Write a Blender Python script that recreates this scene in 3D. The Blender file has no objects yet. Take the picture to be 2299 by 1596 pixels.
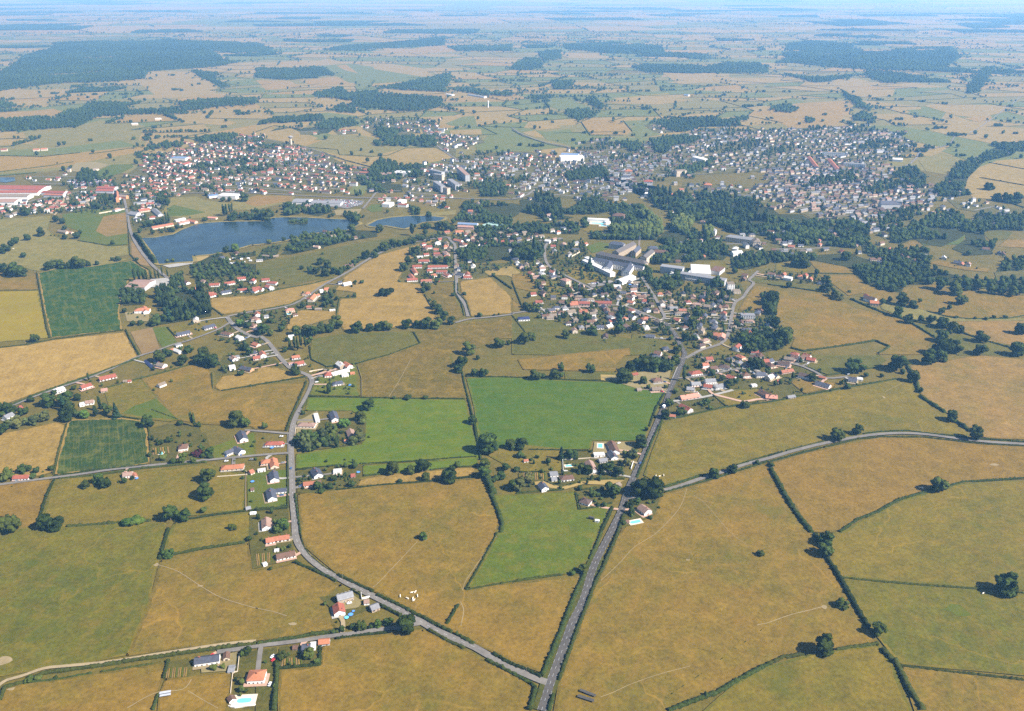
import bpy, bmesh, math, random
import numpy as np
from mathutils import Vector, Matrix
R = math.radians
random.seed(7)
rng = np.random.default_rng(11)
S = bpy.context.scene
COL = S.collection

# ------------------------------------------------------------------ camera, sky, sun, exposure
CAM_H, PITCH, FOC, CX, CY = 480.0, 23.66, 1913.0, 1149.5, 798.0
cam = bpy.data.cameras.new("camera")
cam.sensor_width = 36.0
cam.lens = 36.0 * FOC / 2299.0
cam.clip_start, cam.clip_end = 1.0, 200000.0
cam_o = bpy.data.objects.new("camera", cam)
cam_o.location = (0, 0, CAM_H)
cam_o.rotation_euler = (R(90 - PITCH), 0, 0)
COL.objects.link(cam_o)
S.camera = cam_o

SUN_EL, SUN_AZ = 42.0, -22.0            # azimuth measured from +x, negative = towards the viewer
sun_dir = Vector((math.cos(R(SUN_AZ)) * math.cos(R(SUN_EL)), math.sin(R(SUN_AZ)) * math.cos(R(SUN_EL)), math.sin(R(SUN_EL))))
W = bpy.data.worlds.new("World")
S.world = W
W.use_nodes = True
wn = W.node_tree
sky = wn.nodes.new("ShaderNodeTexSky")
sky.sky_type = 'NISHITA'
sky.sun_disc = False
sky.sun_elevation = R(SUN_EL)
sky.sun_rotation = math.atan2(sun_dir.x, sun_dir.y)
sky.altitude = 600
sky.air_density, sky.dust_density, sky.ozone_density = 1.0, 1.0, 1.5
bg = wn.nodes["Background"]
bg.inputs[1].default_value = 0.05
wn.links.new(sky.outputs[0], bg.inputs[0])

sl = bpy.data.lights.new("sun", 'SUN')
sl.energy, sl.angle, sl.color = 5.0, R(0.53), (1.0, 0.97, 0.93)
so = bpy.data.objects.new("sun", sl)
so.rotation_euler = sun_dir.to_track_quat('Z', 'Y').to_euler()
so.location = (0, 0, 900)
COL.objects.link(so)

S.view_settings.view_transform = 'Standard'
S.view_settings.look = 'None'
S.view_settings.gamma = 1
S.view_settings.use_curve_mapping = False
S.view_settings.exposure = 1.5
S.render.engine = 'CYCLES'
S.cycles.use_denoising = False
S.cycles.max_bounces = 6
S.cycles.volume_bounces = 2
S.cycles.diffuse_bounces = 3

# ------------------------------------------------------------------ plan coordinates
SP, CP = math.sin(R(PITCH)), math.cos(R(PITCH))
def G(u, v, z=0.0):
    """survey point of the aerial plan (u, v) -> ground position at height z"""
    dx, dy = (u - CX) / FOC, (CY - v) / FOC
    dz = -SP + dy * CP
    t = (z - CAM_H) / dz
    return Vector((dx * t, (CP + dy * SP) * t, z))
def scale_at(v):
    return FOC * (SP + (v - CY) / FOC * CP) / CAM_H
def inv(p):
    """ground position -> plan coordinates"""
    X, Y, Z = p[0], p[1], p[2] - CAM_H
    d = Y * CP - Z * SP
    return CX + FOC * X / d, CY - FOC * (Y * SP + Z * CP) / d
def T(tile, x, y):
    return (574.75 * int(tile[1]) + x / 4.0, 399.0 * int(tile[0]) + y / 4.0)
def nums(s):
    return [tuple(float(q) for q in p.split(',')) for p in s.split()]
def PL(s):
    """'12:x,y x,y 13:x,y ...' sheet-local points -> plan points; 'U:' is the whole plan"""
    out, tile = [], 'U'
    for w in s.split():
        if ':' in w:
            tile, w = w.split(':')
        x, y = (float(q) for q in w.split(',')[:2])
        out.append((x, y) if tile == 'U' else T(tile, x, y))
    return out

# ------------------------------------------------------------------ object helpers
def link(o):
    COL.objects.link(o)
    return o
def tag(o, label=None, cat=None, group=None, kind=None):
    if label: o['label'] = label
    if cat: o['category'] = cat
    if group: o['group'] = group
    if kind: o['kind'] = kind
    return o
def empty(name, loc, rz=0.0):
    o = bpy.data.objects.new(name, None)
    o.location = loc
    o.rotation_euler = (0, 0, rz)
    o.empty_display_size = 1
    return link(o)
def obj(name, me, parent=None, loc=None, rz=0.0):
    o = bpy.data.objects.new(name, me)
    if loc is not None: o.location = loc
    o.rotation_euler = (0, 0, rz)
    if parent is not None: o.parent = parent
    return link(o)
class MB:
    def __init__(s):
        s.v, s.f, s.m = [], [], []
    def add(s, vs, fs, mi=0):
        b = len(s.v)
        s.v += [tuple(x) for x in vs]
        s.f += [tuple(b + i for i in f) for f in fs]
        s.m += [mi] * len(fs)
    def box(s, x0, y0, z0, x1, y1, z1, mi=0, M=None):
        vs = [Vector(p) for p in ((x0, y0, z0), (x1, y0, z0), (x1, y1, z0), (x0, y1, z0), (x0, y0, z1), (x1, y0, z1), (x1, y1, z1), (x0, y1, z1))]
        if M is not None: vs = [M @ p for p in vs]
        s.add(vs, [(0, 3, 2, 1), (4, 5, 6, 7), (0, 1, 5, 4), (1, 2, 6, 5), (2, 3, 7, 6), (3, 0, 4, 7)], mi)
    def cyl(s, x, y, z0, z1, r0, r1, n=8, mi=0, cap=True):
        vs, fs = [], []
        for k in range(n):
            a = 2 * math.pi * k / n
            vs.append((x + r0 * math.cos(a), y + r0 * math.sin(a), z0))
        for k in range(n):
            a = 2 * math.pi * k / n
            vs.append((x + r1 * math.cos(a), y + r1 * math.sin(a), z1))
        for k in range(n):
            fs.append((k, (k + 1) % n, n + (k + 1) % n, n + k))
        if cap: fs.append(tuple(range(n, 2 * n)))
        s.add(vs, fs, mi)
    def mesh(s, name, mats, smooth=False):
        me = bpy.data.meshes.new(name)
        me.from_pydata(s.v, [], s.f)
        for m in (mats if isinstance(mats, (list, tuple)) else [mats]):
            me.materials.append(m)
        if s.m and max(s.m) > 0:
            me.polygons.foreach_set('material_index', s.m)
        if smooth:
            me.polygons.foreach_set('use_smooth', [True] * len(s.f))
        me.update()
        return me
def np_mesh(name, v, tris, mats, mi=None, attr=None, smooth=False):
    """fast triangle mesh from numpy arrays; attr = per-vertex grey tint"""
    me = bpy.data.meshes.new(name)
    v = np.asarray(v, np.float32); tris = np.asarray(tris, np.int32)
    me.vertices.add(len(v)); me.vertices.foreach_set('co', v.ravel())
    me.loops.add(tris.size); me.loops.foreach_set('vertex_index', tris.ravel())
    me.polygons.add(len(tris))
    me.polygons.foreach_set('loop_start', np.arange(len(tris), dtype=np.int32) * 3)
    me.polygons.foreach_set('loop_total', np.full(len(tris), 3, np.int32))
    for m in (mats if isinstance(mats, (list, tuple)) else [mats]): me.materials.append(m)
    if mi is not None: me.polygons.foreach_set('material_index', np.asarray(mi, np.int32))
    if smooth: me.polygons.foreach_set('use_smooth', np.ones(len(tris), bool))
    if attr is not None:
        a = me.attributes.new('tint', 'FLOAT', 'POINT')
        a.data.foreach_set('value', np.asarray(attr, np.float32))
    me.update(calc_edges=True)
    me.validate()
    return me

# ------------------------------------------------------------------ materials
def mat(name):
    m = bpy.data.materials.new(name)
    m.use_nodes = True
    nt = m.node_tree
    b = nt.nodes['Principled BSDF']
    b.inputs['Roughness'].default_value = 0.9
    b.inputs['Specular IOR Level'].default_value = 0.15
    return m, nt, b
def N(nt, t, **kw):
    n = nt.nodes.new(t)
    for k, v in kw.items(): setattr(n, k, v)
    return n
def noise(nt, vec, scale, detail=3.0, rough=0.6):
    n = N(nt, 'ShaderNodeTexNoise')
    n.inputs['Scale'].default_value = scale
    n.inputs['Detail'].default_value = detail
    n.inputs['Roughness'].default_value = rough
    nt.links.new(vec, n.inputs['Vector'])
    return n.outputs['Fac']
def ramp(nt, fac, lo, hi):
    n = N(nt, 'ShaderNodeMapRange')
    n.inputs[1].default_value, n.inputs[2].default_value = lo, hi
    nt.links.new(fac, n.inputs[0])
    return n.outputs[0]
def mix(nt, fac, a, b, mode='MIX'):
    n = N(nt, 'ShaderNodeMix', data_type='RGBA', blend_type=mode)
    if isinstance(fac, (int, float)): n.inputs[0].default_value = fac
    else: nt.links.new(fac, n.inputs[0])
    for i, c in ((6, a), (7, b)):
        if isinstance(c, tuple): n.inputs[i].default_value = (*c[:3], 1)
        else: nt.links.new(c, n.inputs[i])
    return n.outputs[2]
def mul(nt, col, fac, lo, hi):
    """col * (lo..hi by fac)"""
    r = N(nt, 'ShaderNodeMapRange')
    r.inputs[3].default_value, r.inputs[4].default_value = lo, hi
    if isinstance(fac, tuple):
        r.inputs[1].default_value, r.inputs[2].default_value = fac[1], fac[2]
        fac = fac[0]
    nt.links.new(fac, r.inputs[0])
    n = N(nt, 'ShaderNodeVectorMath', operation='SCALE')
    nt.links.new(col, n.inputs[0]); nt.links.new(r.outputs[0], n.inputs['Scale'])
    return n.outputs[0]
def geo_pos(nt):
    return N(nt, 'ShaderNodeNewGeometry').outputs['Position']
def field_mat(name, c1, c2, c3, ang=None, streak=0.0, period=6.0, big=0.012, grain=0.32, patch=0.5, paths=0.0):
    """dry or green field: broad patches c1/c2, blotches of c3, grass grain, optional mowing or drilling lines"""
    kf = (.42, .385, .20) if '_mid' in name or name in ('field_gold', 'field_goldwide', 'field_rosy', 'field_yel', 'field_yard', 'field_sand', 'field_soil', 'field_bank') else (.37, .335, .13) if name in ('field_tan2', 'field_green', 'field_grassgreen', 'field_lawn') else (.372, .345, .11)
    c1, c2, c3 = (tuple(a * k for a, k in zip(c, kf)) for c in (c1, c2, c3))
    m, nt, b = mat(name)
    p = geo_pos(nt)
    ofs = N(nt, 'ShaderNodeVectorMath', operation='ADD')
    nt.links.new(p, ofs.inputs[0]); ofs.inputs[1].default_value = (random.uniform(0, 5000), random.uniform(0, 5000), 0)
    p = ofs.outputs[0]
    col = mix(nt, ramp(nt, noise(nt, p, big, 5, 0.62), 0.36, 0.64), c1, c2)
    col = mix(nt, ramp(nt, noise(nt, p, big * 5.3, 5, 0.7), 0.47, 0.47 + 0.2 / max(patch, .05)), col, c3)
    col = mul(nt, col, (noise(nt, p, 0.32, 4, 0.75), .3, .7), 1 - grain, 1 + grain)
    col = mul(nt, col, (noise(nt, p, 0.06, 4, 0.6), .3, .7), 1 - grain * .5, 1 + grain * .5)
    if ang is not None:
        mp = N(nt, 'ShaderNodeMapping')
        mp.inputs['Rotation'].default_value = (0, 0, -R(ang))
        nt.links.new(p, mp.inputs['Vector'])
        sc = N(nt, 'ShaderNodeVectorMath', operation='MULTIPLY')
        sc.inputs[1].default_value = (0.012, 1.0 / period, 0)
        nt.links.new(mp.outputs[0], sc.inputs[0])
        st = noise(nt, sc.outputs[0], 1.6, 3, 0.65)
        col = mix(nt, mulf(nt, ramp(nt, st, .5, .72), streak), col, c3)
    if paths:
        wob = N(nt, 'ShaderNodeTexNoise'); wob.inputs['Scale'].default_value = .03; nt.links.new(p, wob.inputs['Vector'])
        ws = N(nt, 'ShaderNodeVectorMath', operation='MULTIPLY_ADD'); ws.inputs[1].default_value = (38, 38, 0)
        nt.links.new(wob.outputs['Color'], ws.inputs[0]); nt.links.new(p, ws.inputs[2])
        vo = N(nt, 'ShaderNodeTexVoronoi', feature='DISTANCE_TO_EDGE'); vo.inputs['Scale'].default_value = .0075
        nt.links.new(ws.outputs[0], vo.inputs['Vector'])
        ln = N(nt, 'ShaderNodeMapRange'); ln.inputs[1].default_value, ln.inputs[2].default_value, ln.inputs[3].default_value, ln.inputs[4].default_value = 0, .009, paths, 0
        nt.links.new(vo.outputs['Distance'], ln.inputs[0])
        gate = N(nt, 'ShaderNodeMath', operation='MULTIPLY'); nt.links.new(ln.outputs[0], gate.inputs[0]); nt.links.new(ramp(nt, noise(nt, p, .009, 2), .48, .6), gate.inputs[1])
        col = mix(nt, gate.outputs[0], col, tuple(min(.5, x * 1.5) for x in c3))
        col = mix(nt, mulf(nt, ramp(nt, noise(nt, p, .02, 3), .62, .7), .45), col, tuple(x * y for x, y in zip(c2, (.72, .95, .8))))
    nt.links.new(col, b.inputs['Base Color'])
    return m
def mulf(nt, a, k):
    n = N(nt, 'ShaderNodeMath', operation='MULTIPLY')
    nt.links.new(a, n.inputs[0]); n.inputs[1].default_value = k
    return n.outputs[0]
def plain_mat(name, c, c2=None, scale=0.5, rough=0.85, var=0.12, objvar=0.0, spec=0.15):
    m, nt, b = mat(name)
    p = geo_pos(nt)
    n1 = noise(nt, p, scale, 4, 0.65)
    col = mix(nt, ramp(nt, n1, .35, .65), c, c2 or tuple(x * 0.75 for x in c))
    col = mul(nt, col, (noise(nt, p, scale * 6, 3, 0.7), .3, .7), 1 - var, 1 + var)
    if objvar:
        col = mul(nt, col, N(nt, 'ShaderNodeObjectInfo').outputs['Random'], 1 - objvar, 1 + objvar)
    nt.links.new(col, b.inputs['Base Color'])
    b.inputs['Roughness'].default_value = rough
    b.inputs['Specular IOR Level'].default_value = spec
    return m
def leaf_mat(name, lo, hi, objvar=0.36, tint=False):
    m, nt, b = mat(name)
    p = N(nt, 'ShaderNodeTexCoord').outputs['Object']
    col = mix(nt, ramp(nt, noise(nt, p, 0.55, 4, 0.7), .36, .66), lo, hi)
    col = mul(nt, col, (noise(nt, p, 2.2, 3, 0.8), .3, .7), .72, 1.3)
    if tint:
        at = N(nt, 'ShaderNodeAttribute', attribute_name='tint')
        col = mul(nt, col, at.outputs['Fac'], 1 - objvar, 1 + objvar)
        col = mix(nt, ramp(nt, at.outputs['Fac'], .75, 1.15), col, mix(nt, .5, col, (hi[0] * 1.7, hi[1] * 1.25, hi[2])))
    else:
        rd = N(nt, 'ShaderNodeObjectInfo').outputs['Random']
        col = mul(nt, col, rd, 1 - objvar, 1 + objvar)
        r2 = N(nt, 'ShaderNodeMath', operation='FRACT'); nt.links.new(mulf(nt, rd, 7.31), r2.inputs[0])
        col = mix(nt, ramp(nt, r2.outputs[0], .45, 1.5), col, (hi[0] * 1.5, hi[1] * 1.1, hi[2] * .9))
    nt.links.new(col, b.inputs['Base Color'])
    b.inputs['Specular IOR Level'].default_value = 0.04
    b.inputs['Roughness'].default_value = 0.9
    return m

def dirang(a, b_):
    d = G(*T(*b_)) - G(*T(*a)); return math.degrees(math.atan2(d.y, d.x))
ANG_M1, ANG_M2, ANG_GW = dirang(('10', 600, 940), ('10', 710, 1380)), dirang(('20', 855, 650), ('20', 862, 850)), dirang(('20', 60, 330), ('20', 300, 0))
F = {}
def fm(key, *a, **k):
    F[key] = field_mat('field_' + key, *a, **k)
fm('tan', (.335, .218, .078), (.225, .185, .056), (.40, .25, .11), ang=62, streak=.4, period=11, paths=.5)
fm('tan2', (.33, .215, .07), (.27, .195, .056), (.40, .265, .11), ang=70, streak=.35, period=9)
fm('olive', (.27, .215, .05), (.195, .18, .04), (.34, .235, .075), ang=20, streak=.4, period=13, paths=.45)
fm('olivegreen', (.205, .192, .036), (.138, .162, .028), (.31, .22, .065), ang=75, streak=.3, period=14, paths=.4)
fm('mead', (.18, .175, .05), (.125, .145, .04), (.23, .18, .065), ang=8, streak=.4, period=14)
fm('gold', (.40, .275, .105), (.33, .235, .085), (.47, .34, .16), ang=75, streak=.5, period=5)
fm('goldwide', (.46, .32, .14), (.40, .275, .115), (.54, .40, .21), ang=ANG_GW, streak=.7, period=7)
fm('rough', (.235, .17, .05), (.17, .145, .04), (.33, .23, .095), grain=.34, patch=.9)
fm('green', (.12, .22, .008), (.155, .24, .012), (.25, .27, .03), ang=4, streak=.6, period=9, grain=.2)
fm('green3', (.085, .182, .010), (.115, .2, .014), (.17, .22, .03), ang=4, streak=.55, period=12, grain=.2)
fm('grassgreen', (.13, .205, .015), (.18, .215, .022), (.29, .235, .05), grain=.25)
fm('lawn', (.115, .19, .02), (.155, .2, .03), (.24, .22, .05), grain=.15)
fm('maize', (.03, .10, .014), (.042, .115, .018), (.24, .24, .07), ang=ANG_M1, streak=.55, period=9, grain=.3)
fm('maize2', (.036, .085, .018), (.045, .1, .02), (.3, .29, .14), ang=ANG_M2, streak=.5, period=3.2, grain=.35)
fm('yel', (.37, .30, .03), (.31, .265, .03), (.33, .22, .06), grain=.12)
fm('soil', (.33, .235, .15), (.29, .20, .13), (.40, .30, .2), grain=.14)
fm('sand', (.52, .40, .24), (.46, .36, .22), (.58, .45, .29), grain=.08)
fm('rosy', (.34, .22, .09), (.255, .195, .066), (.40, .26, .13), ang=-35, streak=.5, period=12, paths=.4)
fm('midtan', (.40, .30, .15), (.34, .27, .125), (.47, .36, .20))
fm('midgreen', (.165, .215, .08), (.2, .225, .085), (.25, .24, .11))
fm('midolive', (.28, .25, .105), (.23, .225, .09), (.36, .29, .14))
fm('garden', (.11, .12, .036), (.16, .145, .05), (.24, .19, .09), big=.05, grain=.3)
fm('yard', (.38, .33, .26), (.32, .28, .23), (.44, .39, .32), big=.08, grain=.12)
fm('townground', (.155, .15, .085), (.21, .19, .13), (.1, .11, .05), big=.03, grain=.25)
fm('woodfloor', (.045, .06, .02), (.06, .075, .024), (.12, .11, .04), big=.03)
M = {}
M['asphalt'] = plain_mat('asphalt', (.070, .063, .056), (.054, .049, .044), .05, .9, .1)
M['lane'] = plain_mat('lane_asphalt', (.138, .124, .106), (.106, .096, .084), .05, .9, .14)
M['track'] = plain_mat('track_dust', (.24, .185, .105), (.19, .15, .085), .1, .95, .12)
M['faint'] = plain_mat('trodden_grass', (.2, .152, .08), (.165, .128, .066), .1, .95, .15)
M['concrete'] = plain_mat('concrete', (.25, .235, .205), (.20, .19, .17), .2, .9, .1)
M['pinkgravel'] = plain_mat('pink_gravel', (.33, .21, .15), (.28, .18, .13), .2, .95, .1)
M['paint'] = plain_mat('road_paint', (.45, .45, .44), (.36, .36, .35), 1.0, .8, .08)
M['verge'] = field_mat('verge_grass', (.085, .115, .026), (.125, .13, .034), (.2, .165, .055), big=.04, grain=.25)
M['white'] = plain_mat('white_render', (.70, .68, .64), (.62, .60, .56), .3, .85, .05)
M['cream'] = plain_mat('cream_render', (.50, .42, .31), (.43, .36, .27), .3, .85, .06)
M['stonewall'] = plain_mat('stone_wall', (.33, .265, .19), (.26, .21, .15), .5, .9, .14)
M['pinkwall'] = plain_mat('pink_render', (.46, .31, .24), (.40, .27, .21), .3, .85, .06)
M['greywall'] = plain_mat('grey_render', (.42, .42, .42), (.35, .35, .35), .3, .85, .06)
ROOF = {'red': ((.33, .10, .062), (.25, .08, .052)), 'orange': ((.46, .18, .09), (.37, .145, .075)), 'terracotta': ((.40, .15, .085), (.31, .12, .07)),
        'brown': ((.17, .095, .065), (.13, .075, .052)), 'darkbrown': ((.085, .055, .045), (.065, .045, .038)), 'pink': ((.42, .24, .18), (.36, .20, .15)),
        'pinkbrown': ((.33, .215, .165), (.27, .175, .135)), 'slate': ((.068, .072, .092), (.05, .054, .07)), 'grey': ((.26, .26, .265), (.21, .21, .22)),
        'white': ((.66, .65, .62), (.58, .57, .55)), 'navy': ((.03, .035, .09), (.022, .026, .07)), 'tan': ((.26, .205, .15), (.20, .16, .12)), 'stone': ((.135, .118, .108), (.1, .09, .085)), 'blue': ((.18, .26, .40), (.15, .22, .34))}
for k, (a, b_) in ROOF.items():
    a, b_ = (tuple(x * (.66 if k not in ('slate', 'navy', 'darkbrown') else .9) for x in c) for c in (a, b_))
    M['r_' + k] = plain_mat('roof_' + k, a, b_, .45, .8 if k not in ('slate', 'navy') else .55, .16, .1)
M['glass'] = plain_mat('window_glass', (.03, .035, .045), (.02, .024, .03), .5, .15, .05, 0, .5)
M['shutter'] = plain_mat('shutter_wood', (.16, .09, .06), (.12, .07, .05), 1, .7, .08)
M['bark'] = plain_mat('bark', (.11, .085, .06), (.07, .055, .04), 1.5, .95, .2)
M['metal'] = plain_mat('grey_metal', (.33, .34, .36), (.27, .28, .3), .6, .5, .08)
M['darkmetal'] = plain_mat('dark_metal', (.062, .058, .052), (.048, .045, .04), .6, .5, .08)
M['rubber'] = plain_mat('rubber', (.02, .02, .02), None, 2, .8, .05)
M['fur'] = plain_mat('cream_fur', (.74, .68, .56), (.66, .6, .5), 2, .9, .06)
M['carwhite'] = plain_mat('white_car_paint', (.78, .78, .78), (.74, .74, .75), 1, .3, .03, 0, .5)
M['carred'] = plain_mat('red_car_paint', (.5, .02, .02), (.45, .02, .02), 1, .3, .03, 0, .5)
M['cargrey'] = plain_mat('grey_car_paint', (.2, .21, .23), (.18, .19, .2), 1, .3, .03, 0, .5)
M['carblue'] = plain_mat('blue_car_paint', (.06, .11, .25), (.05, .1, .22), 1, .3, .03, 0, .5)
M['bluefabric'] = plain_mat('blue_tarp', (.08, .24, .62), (.07, .2, .55), 1, .7, .06)
M['poolwater'] = plain_mat('pool_water', (.10, .52, .60), (.13, .58, .66), .4, .12, .05, 0, .5)
M['wood'] = plain_mat('weathered_wood', (.24, .18, .12), (.18, .135, .09), 1, .9, .15)
M['solar'] = plain_mat('solar_panel', (.02, .025, .07), (.016, .02, .055), .6, .2, .05, 0, .5)
def water_mat():
    m, nt, b = mat('lake_water')
    b.inputs['Base Color'].default_value = (.022, .042, .052, 1)
    b.inputs['Roughness'].default_value = .12
    b.inputs['Specular IOR Level'].default_value = .5
    b.inputs['IOR'].default_value = 1.33
    p = geo_pos(nt)
    rr = N(nt, 'ShaderNodeMapRange'); rr.inputs[3].default_value, rr.inputs[4].default_value = .06, .3
    nt.links.new(ramp(nt, noise(nt, p, .012, 4, .6), .4, .6), rr.inputs[0]); nt.links.new(rr.outputs[0], b.inputs['Roughness'])
    nt.links.new(mix(nt, ramp(nt, noise(nt, p, .02, 3, .6), .4, .62), (.010, .020, .026), (.018, .030, .030)), b.inputs['Base Color'])
    bp = N(nt, 'ShaderNodeBump')
    bp.inputs['Strength'].default_value = .6
    bp.inputs['Distance'].default_value = .25
    nt.links.new(noise(nt, p, .45, 3, .6), bp.inputs['Height'])
    nt.links.new(bp.outputs[0], b.inputs['Normal'])
    return m
M['water'] = water_mat()
M['court'] = plain_mat('green_court', (.22, .33, .29), (.18, .27, .24), .1, .8, .08)
LEAF = {'dark': leaf_mat('leaf_dark', (.009, .016, .003), (.037, .055, .009)),
        'mid': leaf_mat('leaf_mid', (.014, .026, .005), (.048, .074, .013)),
        'olive': leaf_mat('leaf_olive', (.024, .033, .009), (.068, .08, .022)),
        'light': leaf_mat('leaf_light', (.028, .055, .009), (.062, .108, .016)),
        'purple': leaf_mat('leaf_purple', (.022, .010, .012), (.05, .016, .02)),
        'conifer': leaf_mat('leaf_conifer', (.010, .024, .012), (.024, .046, .02))}
M['hedge'] = leaf_mat('hedge_leaf', (.009, .014, .003), (.030, .041, .008))
M['far_leaf'] = leaf_mat('far_leaf', (.009, .017, .004), (.040, .057, .011), .45, True)
M['plane_leaf'] = leaf_mat('plane_leaf', (.030, .045, .010), (.066, .080, .018), .25, True)
# ------------------------------------------------------------------ things that wait for an automatic label: (object, kind phrase, category, plan point)
LAB = []
def later(o, phrase, cat, uv, group=None, kind=None):
    LAB.append((o, phrase, cat, uv, group))
    if kind: o['kind'] = kind
    return o

# ------------------------------------------------------------------ ground sheet
ticks = [-70000, -50000, -30000, -16000, -9000, -5000, -3000, -2000, -1400, -900, -500, 0]
ticks = ticks + [-t for t in ticks[-2::-1]]
ty = [-900, 0, 500, 900, 1300, 1700, 2100, 2600, 3200, 4200, 6000, 9000, 14000, 22000, 34000, 50000, 75000]
g = MB()
gv = [(x, y, 0) for y in ty for x in ticks]
nx = len(ticks)
g.add(gv, [(j * nx + i, j * nx + i + 1, (j + 1) * nx + i + 1, (j + 1) * nx + i) for j in range(len(ty) - 1) for i in range(nx - 1)])
fm('bank', (.42, .34, .17), (.24, .22, .085), (.18, .19, .06), big=.05)
fm('ground', (.235, .19, .075), (.18, .165, .058), (.3, .215, .09))
gr = obj('ground', g.mesh('ground', F['ground']))
tag(gr, 'flat dry open countryside spreading to the hazy horizon', 'ground', kind='structure')

# ------------------------------------------------------------------ polygons
def in_poly(p, poly):
    x, y = p; c = False; j = len(poly) - 1
    for i in range(len(poly)):
        xi, yi = poly[i]; xj, yj = poly[j]
        if (yi > y) != (yj > y) and x < (xj - xi) * (y - yi) / (yj - yi) + xi: c = not c
        j = i
    return c
class Zone:
    """a polygon on the plan with its bounding box"""
    def __init__(s, pts):
        s.uv = pts
        s.xy = [tuple(G(u, v)[:2]) for u, v in pts]
        xs, ys = zip(*s.xy); s.bb = (min(xs), min(ys), max(xs), max(ys))
    def has(s, x, y):
        b = s.bb
        return b[0] <= x <= b[2] and b[1] <= y <= b[3] and in_poly((x, y), s.xy)
def sheet(name, pts, m, z, wob=0.0):
    """flat polygon sheet; long edges get a little irregularity"""
    P = [G(u, v) for u, v in pts]
    out = []
    for a, b_ in zip(P, P[1:] + P[:1]):
        n = max(1, int((b_ - a).length / 25)) if wob else 1
        d = (b_ - a).normalized() if (b_ - a).length > 0 else Vector((1, 0, 0))
        nrm = Vector((-d.y, d.x, 0))
        for k in range(n):
            p = a.lerp(b_, k / n)
            if k: p = p + nrm * random.uniform(-wob, wob)
            out.append((p.x, p.y, z))
    mb = MB(); mb.add(out, [tuple(range(len(out)))])
    return obj(name, mb.mesh(name, m))

FIELD_NAMES = {'tan': 'dry tan pasture', 'tan2': 'parched tan meadow with faint lines', 'olive': 'olive and tan grazed pasture', 'olivegreen': 'mottled olive green pasture',
    'mead': 'dull green meadow', 'gold': 'golden stubble field', 'goldwide': 'wide golden stubble field with slanting lines', 'rough': 'rough tussocky dry meadow', 'green': 'bright green mown field',
    'green3': 'deep green field', 'grassgreen': 'patchy green pasture', 'lawn': 'mown green plot', 'maize': 'dark green maize field with pale gaps', 'maize2': 'dark maize field with fine pale rows',
    'yel': 'yellow green field', 'soil': 'bare pinkish soil plot', 'sand': 'pale sand patch', 'rosy': 'rosy tan pasture', 'midtan': 'hazy tan field', 'midgreen': 'hazy green field',
    'midolive': 'hazy olive field', 'garden': 'garden plot of grass and beds', 'yard': 'pale gravel yard', 'townground': 'built up town ground', 'woodfloor': 'shaded wood floor'}
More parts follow.
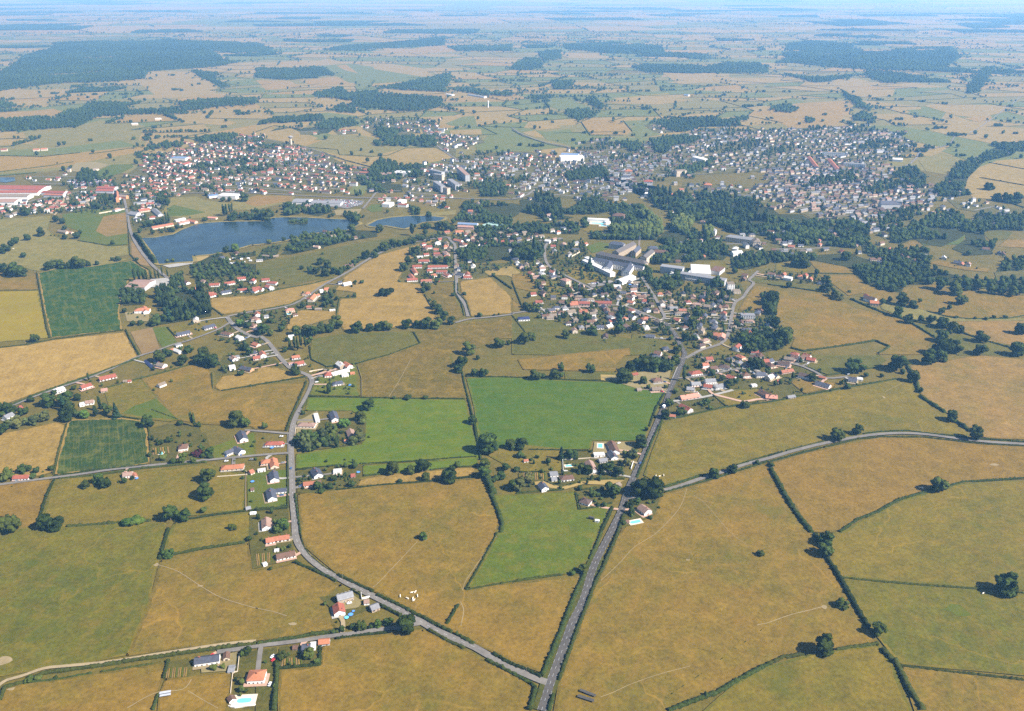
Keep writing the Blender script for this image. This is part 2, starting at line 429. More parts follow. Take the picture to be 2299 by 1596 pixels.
FIELDS = '''
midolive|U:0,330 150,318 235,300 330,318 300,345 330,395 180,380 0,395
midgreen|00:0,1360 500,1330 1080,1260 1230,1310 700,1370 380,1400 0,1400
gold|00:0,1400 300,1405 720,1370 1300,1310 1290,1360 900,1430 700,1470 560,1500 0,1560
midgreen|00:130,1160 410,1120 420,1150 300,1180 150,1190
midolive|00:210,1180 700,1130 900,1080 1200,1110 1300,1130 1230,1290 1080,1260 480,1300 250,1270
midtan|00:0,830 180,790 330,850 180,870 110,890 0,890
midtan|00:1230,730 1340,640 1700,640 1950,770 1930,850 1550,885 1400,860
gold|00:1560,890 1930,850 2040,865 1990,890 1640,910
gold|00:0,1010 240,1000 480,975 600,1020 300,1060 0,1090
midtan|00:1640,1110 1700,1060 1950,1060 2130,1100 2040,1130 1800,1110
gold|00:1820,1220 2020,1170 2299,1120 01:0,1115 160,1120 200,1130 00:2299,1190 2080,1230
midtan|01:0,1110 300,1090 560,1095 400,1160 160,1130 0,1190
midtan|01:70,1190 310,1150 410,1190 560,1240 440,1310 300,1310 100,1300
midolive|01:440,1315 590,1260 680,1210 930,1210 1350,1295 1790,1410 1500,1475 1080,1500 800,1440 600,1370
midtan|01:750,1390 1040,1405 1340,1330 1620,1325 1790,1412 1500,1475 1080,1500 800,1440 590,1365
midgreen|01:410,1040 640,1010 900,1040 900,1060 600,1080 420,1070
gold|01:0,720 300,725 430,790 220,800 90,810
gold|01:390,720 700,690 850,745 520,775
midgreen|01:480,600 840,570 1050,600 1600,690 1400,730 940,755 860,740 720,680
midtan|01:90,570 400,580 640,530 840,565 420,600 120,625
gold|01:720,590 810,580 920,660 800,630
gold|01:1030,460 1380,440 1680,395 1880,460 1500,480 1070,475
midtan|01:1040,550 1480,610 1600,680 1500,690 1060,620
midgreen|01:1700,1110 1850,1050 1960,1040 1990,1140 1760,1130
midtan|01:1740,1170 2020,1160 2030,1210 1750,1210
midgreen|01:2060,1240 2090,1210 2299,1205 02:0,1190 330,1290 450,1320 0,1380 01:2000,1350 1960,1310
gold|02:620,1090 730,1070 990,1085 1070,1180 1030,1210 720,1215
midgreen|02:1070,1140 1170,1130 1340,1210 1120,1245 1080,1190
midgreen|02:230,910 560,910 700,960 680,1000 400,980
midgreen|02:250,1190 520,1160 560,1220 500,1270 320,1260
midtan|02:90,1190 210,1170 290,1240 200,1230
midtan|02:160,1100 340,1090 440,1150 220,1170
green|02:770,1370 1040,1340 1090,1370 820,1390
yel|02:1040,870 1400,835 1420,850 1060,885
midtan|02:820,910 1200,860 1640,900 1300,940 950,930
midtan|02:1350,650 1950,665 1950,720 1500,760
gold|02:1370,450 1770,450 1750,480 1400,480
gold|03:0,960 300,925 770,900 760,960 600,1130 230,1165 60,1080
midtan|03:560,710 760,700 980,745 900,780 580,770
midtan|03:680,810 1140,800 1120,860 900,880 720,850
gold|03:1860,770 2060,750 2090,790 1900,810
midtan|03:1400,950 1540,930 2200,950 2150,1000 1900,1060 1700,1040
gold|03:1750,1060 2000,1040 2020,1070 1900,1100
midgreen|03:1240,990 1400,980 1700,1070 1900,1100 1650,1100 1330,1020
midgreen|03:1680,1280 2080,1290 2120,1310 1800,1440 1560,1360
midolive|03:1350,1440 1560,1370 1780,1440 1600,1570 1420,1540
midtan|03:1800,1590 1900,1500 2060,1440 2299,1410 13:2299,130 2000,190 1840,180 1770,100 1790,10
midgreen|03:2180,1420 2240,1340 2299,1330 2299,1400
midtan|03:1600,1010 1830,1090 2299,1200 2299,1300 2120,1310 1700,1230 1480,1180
midtan|12:20,1500 260,1470 440,1540 440,1560 10,1540
midgreen|03:1440,1170 1680,1260 1560,1320 1400,1290 1200,1250 1180,1200
lawn|00:820,1560 1000,1480 1190,1475 1200,1500 1100,1550 950,1596 860,1596
yard|00:600,1530 690,1460 860,1455 980,1480 880,1520 800,1560
midgreen|11:820,140 880,70 1030,70 960,160
lawn|11:990,280 1040,240 1140,240 1130,300 1040,310
midolive|11:0,30 300,30 260,60 0,80
midolive|10:1430,340 1540,180 1760,170 1830,200 2060,230 2299,160 11:350,160 330,240 200,240 0,290 10:2090,290 1900,350 1720,370 1500,350
lawn|10:1500,280 1560,245 1850,310 1700,340 1520,350
rosy|11:0,160 330,165 320,210 200,225 0,260 10:2200,230 2260,170
midolive|10:0,390 180,360 470,340 450,400 430,460 480,510 560,560 700,560 960,615 1150,610 1170,690 1000,720 1180,730 1060,760 850,800 330,840 60,780 0,760
lawn|10:560,330 880,280 1130,290 1150,600 1000,610 720,570 720,480 600,440
rosy|10:860,480 930,350 1130,310 1145,500 960,530
soil|10:1175,570 1220,600 1350,800 1260,780 1180,690
tan|10:0,850 320,860 345,1010 0,1025
yel|10:0,1030 345,1012 440,1440 0,1500
maize|10:340,860 500,820 840,795 1050,760 1180,745 1330,830 1330,880 1180,900 1100,1000 1070,1200 1100,1370 800,1400 460,1440 390,1150
goldwide|10:0,1530 240,1505 460,1460 1120,1385 1240,1596 20:1245,20 1000,110 700,215 300,350 60,440 0,445
soil|10:1170,1385 1370,1345 1400,1430 1440,1550 1280,1600
lawn|10:1370,1350 1490,1340 1600,1490 1470,1540 1410,1450
olive|10:1500,1345 1900,1280 2000,1340 1680,1470 1560,1410
yard|10:1120,1210 1340,1200 1340,1290 1140,1290
mead|11:0,770 440,690 900,590 1500,500 1680,480 1690,520 1450,570 1000,700 880,740 700,880 300,965 190,960 0,900
mead|11:0,640 330,570 460,560 240,660 0,720
gold|11:0,1060 400,960 720,895 760,885 500,1030 300,1140 0,1190 10:2000,1230 1890,1160 1890,1080
sand|10:1720,700 1890,688 1850,735 1740,760
olive|11:1220,330 1300,260 1700,275 1690,320 1420,345 1230,350
yard|11:700,290 950,280 920,330 720,340
midolive|11:1290,350 1800,290 1790,330 1300,370
gold|11:770,905 1000,750 1120,690 1480,590 1600,550 1570,590 1490,600 1430,700 1340,800 1290,900 1280,935 1480,960 1500,1045 1580,1160 1640,1290 1300,1350 780,1370 720,1240 750,1090 890,1080 890,1030 700,1010 790,910
gold|11:270,1370 290,1250 390,1190 710,1195 730,1250 500,1320
rough|11:1520,1050 1570,950 1770,950 1790,1050 1870,1240 1790,1280 1710,1230
gold|11:1830,930 2110,895 2299,1070 2299,1220 1930,1250 1890,1120 1840,1030
midtan|11:2040,840 2299,790 12:0,790 90,850 0,900 11:2250,880 2080,880
tan|12:0,870 120,860 210,920 240,1010 200,1030 20,990 0,950
tan|12:0,1080 90,1160 90,1200 0,1210
olive|12:250,930 430,930 480,1060 370,1080 270,960
olive|12:470,830 620,790 830,900 680,960 520,910
lawn|12:660,620 780,580 880,590 860,640 720,680
olive|12:610,460 780,390 930,440 700,500
olive|12:1690,780 1820,740 1950,780 1940,820 1600,800
mead|12:1980,900 2190,900 2299,910 2299,950 2190,945
tan|12:2030,1190 2170,970 2299,980 13:60,1010 550,1050 760,1160 1040,1230 1240,1290 1490,1440 1390,1590 980,1590 1080,1520 960,1460 750,1500 320,1550 210,1520 240,1440 100,1350 0,1200
olive|13:70,780 200,750 350,800 370,860 250,850 60,830
tan|13:370,750 700,800 780,860 460,860
tan|13:460,880 780,870 870,960 1150,1030 1150,1100 980,1110 860,1040 720,1060 640,1000 530,920
mead|13:0,925 300,960 450,970 480,1020 200,985 0,960
tan|13:1220,980 1500,960 1730,1010 2290,1090 2299,1240 2130,1270 1800,1265 1600,1240 1380,1190 1160,1090
midolive|13:1000,1130 1180,1120 1400,1190 1640,1260 2299,1260 2299,1540 2000,1470 1700,1370 1500,1320 1240,1270 1020,1180
rosy|13:1650,1290 2299,1280 2299,1560 2000,1480 1760,1390
mead|13:1290,1300 1520,1350 1760,1420 2299,1590 1700,1596 1600,1500 1500,1440
tan|13:1180,620 1280,570 1360,580 1380,640 1250,680
mead|13:1930,500 2050,475 2200,490 2150,550 2000,570
rosy|13:2070,620 2140,560 2299,550 2299,640
tan|13:1450,770 1520,740 2000,820 1980,850 1760,830
lawn|13:1340,560 1600,500 1800,460 1740,600 1400,610
olive|20:980,480 930,300 1270,210 1600,580 1530,600 1290,570 1080,545
tan|20:1270,205 1500,150 1740,75 1880,130 1930,320 2299,280 21:0,265 450,250 380,400 300,560 270,680 0,670 20:2250,640 1820,620 1570,580
lawn|20:1200,460 1400,390 1600,580 1300,560 1100,520
gold|20:1920,290 1990,190 2299,150 21:0,100 200,110 290,150 430,190 250,225 20:2299,265 1990,320
maize2|20:600,620 640,580 900,570 1100,565 1300,590 1330,700 1345,970 1100,1010 490,1080 530,890
gold|20:0,740 60,690 520,600 595,620 540,840 470,1060 300,1100 0,1120
tan2|20:0,1185 470,1110 390,1380 320,1520 160,1570 0,1560
olive|20:500,1110 1200,1060 1860,975 2220,1080 2200,1390 1870,1430 1080,1505 600,1540 350,1500
garden|20:1340,660 1500,620 1790,640 1850,820 1920,930 1350,980
grassgreen|20:1880,830 2299,680 2299,900 1930,940
lawn|20:2220,1080 2299,1050 21:270,1030 275,1370 0,1380 20:2230,1390
olivegreen|20:0,1570 320,1540 1060,1500 1500,1500 30:1430,240 1400,330 1350,620 1150,1100 700,1190 360,1235 0,1340
olive|20:1560,1505 2299,1400 2270,1480 30:2230,80 1800,145 1460,220 1500,40
tan|30:1440,250 1800,160 2230,95 2280,350 31:360,270 780,470 600,590 700,810 740,870 300,950 30:2000,990 1140,1110 1340,640
rough|21:500,120 640,110 450,200 530,200
mead|11:500,1450 800,1400 1400,1385 1460,1490 1200,1590 21:900,75 620,100 490,30
rough|21:910,80 11:1190,1590 1480,1490 1420,1385 1700,1330 2299,1240 12:120,1440 11:2190,1450 2000,1530 1830,1560 21:1750,0 1800,120 1860,180 1900,390 950,380 940,190
grassgreen|21:540,210 900,80 940,370 480,360
green|21:470,380 950,385 1880,400 1920,560 1980,800 2010,930 1500,950 960,985 360,1030 360,890 950,800 980,680 960,560 860,500 440,500
green|21:960,990 1500,960 1980,910 2000,990 1560,1035 960,1085
gold|21:920,1120 1060,1085 1560,1035 1990,1000 1940,1085 1500,1140 900,1180
green3|21:1885,205 22:0,200 300,220 700,235 1100,250 1380,340 1240,600 1200,720 1140,770 720,770 700,845 150,845 21:2010,830 1950,440
olive|22:50,800 450,840 450,1040 60,1050 21:2010,860
mead|12:0,1240 230,1210 480,1330 900,1430 1400,1480 1380,1590 1060,1596 400,1596 0,1590
tan|12:400,1596 1060,1530 1080,1596 22:1030,0 950,80 940,150 500,140 100,130 50,40
mead|22:470,150 930,150 930,220 480,220
sand|22:795,175 930,180 930,230 800,230
mead|12:1080,1410 1300,1450 1400,1480 1440,1500 1370,1596 1060,1596
garden|22:1420,580 1400,440 1700,400 1850,370 1930,470 1640,520
olive|22:1820,350 1990,310 2260,300 2299,400 1930,460
tan|23:200,240 330,350 600,290 620,250 440,230 300,200
mead|23:330,110 520,190 700,160 1000,100 1060,50 1000,0 400,0
olive|22:1350,600 1600,545 1900,475 2299,430 23:330,365 800,290 1150,215 1290,250 1350,340 1590,525 1800,690 1780,745 1200,690 850,715 500,780 130,870 22:2299,910 1900,1020 1370,1180 1180,1080
rosy|23:1290,90 1900,0 2299,60 2299,770 1940,745 1700,590 1370,350 1320,240 1260,110
tan2|23:0,970 500,835 1000,740 1400,740 1900,795 2299,825 2299,1105 1900,1130 1480,1210 1150,1310 640,1590 480,1596 390,1590 160,1250
olive|23:660,1590 1150,1320 1470,1220 1750,1150 2299,1115 33:2299,530 1900,500 640,400 530,220 23:560,1596
tan|22:1370,1240 1700,1150 23:0,970 20,1020 390,1596 33:520,230 760,640 900,870 980,990 330,1085 0,1180 32:2000,1330 1500,1560 1400,1596 330,1596 420,1330 690,610 880,180 22:1000,1540 1290,1430 1330,1260
olivegreen|33:650,410 1900,510 2299,550 2299,1310 1170,1180 1030,1000 900,840
olive|33:0,1200 330,1100 980,1000 1130,1200 1380,1596 32:1420,1596 2050,1320
tan|33:1180,1200 2299,1330 2299,1596 1400,1596
tan|21:375,1250 1060,1170 1500,1145 2050,1100 2150,1300 2200,1500 31:2160,20 1880,510 2299,445 32:0,450 640,390 500,720 270,1260 31:2299,1170 1760,890 1060,530 740,380 440,130 400,0
grassgreen|21:2130,1260 22:570,1225 600,1390 900,1330 860,1450 790,1596 32:790,0 700,230 560,360 31:1890,505 2160,10 21:2200,1520
tan|30:50,1385 230,1345 500,1320 1400,1180 1480,1190 1470,1310 1420,1460 1370,1596 0,1596
tan|30:1430,1450 1490,1310 1690,1300 1780,1280 2100,1250 2060,1560 1940,1596 1390,1596
tan|31:210,1225 570,1190 600,1020 740,950 1180,910 1500,870 1900,1060 2299,1270 32:200,1400 160,1596 31:195,1596
garden|31:210,1040 560,1000 570,1180 210,1210
garden|30:1490,1170 1700,1130 1740,1210 1690,1300 1480,1310
yard|30:1800,1160 1980,1110 2130,1070 2110,1240 1810,1260
garden|30:2150,1090 2299,1060 31:190,1030 180,1270 160,1590 0,1596 0,1300 30:2100,1300
garden|20:2240,1420 21:290,1380 300,1596 31:330,0 340,230 30:2270,330 2240,90
yard|31:740,590 870,560 960,620 920,670 810,700
garden|31:570,580 740,560 740,700 1000,660 1010,690 760,800 680,690
yard|21:370,600 550,500 580,580 560,630 360,720
garden|21:370,850 350,740 560,600 850,560 990,600 980,770 920,800 560,850
garden|21:370,1050 560,1000 950,980 950,1080 900,1190 540,1240 370,1240
yard|22:740,780 1100,780 1090,870 950,930 720,900
garden|22:60,1060 450,1050 460,950 700,930 1000,950 1020,1100 200,1240 60,1240
sand|22:200,1140 300,1130 440,1190 600,1140 900,1120 1010,1130 900,1170 640,1160 470,1210 320,1190 230,1220
garden|22:580,1230 960,1170 900,1320 620,1390
garden|22:980,1560 1060,1300 1330,1270 1290,1430 1200,1480
yard|22:800,200 1430,120 1380,330 1150,310
'''
FIELDS += '''lawn|33:1540,690 1600,680 1640,640 1720,650 1800,720 1830,745 1750,755 1690,750 1640,710
'''
FIELD_ZONES = []
MARGIN = {'maize': 'gold', 'maize2': 'gold', 'green': 'grassgreen', 'green3': 'grassgreen', 'olivegreen': 'olive', 'olive': 'olivegreen', 'tan': 'rough', 'tan2': 'rough', 'gold': 'rough', 'goldwide': 'rough', 'rosy': 'rough'}
for i, ln in enumerate(FIELDS.strip().splitlines()):
    key, s = ln.split('|')
    uv = [(-70 if u <= 3 else 2370 if u >= 2296 else u, 1660 if v >= 1590 else v) for u, v in PL(s)]
    vmax = max(v for u, v in uv)
    z = 0.12 + 0.005 * i if vmax > 430 else 0.3 + 0.006 * i
    o = sheet('field', uv, F[key], z, wob=0.6)
    FIELD_ZONES.append(Zone(uv))
    if vmax > 560 and key not in ('garden', 'yard', 'sand', 'lawn', 'soil'):
        Pm = [G(u, v) for u, v in uv]; ar = sum(a.x * b_.y - b_.x * a.y for a, b_ in zip(Pm, Pm[1:] + Pm[:1]))
        sg = 1 if ar > 0 else -1; mv = MB()
        for a, b_ in zip(Pm, Pm[1:] + Pm[:1]):
            d = b_ - a; L = d.length
            if L < 8: continue
            d /= L; n = Vector((-d.y, d.x, 0)) * sg; k = max(1, int(L / 7)); row = []
            for j in range(k + 1):
                q = a + d * (L * j / k); row += [q + n * .2, q + n * random.uniform(.8, 3.4)]
            mv.add([(q.x, q.y, z + .002) for q in row], [(2 * j, 2 * j + 2, 2 * j + 3, 2 * j + 1) for j in range(k)])
        if mv.f: obj('field_margin', mv.mesh('field_margin', F[MARGIN.get(key, 'olivegreen')]), o)
    cu, cv = sum(u for u, v in uv) / len(uv), sum(v for u, v in uv) / len(uv)
    later(o, FIELD_NAMES[key], 'yard' if key == 'yard' else 'field', (cu, cv), kind='structure')

# ------------------------------------------------------------------ water
LAKE = PL('10:1275,545 1400,540 1560,512 1640,470 1760,425 1850,410 2000,400 2299,395 11:70,395 150,365 280,358 470,363 640,372 830,380 930,410 900,435 840,450 830,470 700,482 480,505 290,560 150,585 0,602 10:2260,602 2150,635 1990,672 1890,692 1780,700 1725,705 1735,755 1600,762 1430,778 1390,700')
LAKE2 = PL('11:1000,432 1090,385 1220,360 1420,345 1600,352 1700,362 1650,390 1500,402 1400,440 1330,460 1170,432 1070,445')
PONDF = PL('10:0,0 130,0 140,30 60,45 0,40')
for uv, lb in ((LAKE, 'broad dark blue lake behind the tree lined dam'), (LAKE2, 'narrow upper arm of the lake past the causeway'), (PONDF, 'small grey green pond behind the red factory')):
    o = sheet('lake', uv, M['water'], 1.25)
    tag(o, lb, 'lake', kind='structure')
BANKS = [(LAKE, 'pale grassy bank round the broad lake'), (LAKE2, 'pale grassy bank round the upper lake arm')]
ISL = PL('11:280,395 330,385 440,385 470,400 460,420 380,424 290,420')
tag(sheet('island_ground', ISL, F['woodfloor'], 1.5), 'little wooded island in the lake', 'island', kind='structure')
LAKE_Z = [Zone(LAKE), Zone(LAKE2), Zone(PONDF)]

# ------------------------------------------------------------------ roads
def smooth(P, n=4):
    """Catmull-Rom through ground points"""
    if len(P) < 3: return P
    Q = [P[0]] + P + [P[-1]]; out = []
    for i in range(1, len(Q) - 2):
        p0, p1, p2, p3 = Q[i - 1], Q[i], Q[i + 1], Q[i + 2]
        for k in range(n):
            t = k / n
            out.append(0.5 * ((2 * p1) + (-p0 + p2) * t + (2 * p0 - 5 * p1 + 4 * p2 - p3) * t * t + (-p0 + 3 * p1 - 3 * p2 + p3) * t ** 3))
    return out + [P[-1]]
def ribbon(name, P, w, m, z, off=0.0, parent=None):
    mb = MB(); vs = []
    for i, p in enumerate(P):
        d = (P[min(i + 1, len(P) - 1)] - P[max(i - 1, 0)]).normalized()
        n = Vector((-d.y, d.x, 0))
        for s in (-.5, .5):
            q = p + n * (w * s + off); vs.append((q.x, q.y, z))
    mb.add(vs, [(2 * i, 2 * i + 2, 2 * i + 3, 2 * i + 1)[::-1] for i in range(len(P) - 1)])
    return obj(name, mb.mesh(name, m), parent)
def dashes(name, P, m, z, on, gap, w, off=0.0, parent=None):
    mb = MB(); acc = 0.0; start = None
    pts = []
    for a, b_ in zip(P, P[1:]):
        L = (b_ - a).length; k = max(1, int(L / 1.0))
        pts += [a.lerp(b_, j / k) for j in range(k)]
    pts.append(P[-1])
    dist = 0.0; seg = []
    for a, b_ in zip(pts, pts[1:]):
        d = (b_ - a).length
        if dist % (on + gap) < on: seg.append((a, b_))
        dist += d
    for a, b_ in seg:
        d = (b_ - a).normalized(); n = Vector((-d.y, d.x, 0))
        c = [a + n * (off - w / 2), b_ + n * (off - w / 2), b_ + n * (off + w / 2), a + n * (off + w / 2)]
        mb.add([(q.x, q.y, z) for q in c], [(0, 1, 2, 3)])
    return obj(name, mb.mesh(name, m), parent)
# name | width | material | label | line
ROADS = '''
road|6.6|asphalt|grey main road with white dashes running up to the town|32:265,1600 305,1480 350,1335 472,1000 545,800 640,605 735,300 885,0 22:985,1390 1035,1230 1110,1060 1185,900 1240,760 1305,600 1370,460 1425,300 1490,160 1550,0 12:1530,1540 1490,1460 1460,1400 1400,1330 1335,1285
road|6.2|lane|second grey road bending past the stunted bush to the junction|32:310,1345 250,1325 120,1270 0,1215 31:2100,1110 1960,1030 1800,960 1600,870 1480,800 1300,700 1130,610 950,520 800,440 640,350 520,265 440,185 385,110 362,50 352,0 21:345,1450 330,1300 325,1100 318,900 316,760 330,640 370,530 440,400 500,265 490,200 430,165 330,130 270,80 215,20 11:150,1530 100,1470 40,1430 10:2299,1435 2200,1400 2120,1350 2075,1300 2040,1255
road|5.5|lane|curved road from the roundabout along the golden field to the village|10:2040,1250 2120,1232 2299,1200 11:100,1190 300,1150 400,1105 500,1040 600,970 750,890 850,835 1000,740 1110,680 1250,620 1450,575 1700,535 1750,570 1790,620 1790,760 1800,900 1800,1010 1830,1070 1880,1150 1905,1250
lane|4.6|lane|pale lane through the field to the long red roofed row|11:1790,1305 1920,1272 2100,1255 2299,1230 12:0,1222 230,1190 400,1178 600,1165 900,1148 1020,1160 1100,1185 1200,1230 1335,1285
lane|5|lane|lane from the crossroads up to the school gates|12:1345,1280 1370,1250 1340,1190 1290,1090 1220,980 1170,900
road|5.2|lane|winding street curving past the tall cream block|12:720,1000 560,920 400,840 320,780 295,700 300,620 340,580 440,545 11:2299,600
road|5.4|lane|side road climbing to the town beside the flat white block|22:1560,30 12:1700,1550 1880,1490 1950,1380 1970,1250 2000,1130 2070,1080 2120,1010 2170,950 2130,920 2160,890 2210,840
lane|4.2|lane|narrow lane beside the wide golden stubble field|10:2070,1300 1990,1350 1900,1390 1680,1470 1560,1500 1400,1560 1240,1610 20:1000,125 800,205 560,285 420,335 300,378 180,428 60,480
lane|4.2|lane|straight lane running below the dark maize field|20:-20,1168 400,1112 700,1075 1000,1030 1300,998 1600,968 1880,942 2100,922 2299,903 21:270,882 318,880
lane|3.8|lane|short drive to the slate roofed houses|20:2200,675 2299,682 21:110,690 280,705 325,700
lane|4.4|lane|lane passing the orange roadside shed to the oak fork|31:1480,815 1300,850 1150,868 900,903 650,935 400,973 200,998 0,1022 30:2130,1050 1950,1075
dirt_track|3|track|pale dirt track fading along the long hedge|30:2299,975 2000,1005 1500,1080 1000,1160 600,1200 400,1222 200,1290 60,1330 -20,1385
lane|5|lane|hedged lane curving across the dry pastures|22:1035,1285 1120,1272 1250,1245 1370,1215 1500,1180 1700,1110 1900,1048 2100,980 2299,930 23:200,870 400,818 600,775 800,737 1000,712 1200,703 1400,712 1600,737 1800,762 2000,783 2320,802
lane|4.4|concrete|pale drive beside the long orange pink house|22:1430,418 1650,392 1850,350 1985,315
drive|4.5|pinkgravel|pink gravel drive to the brown roofed house|22:1810,355 1950,390 2080,418 2200,400 2299,395
lane|4.4|lane|estate lane among the garden houses|22:1490,208 1600,200 1800,170 2000,130 2150,115 2299,60 23:250,85 420,150 530,208 720,192
road|5.5|lane|long lakeside road down to the dam|10:1110,170 1125,230 1140,300 1160,430 1195,540 1250,640 1310,720 1370,790 1440,850 1500,900
road|6|lane|grey road along the estate and the supermarket|10:0,300 230,230 400,180 700,130 1100,150 1600,140 2299,140 11:450,165 960,182 1600,180 2299,195 12:200,110
road|5|lane|road running between the lake and the car park|11:960,280 1040,185 1100,130 1300,120
lane|4.5|track|pale track up to the factory yard|10:490,340 560,240 600,110
road|6|lane|pale bypass curving round the far estates|03:1020,1560 1060,1510 1240,1490 1330,1420 1380,1360 1560,1320 1620,1300
road|3.6|lane|far straight road climbing into the haze|03:1640,1290 1700,1210 1880,1160 2299,850
road|5|lane|road descending from the far hamlet beside the tan pasture|01:1520,1130 1560,1240 1640,1320 1800,1430 2000,1500
road|5|lane|thin road crossing the far green fields|02:0,1150 100,1210 300,1280 500,1320 760,1410
road|4|lane|dark lane edging the far tan pasture|01:430,1318 600,1372 800,1440 1080,1510
lane|4|concrete|concrete yard road by the hospital car park|12:680,960 850,935 1000,950 1170,900
'''
ROAD_PTS = []
for i, ln in enumerate(ROADS.strip().splitlines()):
    nm, w, m, lb, s = ln.split('|')
    P = smooth([G(u, v) for u, v in PL(s)])
    w = float(w); z = 1.02 + 0.012 * i
    o = ribbon(nm, P, w, M[m], z)
    tag(o, lb, 'road' if nm == 'road' else nm.replace('_', ' '), kind='structure')
    ROAD_PTS += [(p.x, p.y, w) for p in P]
    if i == 0:
        dashes('road_marking', P, M['paint'], z + .08, 3.0, 5.4, .15, 0, o)
        near = [p for p in P if p.y < 900]
        dashes('edge_line', near, M['paint'], z + .08, 3, 5, .1, 2.95, o)
        dashes('edge_line', near, M['paint'], z + .08, 3, 5, .1, -2.95, o)
        vg = ribbon('grass_verge', [p for p in P if p.y < 660], 3.8, M['verge'], .96, 5.2)
        tag(vg, 'green grass verge along the town bound main road, pasture bush side', 'verge', kind='structure')
        vg = ribbon('grass_verge', [p for p in P if p.y < 640], 2.8, M['verge'], .965, -4.7)
        tag(vg, 'narrow grass verge on the cattle shelter side of the main road', 'verge', kind='structure')
    if i == 1:
        dashes('road_marking', [p for p in P if 520 < p.y < 900], M['paint'], z + .08, 3, 5.5, .17, 0, o)
for i, (uv, lb) in enumerate(BANKS):
    Pb = [G(u, v) for u, v in uv]; Pb = Pb + [Pb[0]]
    tag(ribbon('lake_bank', smooth(Pb, 5), 13, F['bank'], 1.20 + .01 * i), lb, 'bank', kind='structure')
tag(sheet('sports_court', PL('11:2030,425 2090,405 2190,402 2240,430 2180,448 2050,452'), M['court'], .98), 'pale turquoise sports court past the blue roofed lake hall', 'court', kind='structure')
for ln in ('22:1380,330 1400,300 1480,110 1510,90 1430,300', ):
    tag(sheet('pavement', PL(ln), M['concrete'], .99), 'pale pavement strip beside the main road by the dark wood', 'pavement', kind='structure')
tag(sheet('car_park', PL('11:500,200 780,195 970,210 960,240 820,280 760,270 490,245'), M['lane'], .97), 'grey supermarket car park crowded with cars', 'car park', kind='structure')
tag(sheet('car_park', PL('10:640,20 860,10 1000,40 860,70 700,90 620,60'), M['asphalt'], .96), 'factory car park packed with parked cars', 'car park', kind='structure')
tag(sheet('car_park', PL('12:690,965 880,920 930,945 800,975 720,990'), M['lane'], .975), 'small car park below the school halls', 'car park', kind='structure')
tag(sheet('forecourt', PL('10:1350,915 1520,900 1560,950 1480,990 1330,985'), M['concrete'], .97), 'pale forecourt beside the big grey warehouse', 'forecourt', kind='structure')
tag(sheet('promenade', PL('10:1430,780 1600,765 1735,758 1730,775 1600,800 1520,810'), M['concrete'], .98), 'pale walk at the foot of the lake', 'promenade', kind='structure')
PATHS = '''
1.3|dusty cattle track from the stunted bush to the road|31:1450,80 1300,240 1100,450 1050,490
1.2|dusty track along the green corner hedge|31:2160,30 1960,320 1880,440 1855,520
1.6|trodden track past the short hedge|31:1835,620 1865,700 1840,840
1.2|thin track climbing from the lane bend|22:1570,1200 1500,1380 1300,1596 32:1100,130 960,280 800,430
1.0|faint track across the dry pasture|32:2110,110 1960,0 22:1740,1340 1630,1260
1.1|faint track from the cattle shelters|32:790,1480 900,1440 1050,1370 1300,1280 1600,1200
1.6|worn track by the grey hay racks|30:1140,1580 1400,1440 1640,1410 1720,1320
1.2|worn path leading down past the pool|30:1690,1420 1800,1490 1960,1580
1.6|pale trodden line over the wide pasture|30:1420,290 1600,350 1800,480 2000,590 2299,680 31:0,680 150,710 280,750
1.6|dirt bank curving under the hedge tree|33:510,660 400,690 200,740 0,810 32:2200,830
1.4|straight dusty path through the rough meadow|21:1195,375 1280,240 1390,40
1.2|faint track in the tall tree pasture|23:1050,330 1180,265 1230,240
'''
for i, ln in enumerate(PATHS.strip().splitlines()):
    w, lb, s = ln.split('|')
    o = ribbon('footpath', smooth([G(u, v) for u, v in PL(s)]), float(w) * .42, M['faint'], .88 + .004 * i)
    tag(o, lb, 'path', kind='structure')
def blob_sheet(name, c, rx, ry, m, z, label, cat):
    c = G(*c); n = 14
    vs = [(c.x + rx * math.cos(2 * math.pi * k / n) * random.uniform(.7, 1.2), c.y + ry * math.sin(2 * math.pi * k / n) * random.uniform(.7, 1.2), z) for k in range(n)]
    mb = MB(); mb.add(vs, [tuple(range(n))])
    tag(obj(name, mb.mesh(name, m)), label, cat, kind='structure')
for i, (t, x, y, rx, ry, lb) in enumerate((('31', 1835, 850, 2.8, 3.2, 'bare trodden patch at the end of the track'), ('31', 1865, 535, 2.6, 1.6, 'bare patch at the green corner'), ('31', 1830, 625, 2.4, 2.2, 'bare patch at the tip of the short hedge'),
        ('32', 740, 1510, 4, 4, 'dusty ground around the cattle shelters'), ('30', 1405, 290, 3, 2.6, 'pale gateway patch at the hedge corner'), ('30', 40, 1150, 7, 7, 'stony pale heap patch in the wide pasture'), ('31', 330, 820, 4, 2.6, 'bare patch below the farmyard'),
        ('32', 1580, 245, 2, 1.6, 'pale patch round the field pole'), ('31', 1060, 490, 4, 1.8, 'dusty gateway by the road hedge'), ('23', 1040, 380, 2, 5, 'pale bare gully in the pasture'), ('33', 505, 670, 3, 3, 'dusty patch beside the hedge tree'),
        ('30', 1800, 480, 3, 1.6, 'bare spot on the pasture track'), ('31', 1500, 60, 5, 3, 'bare ground round the stunted bush'), ('23', 2030, 985, 6, 3, 'pale dug out hollow in the pasture'), ('30', 100, 1400, 4, 2.5, 'sandy patch at the track bend'))):
    blob_sheet('bare_patch', T(t, x, y), rx * .8, ry * .8, M['faint'], .8 + .004 * i, lb, 'bare patch')
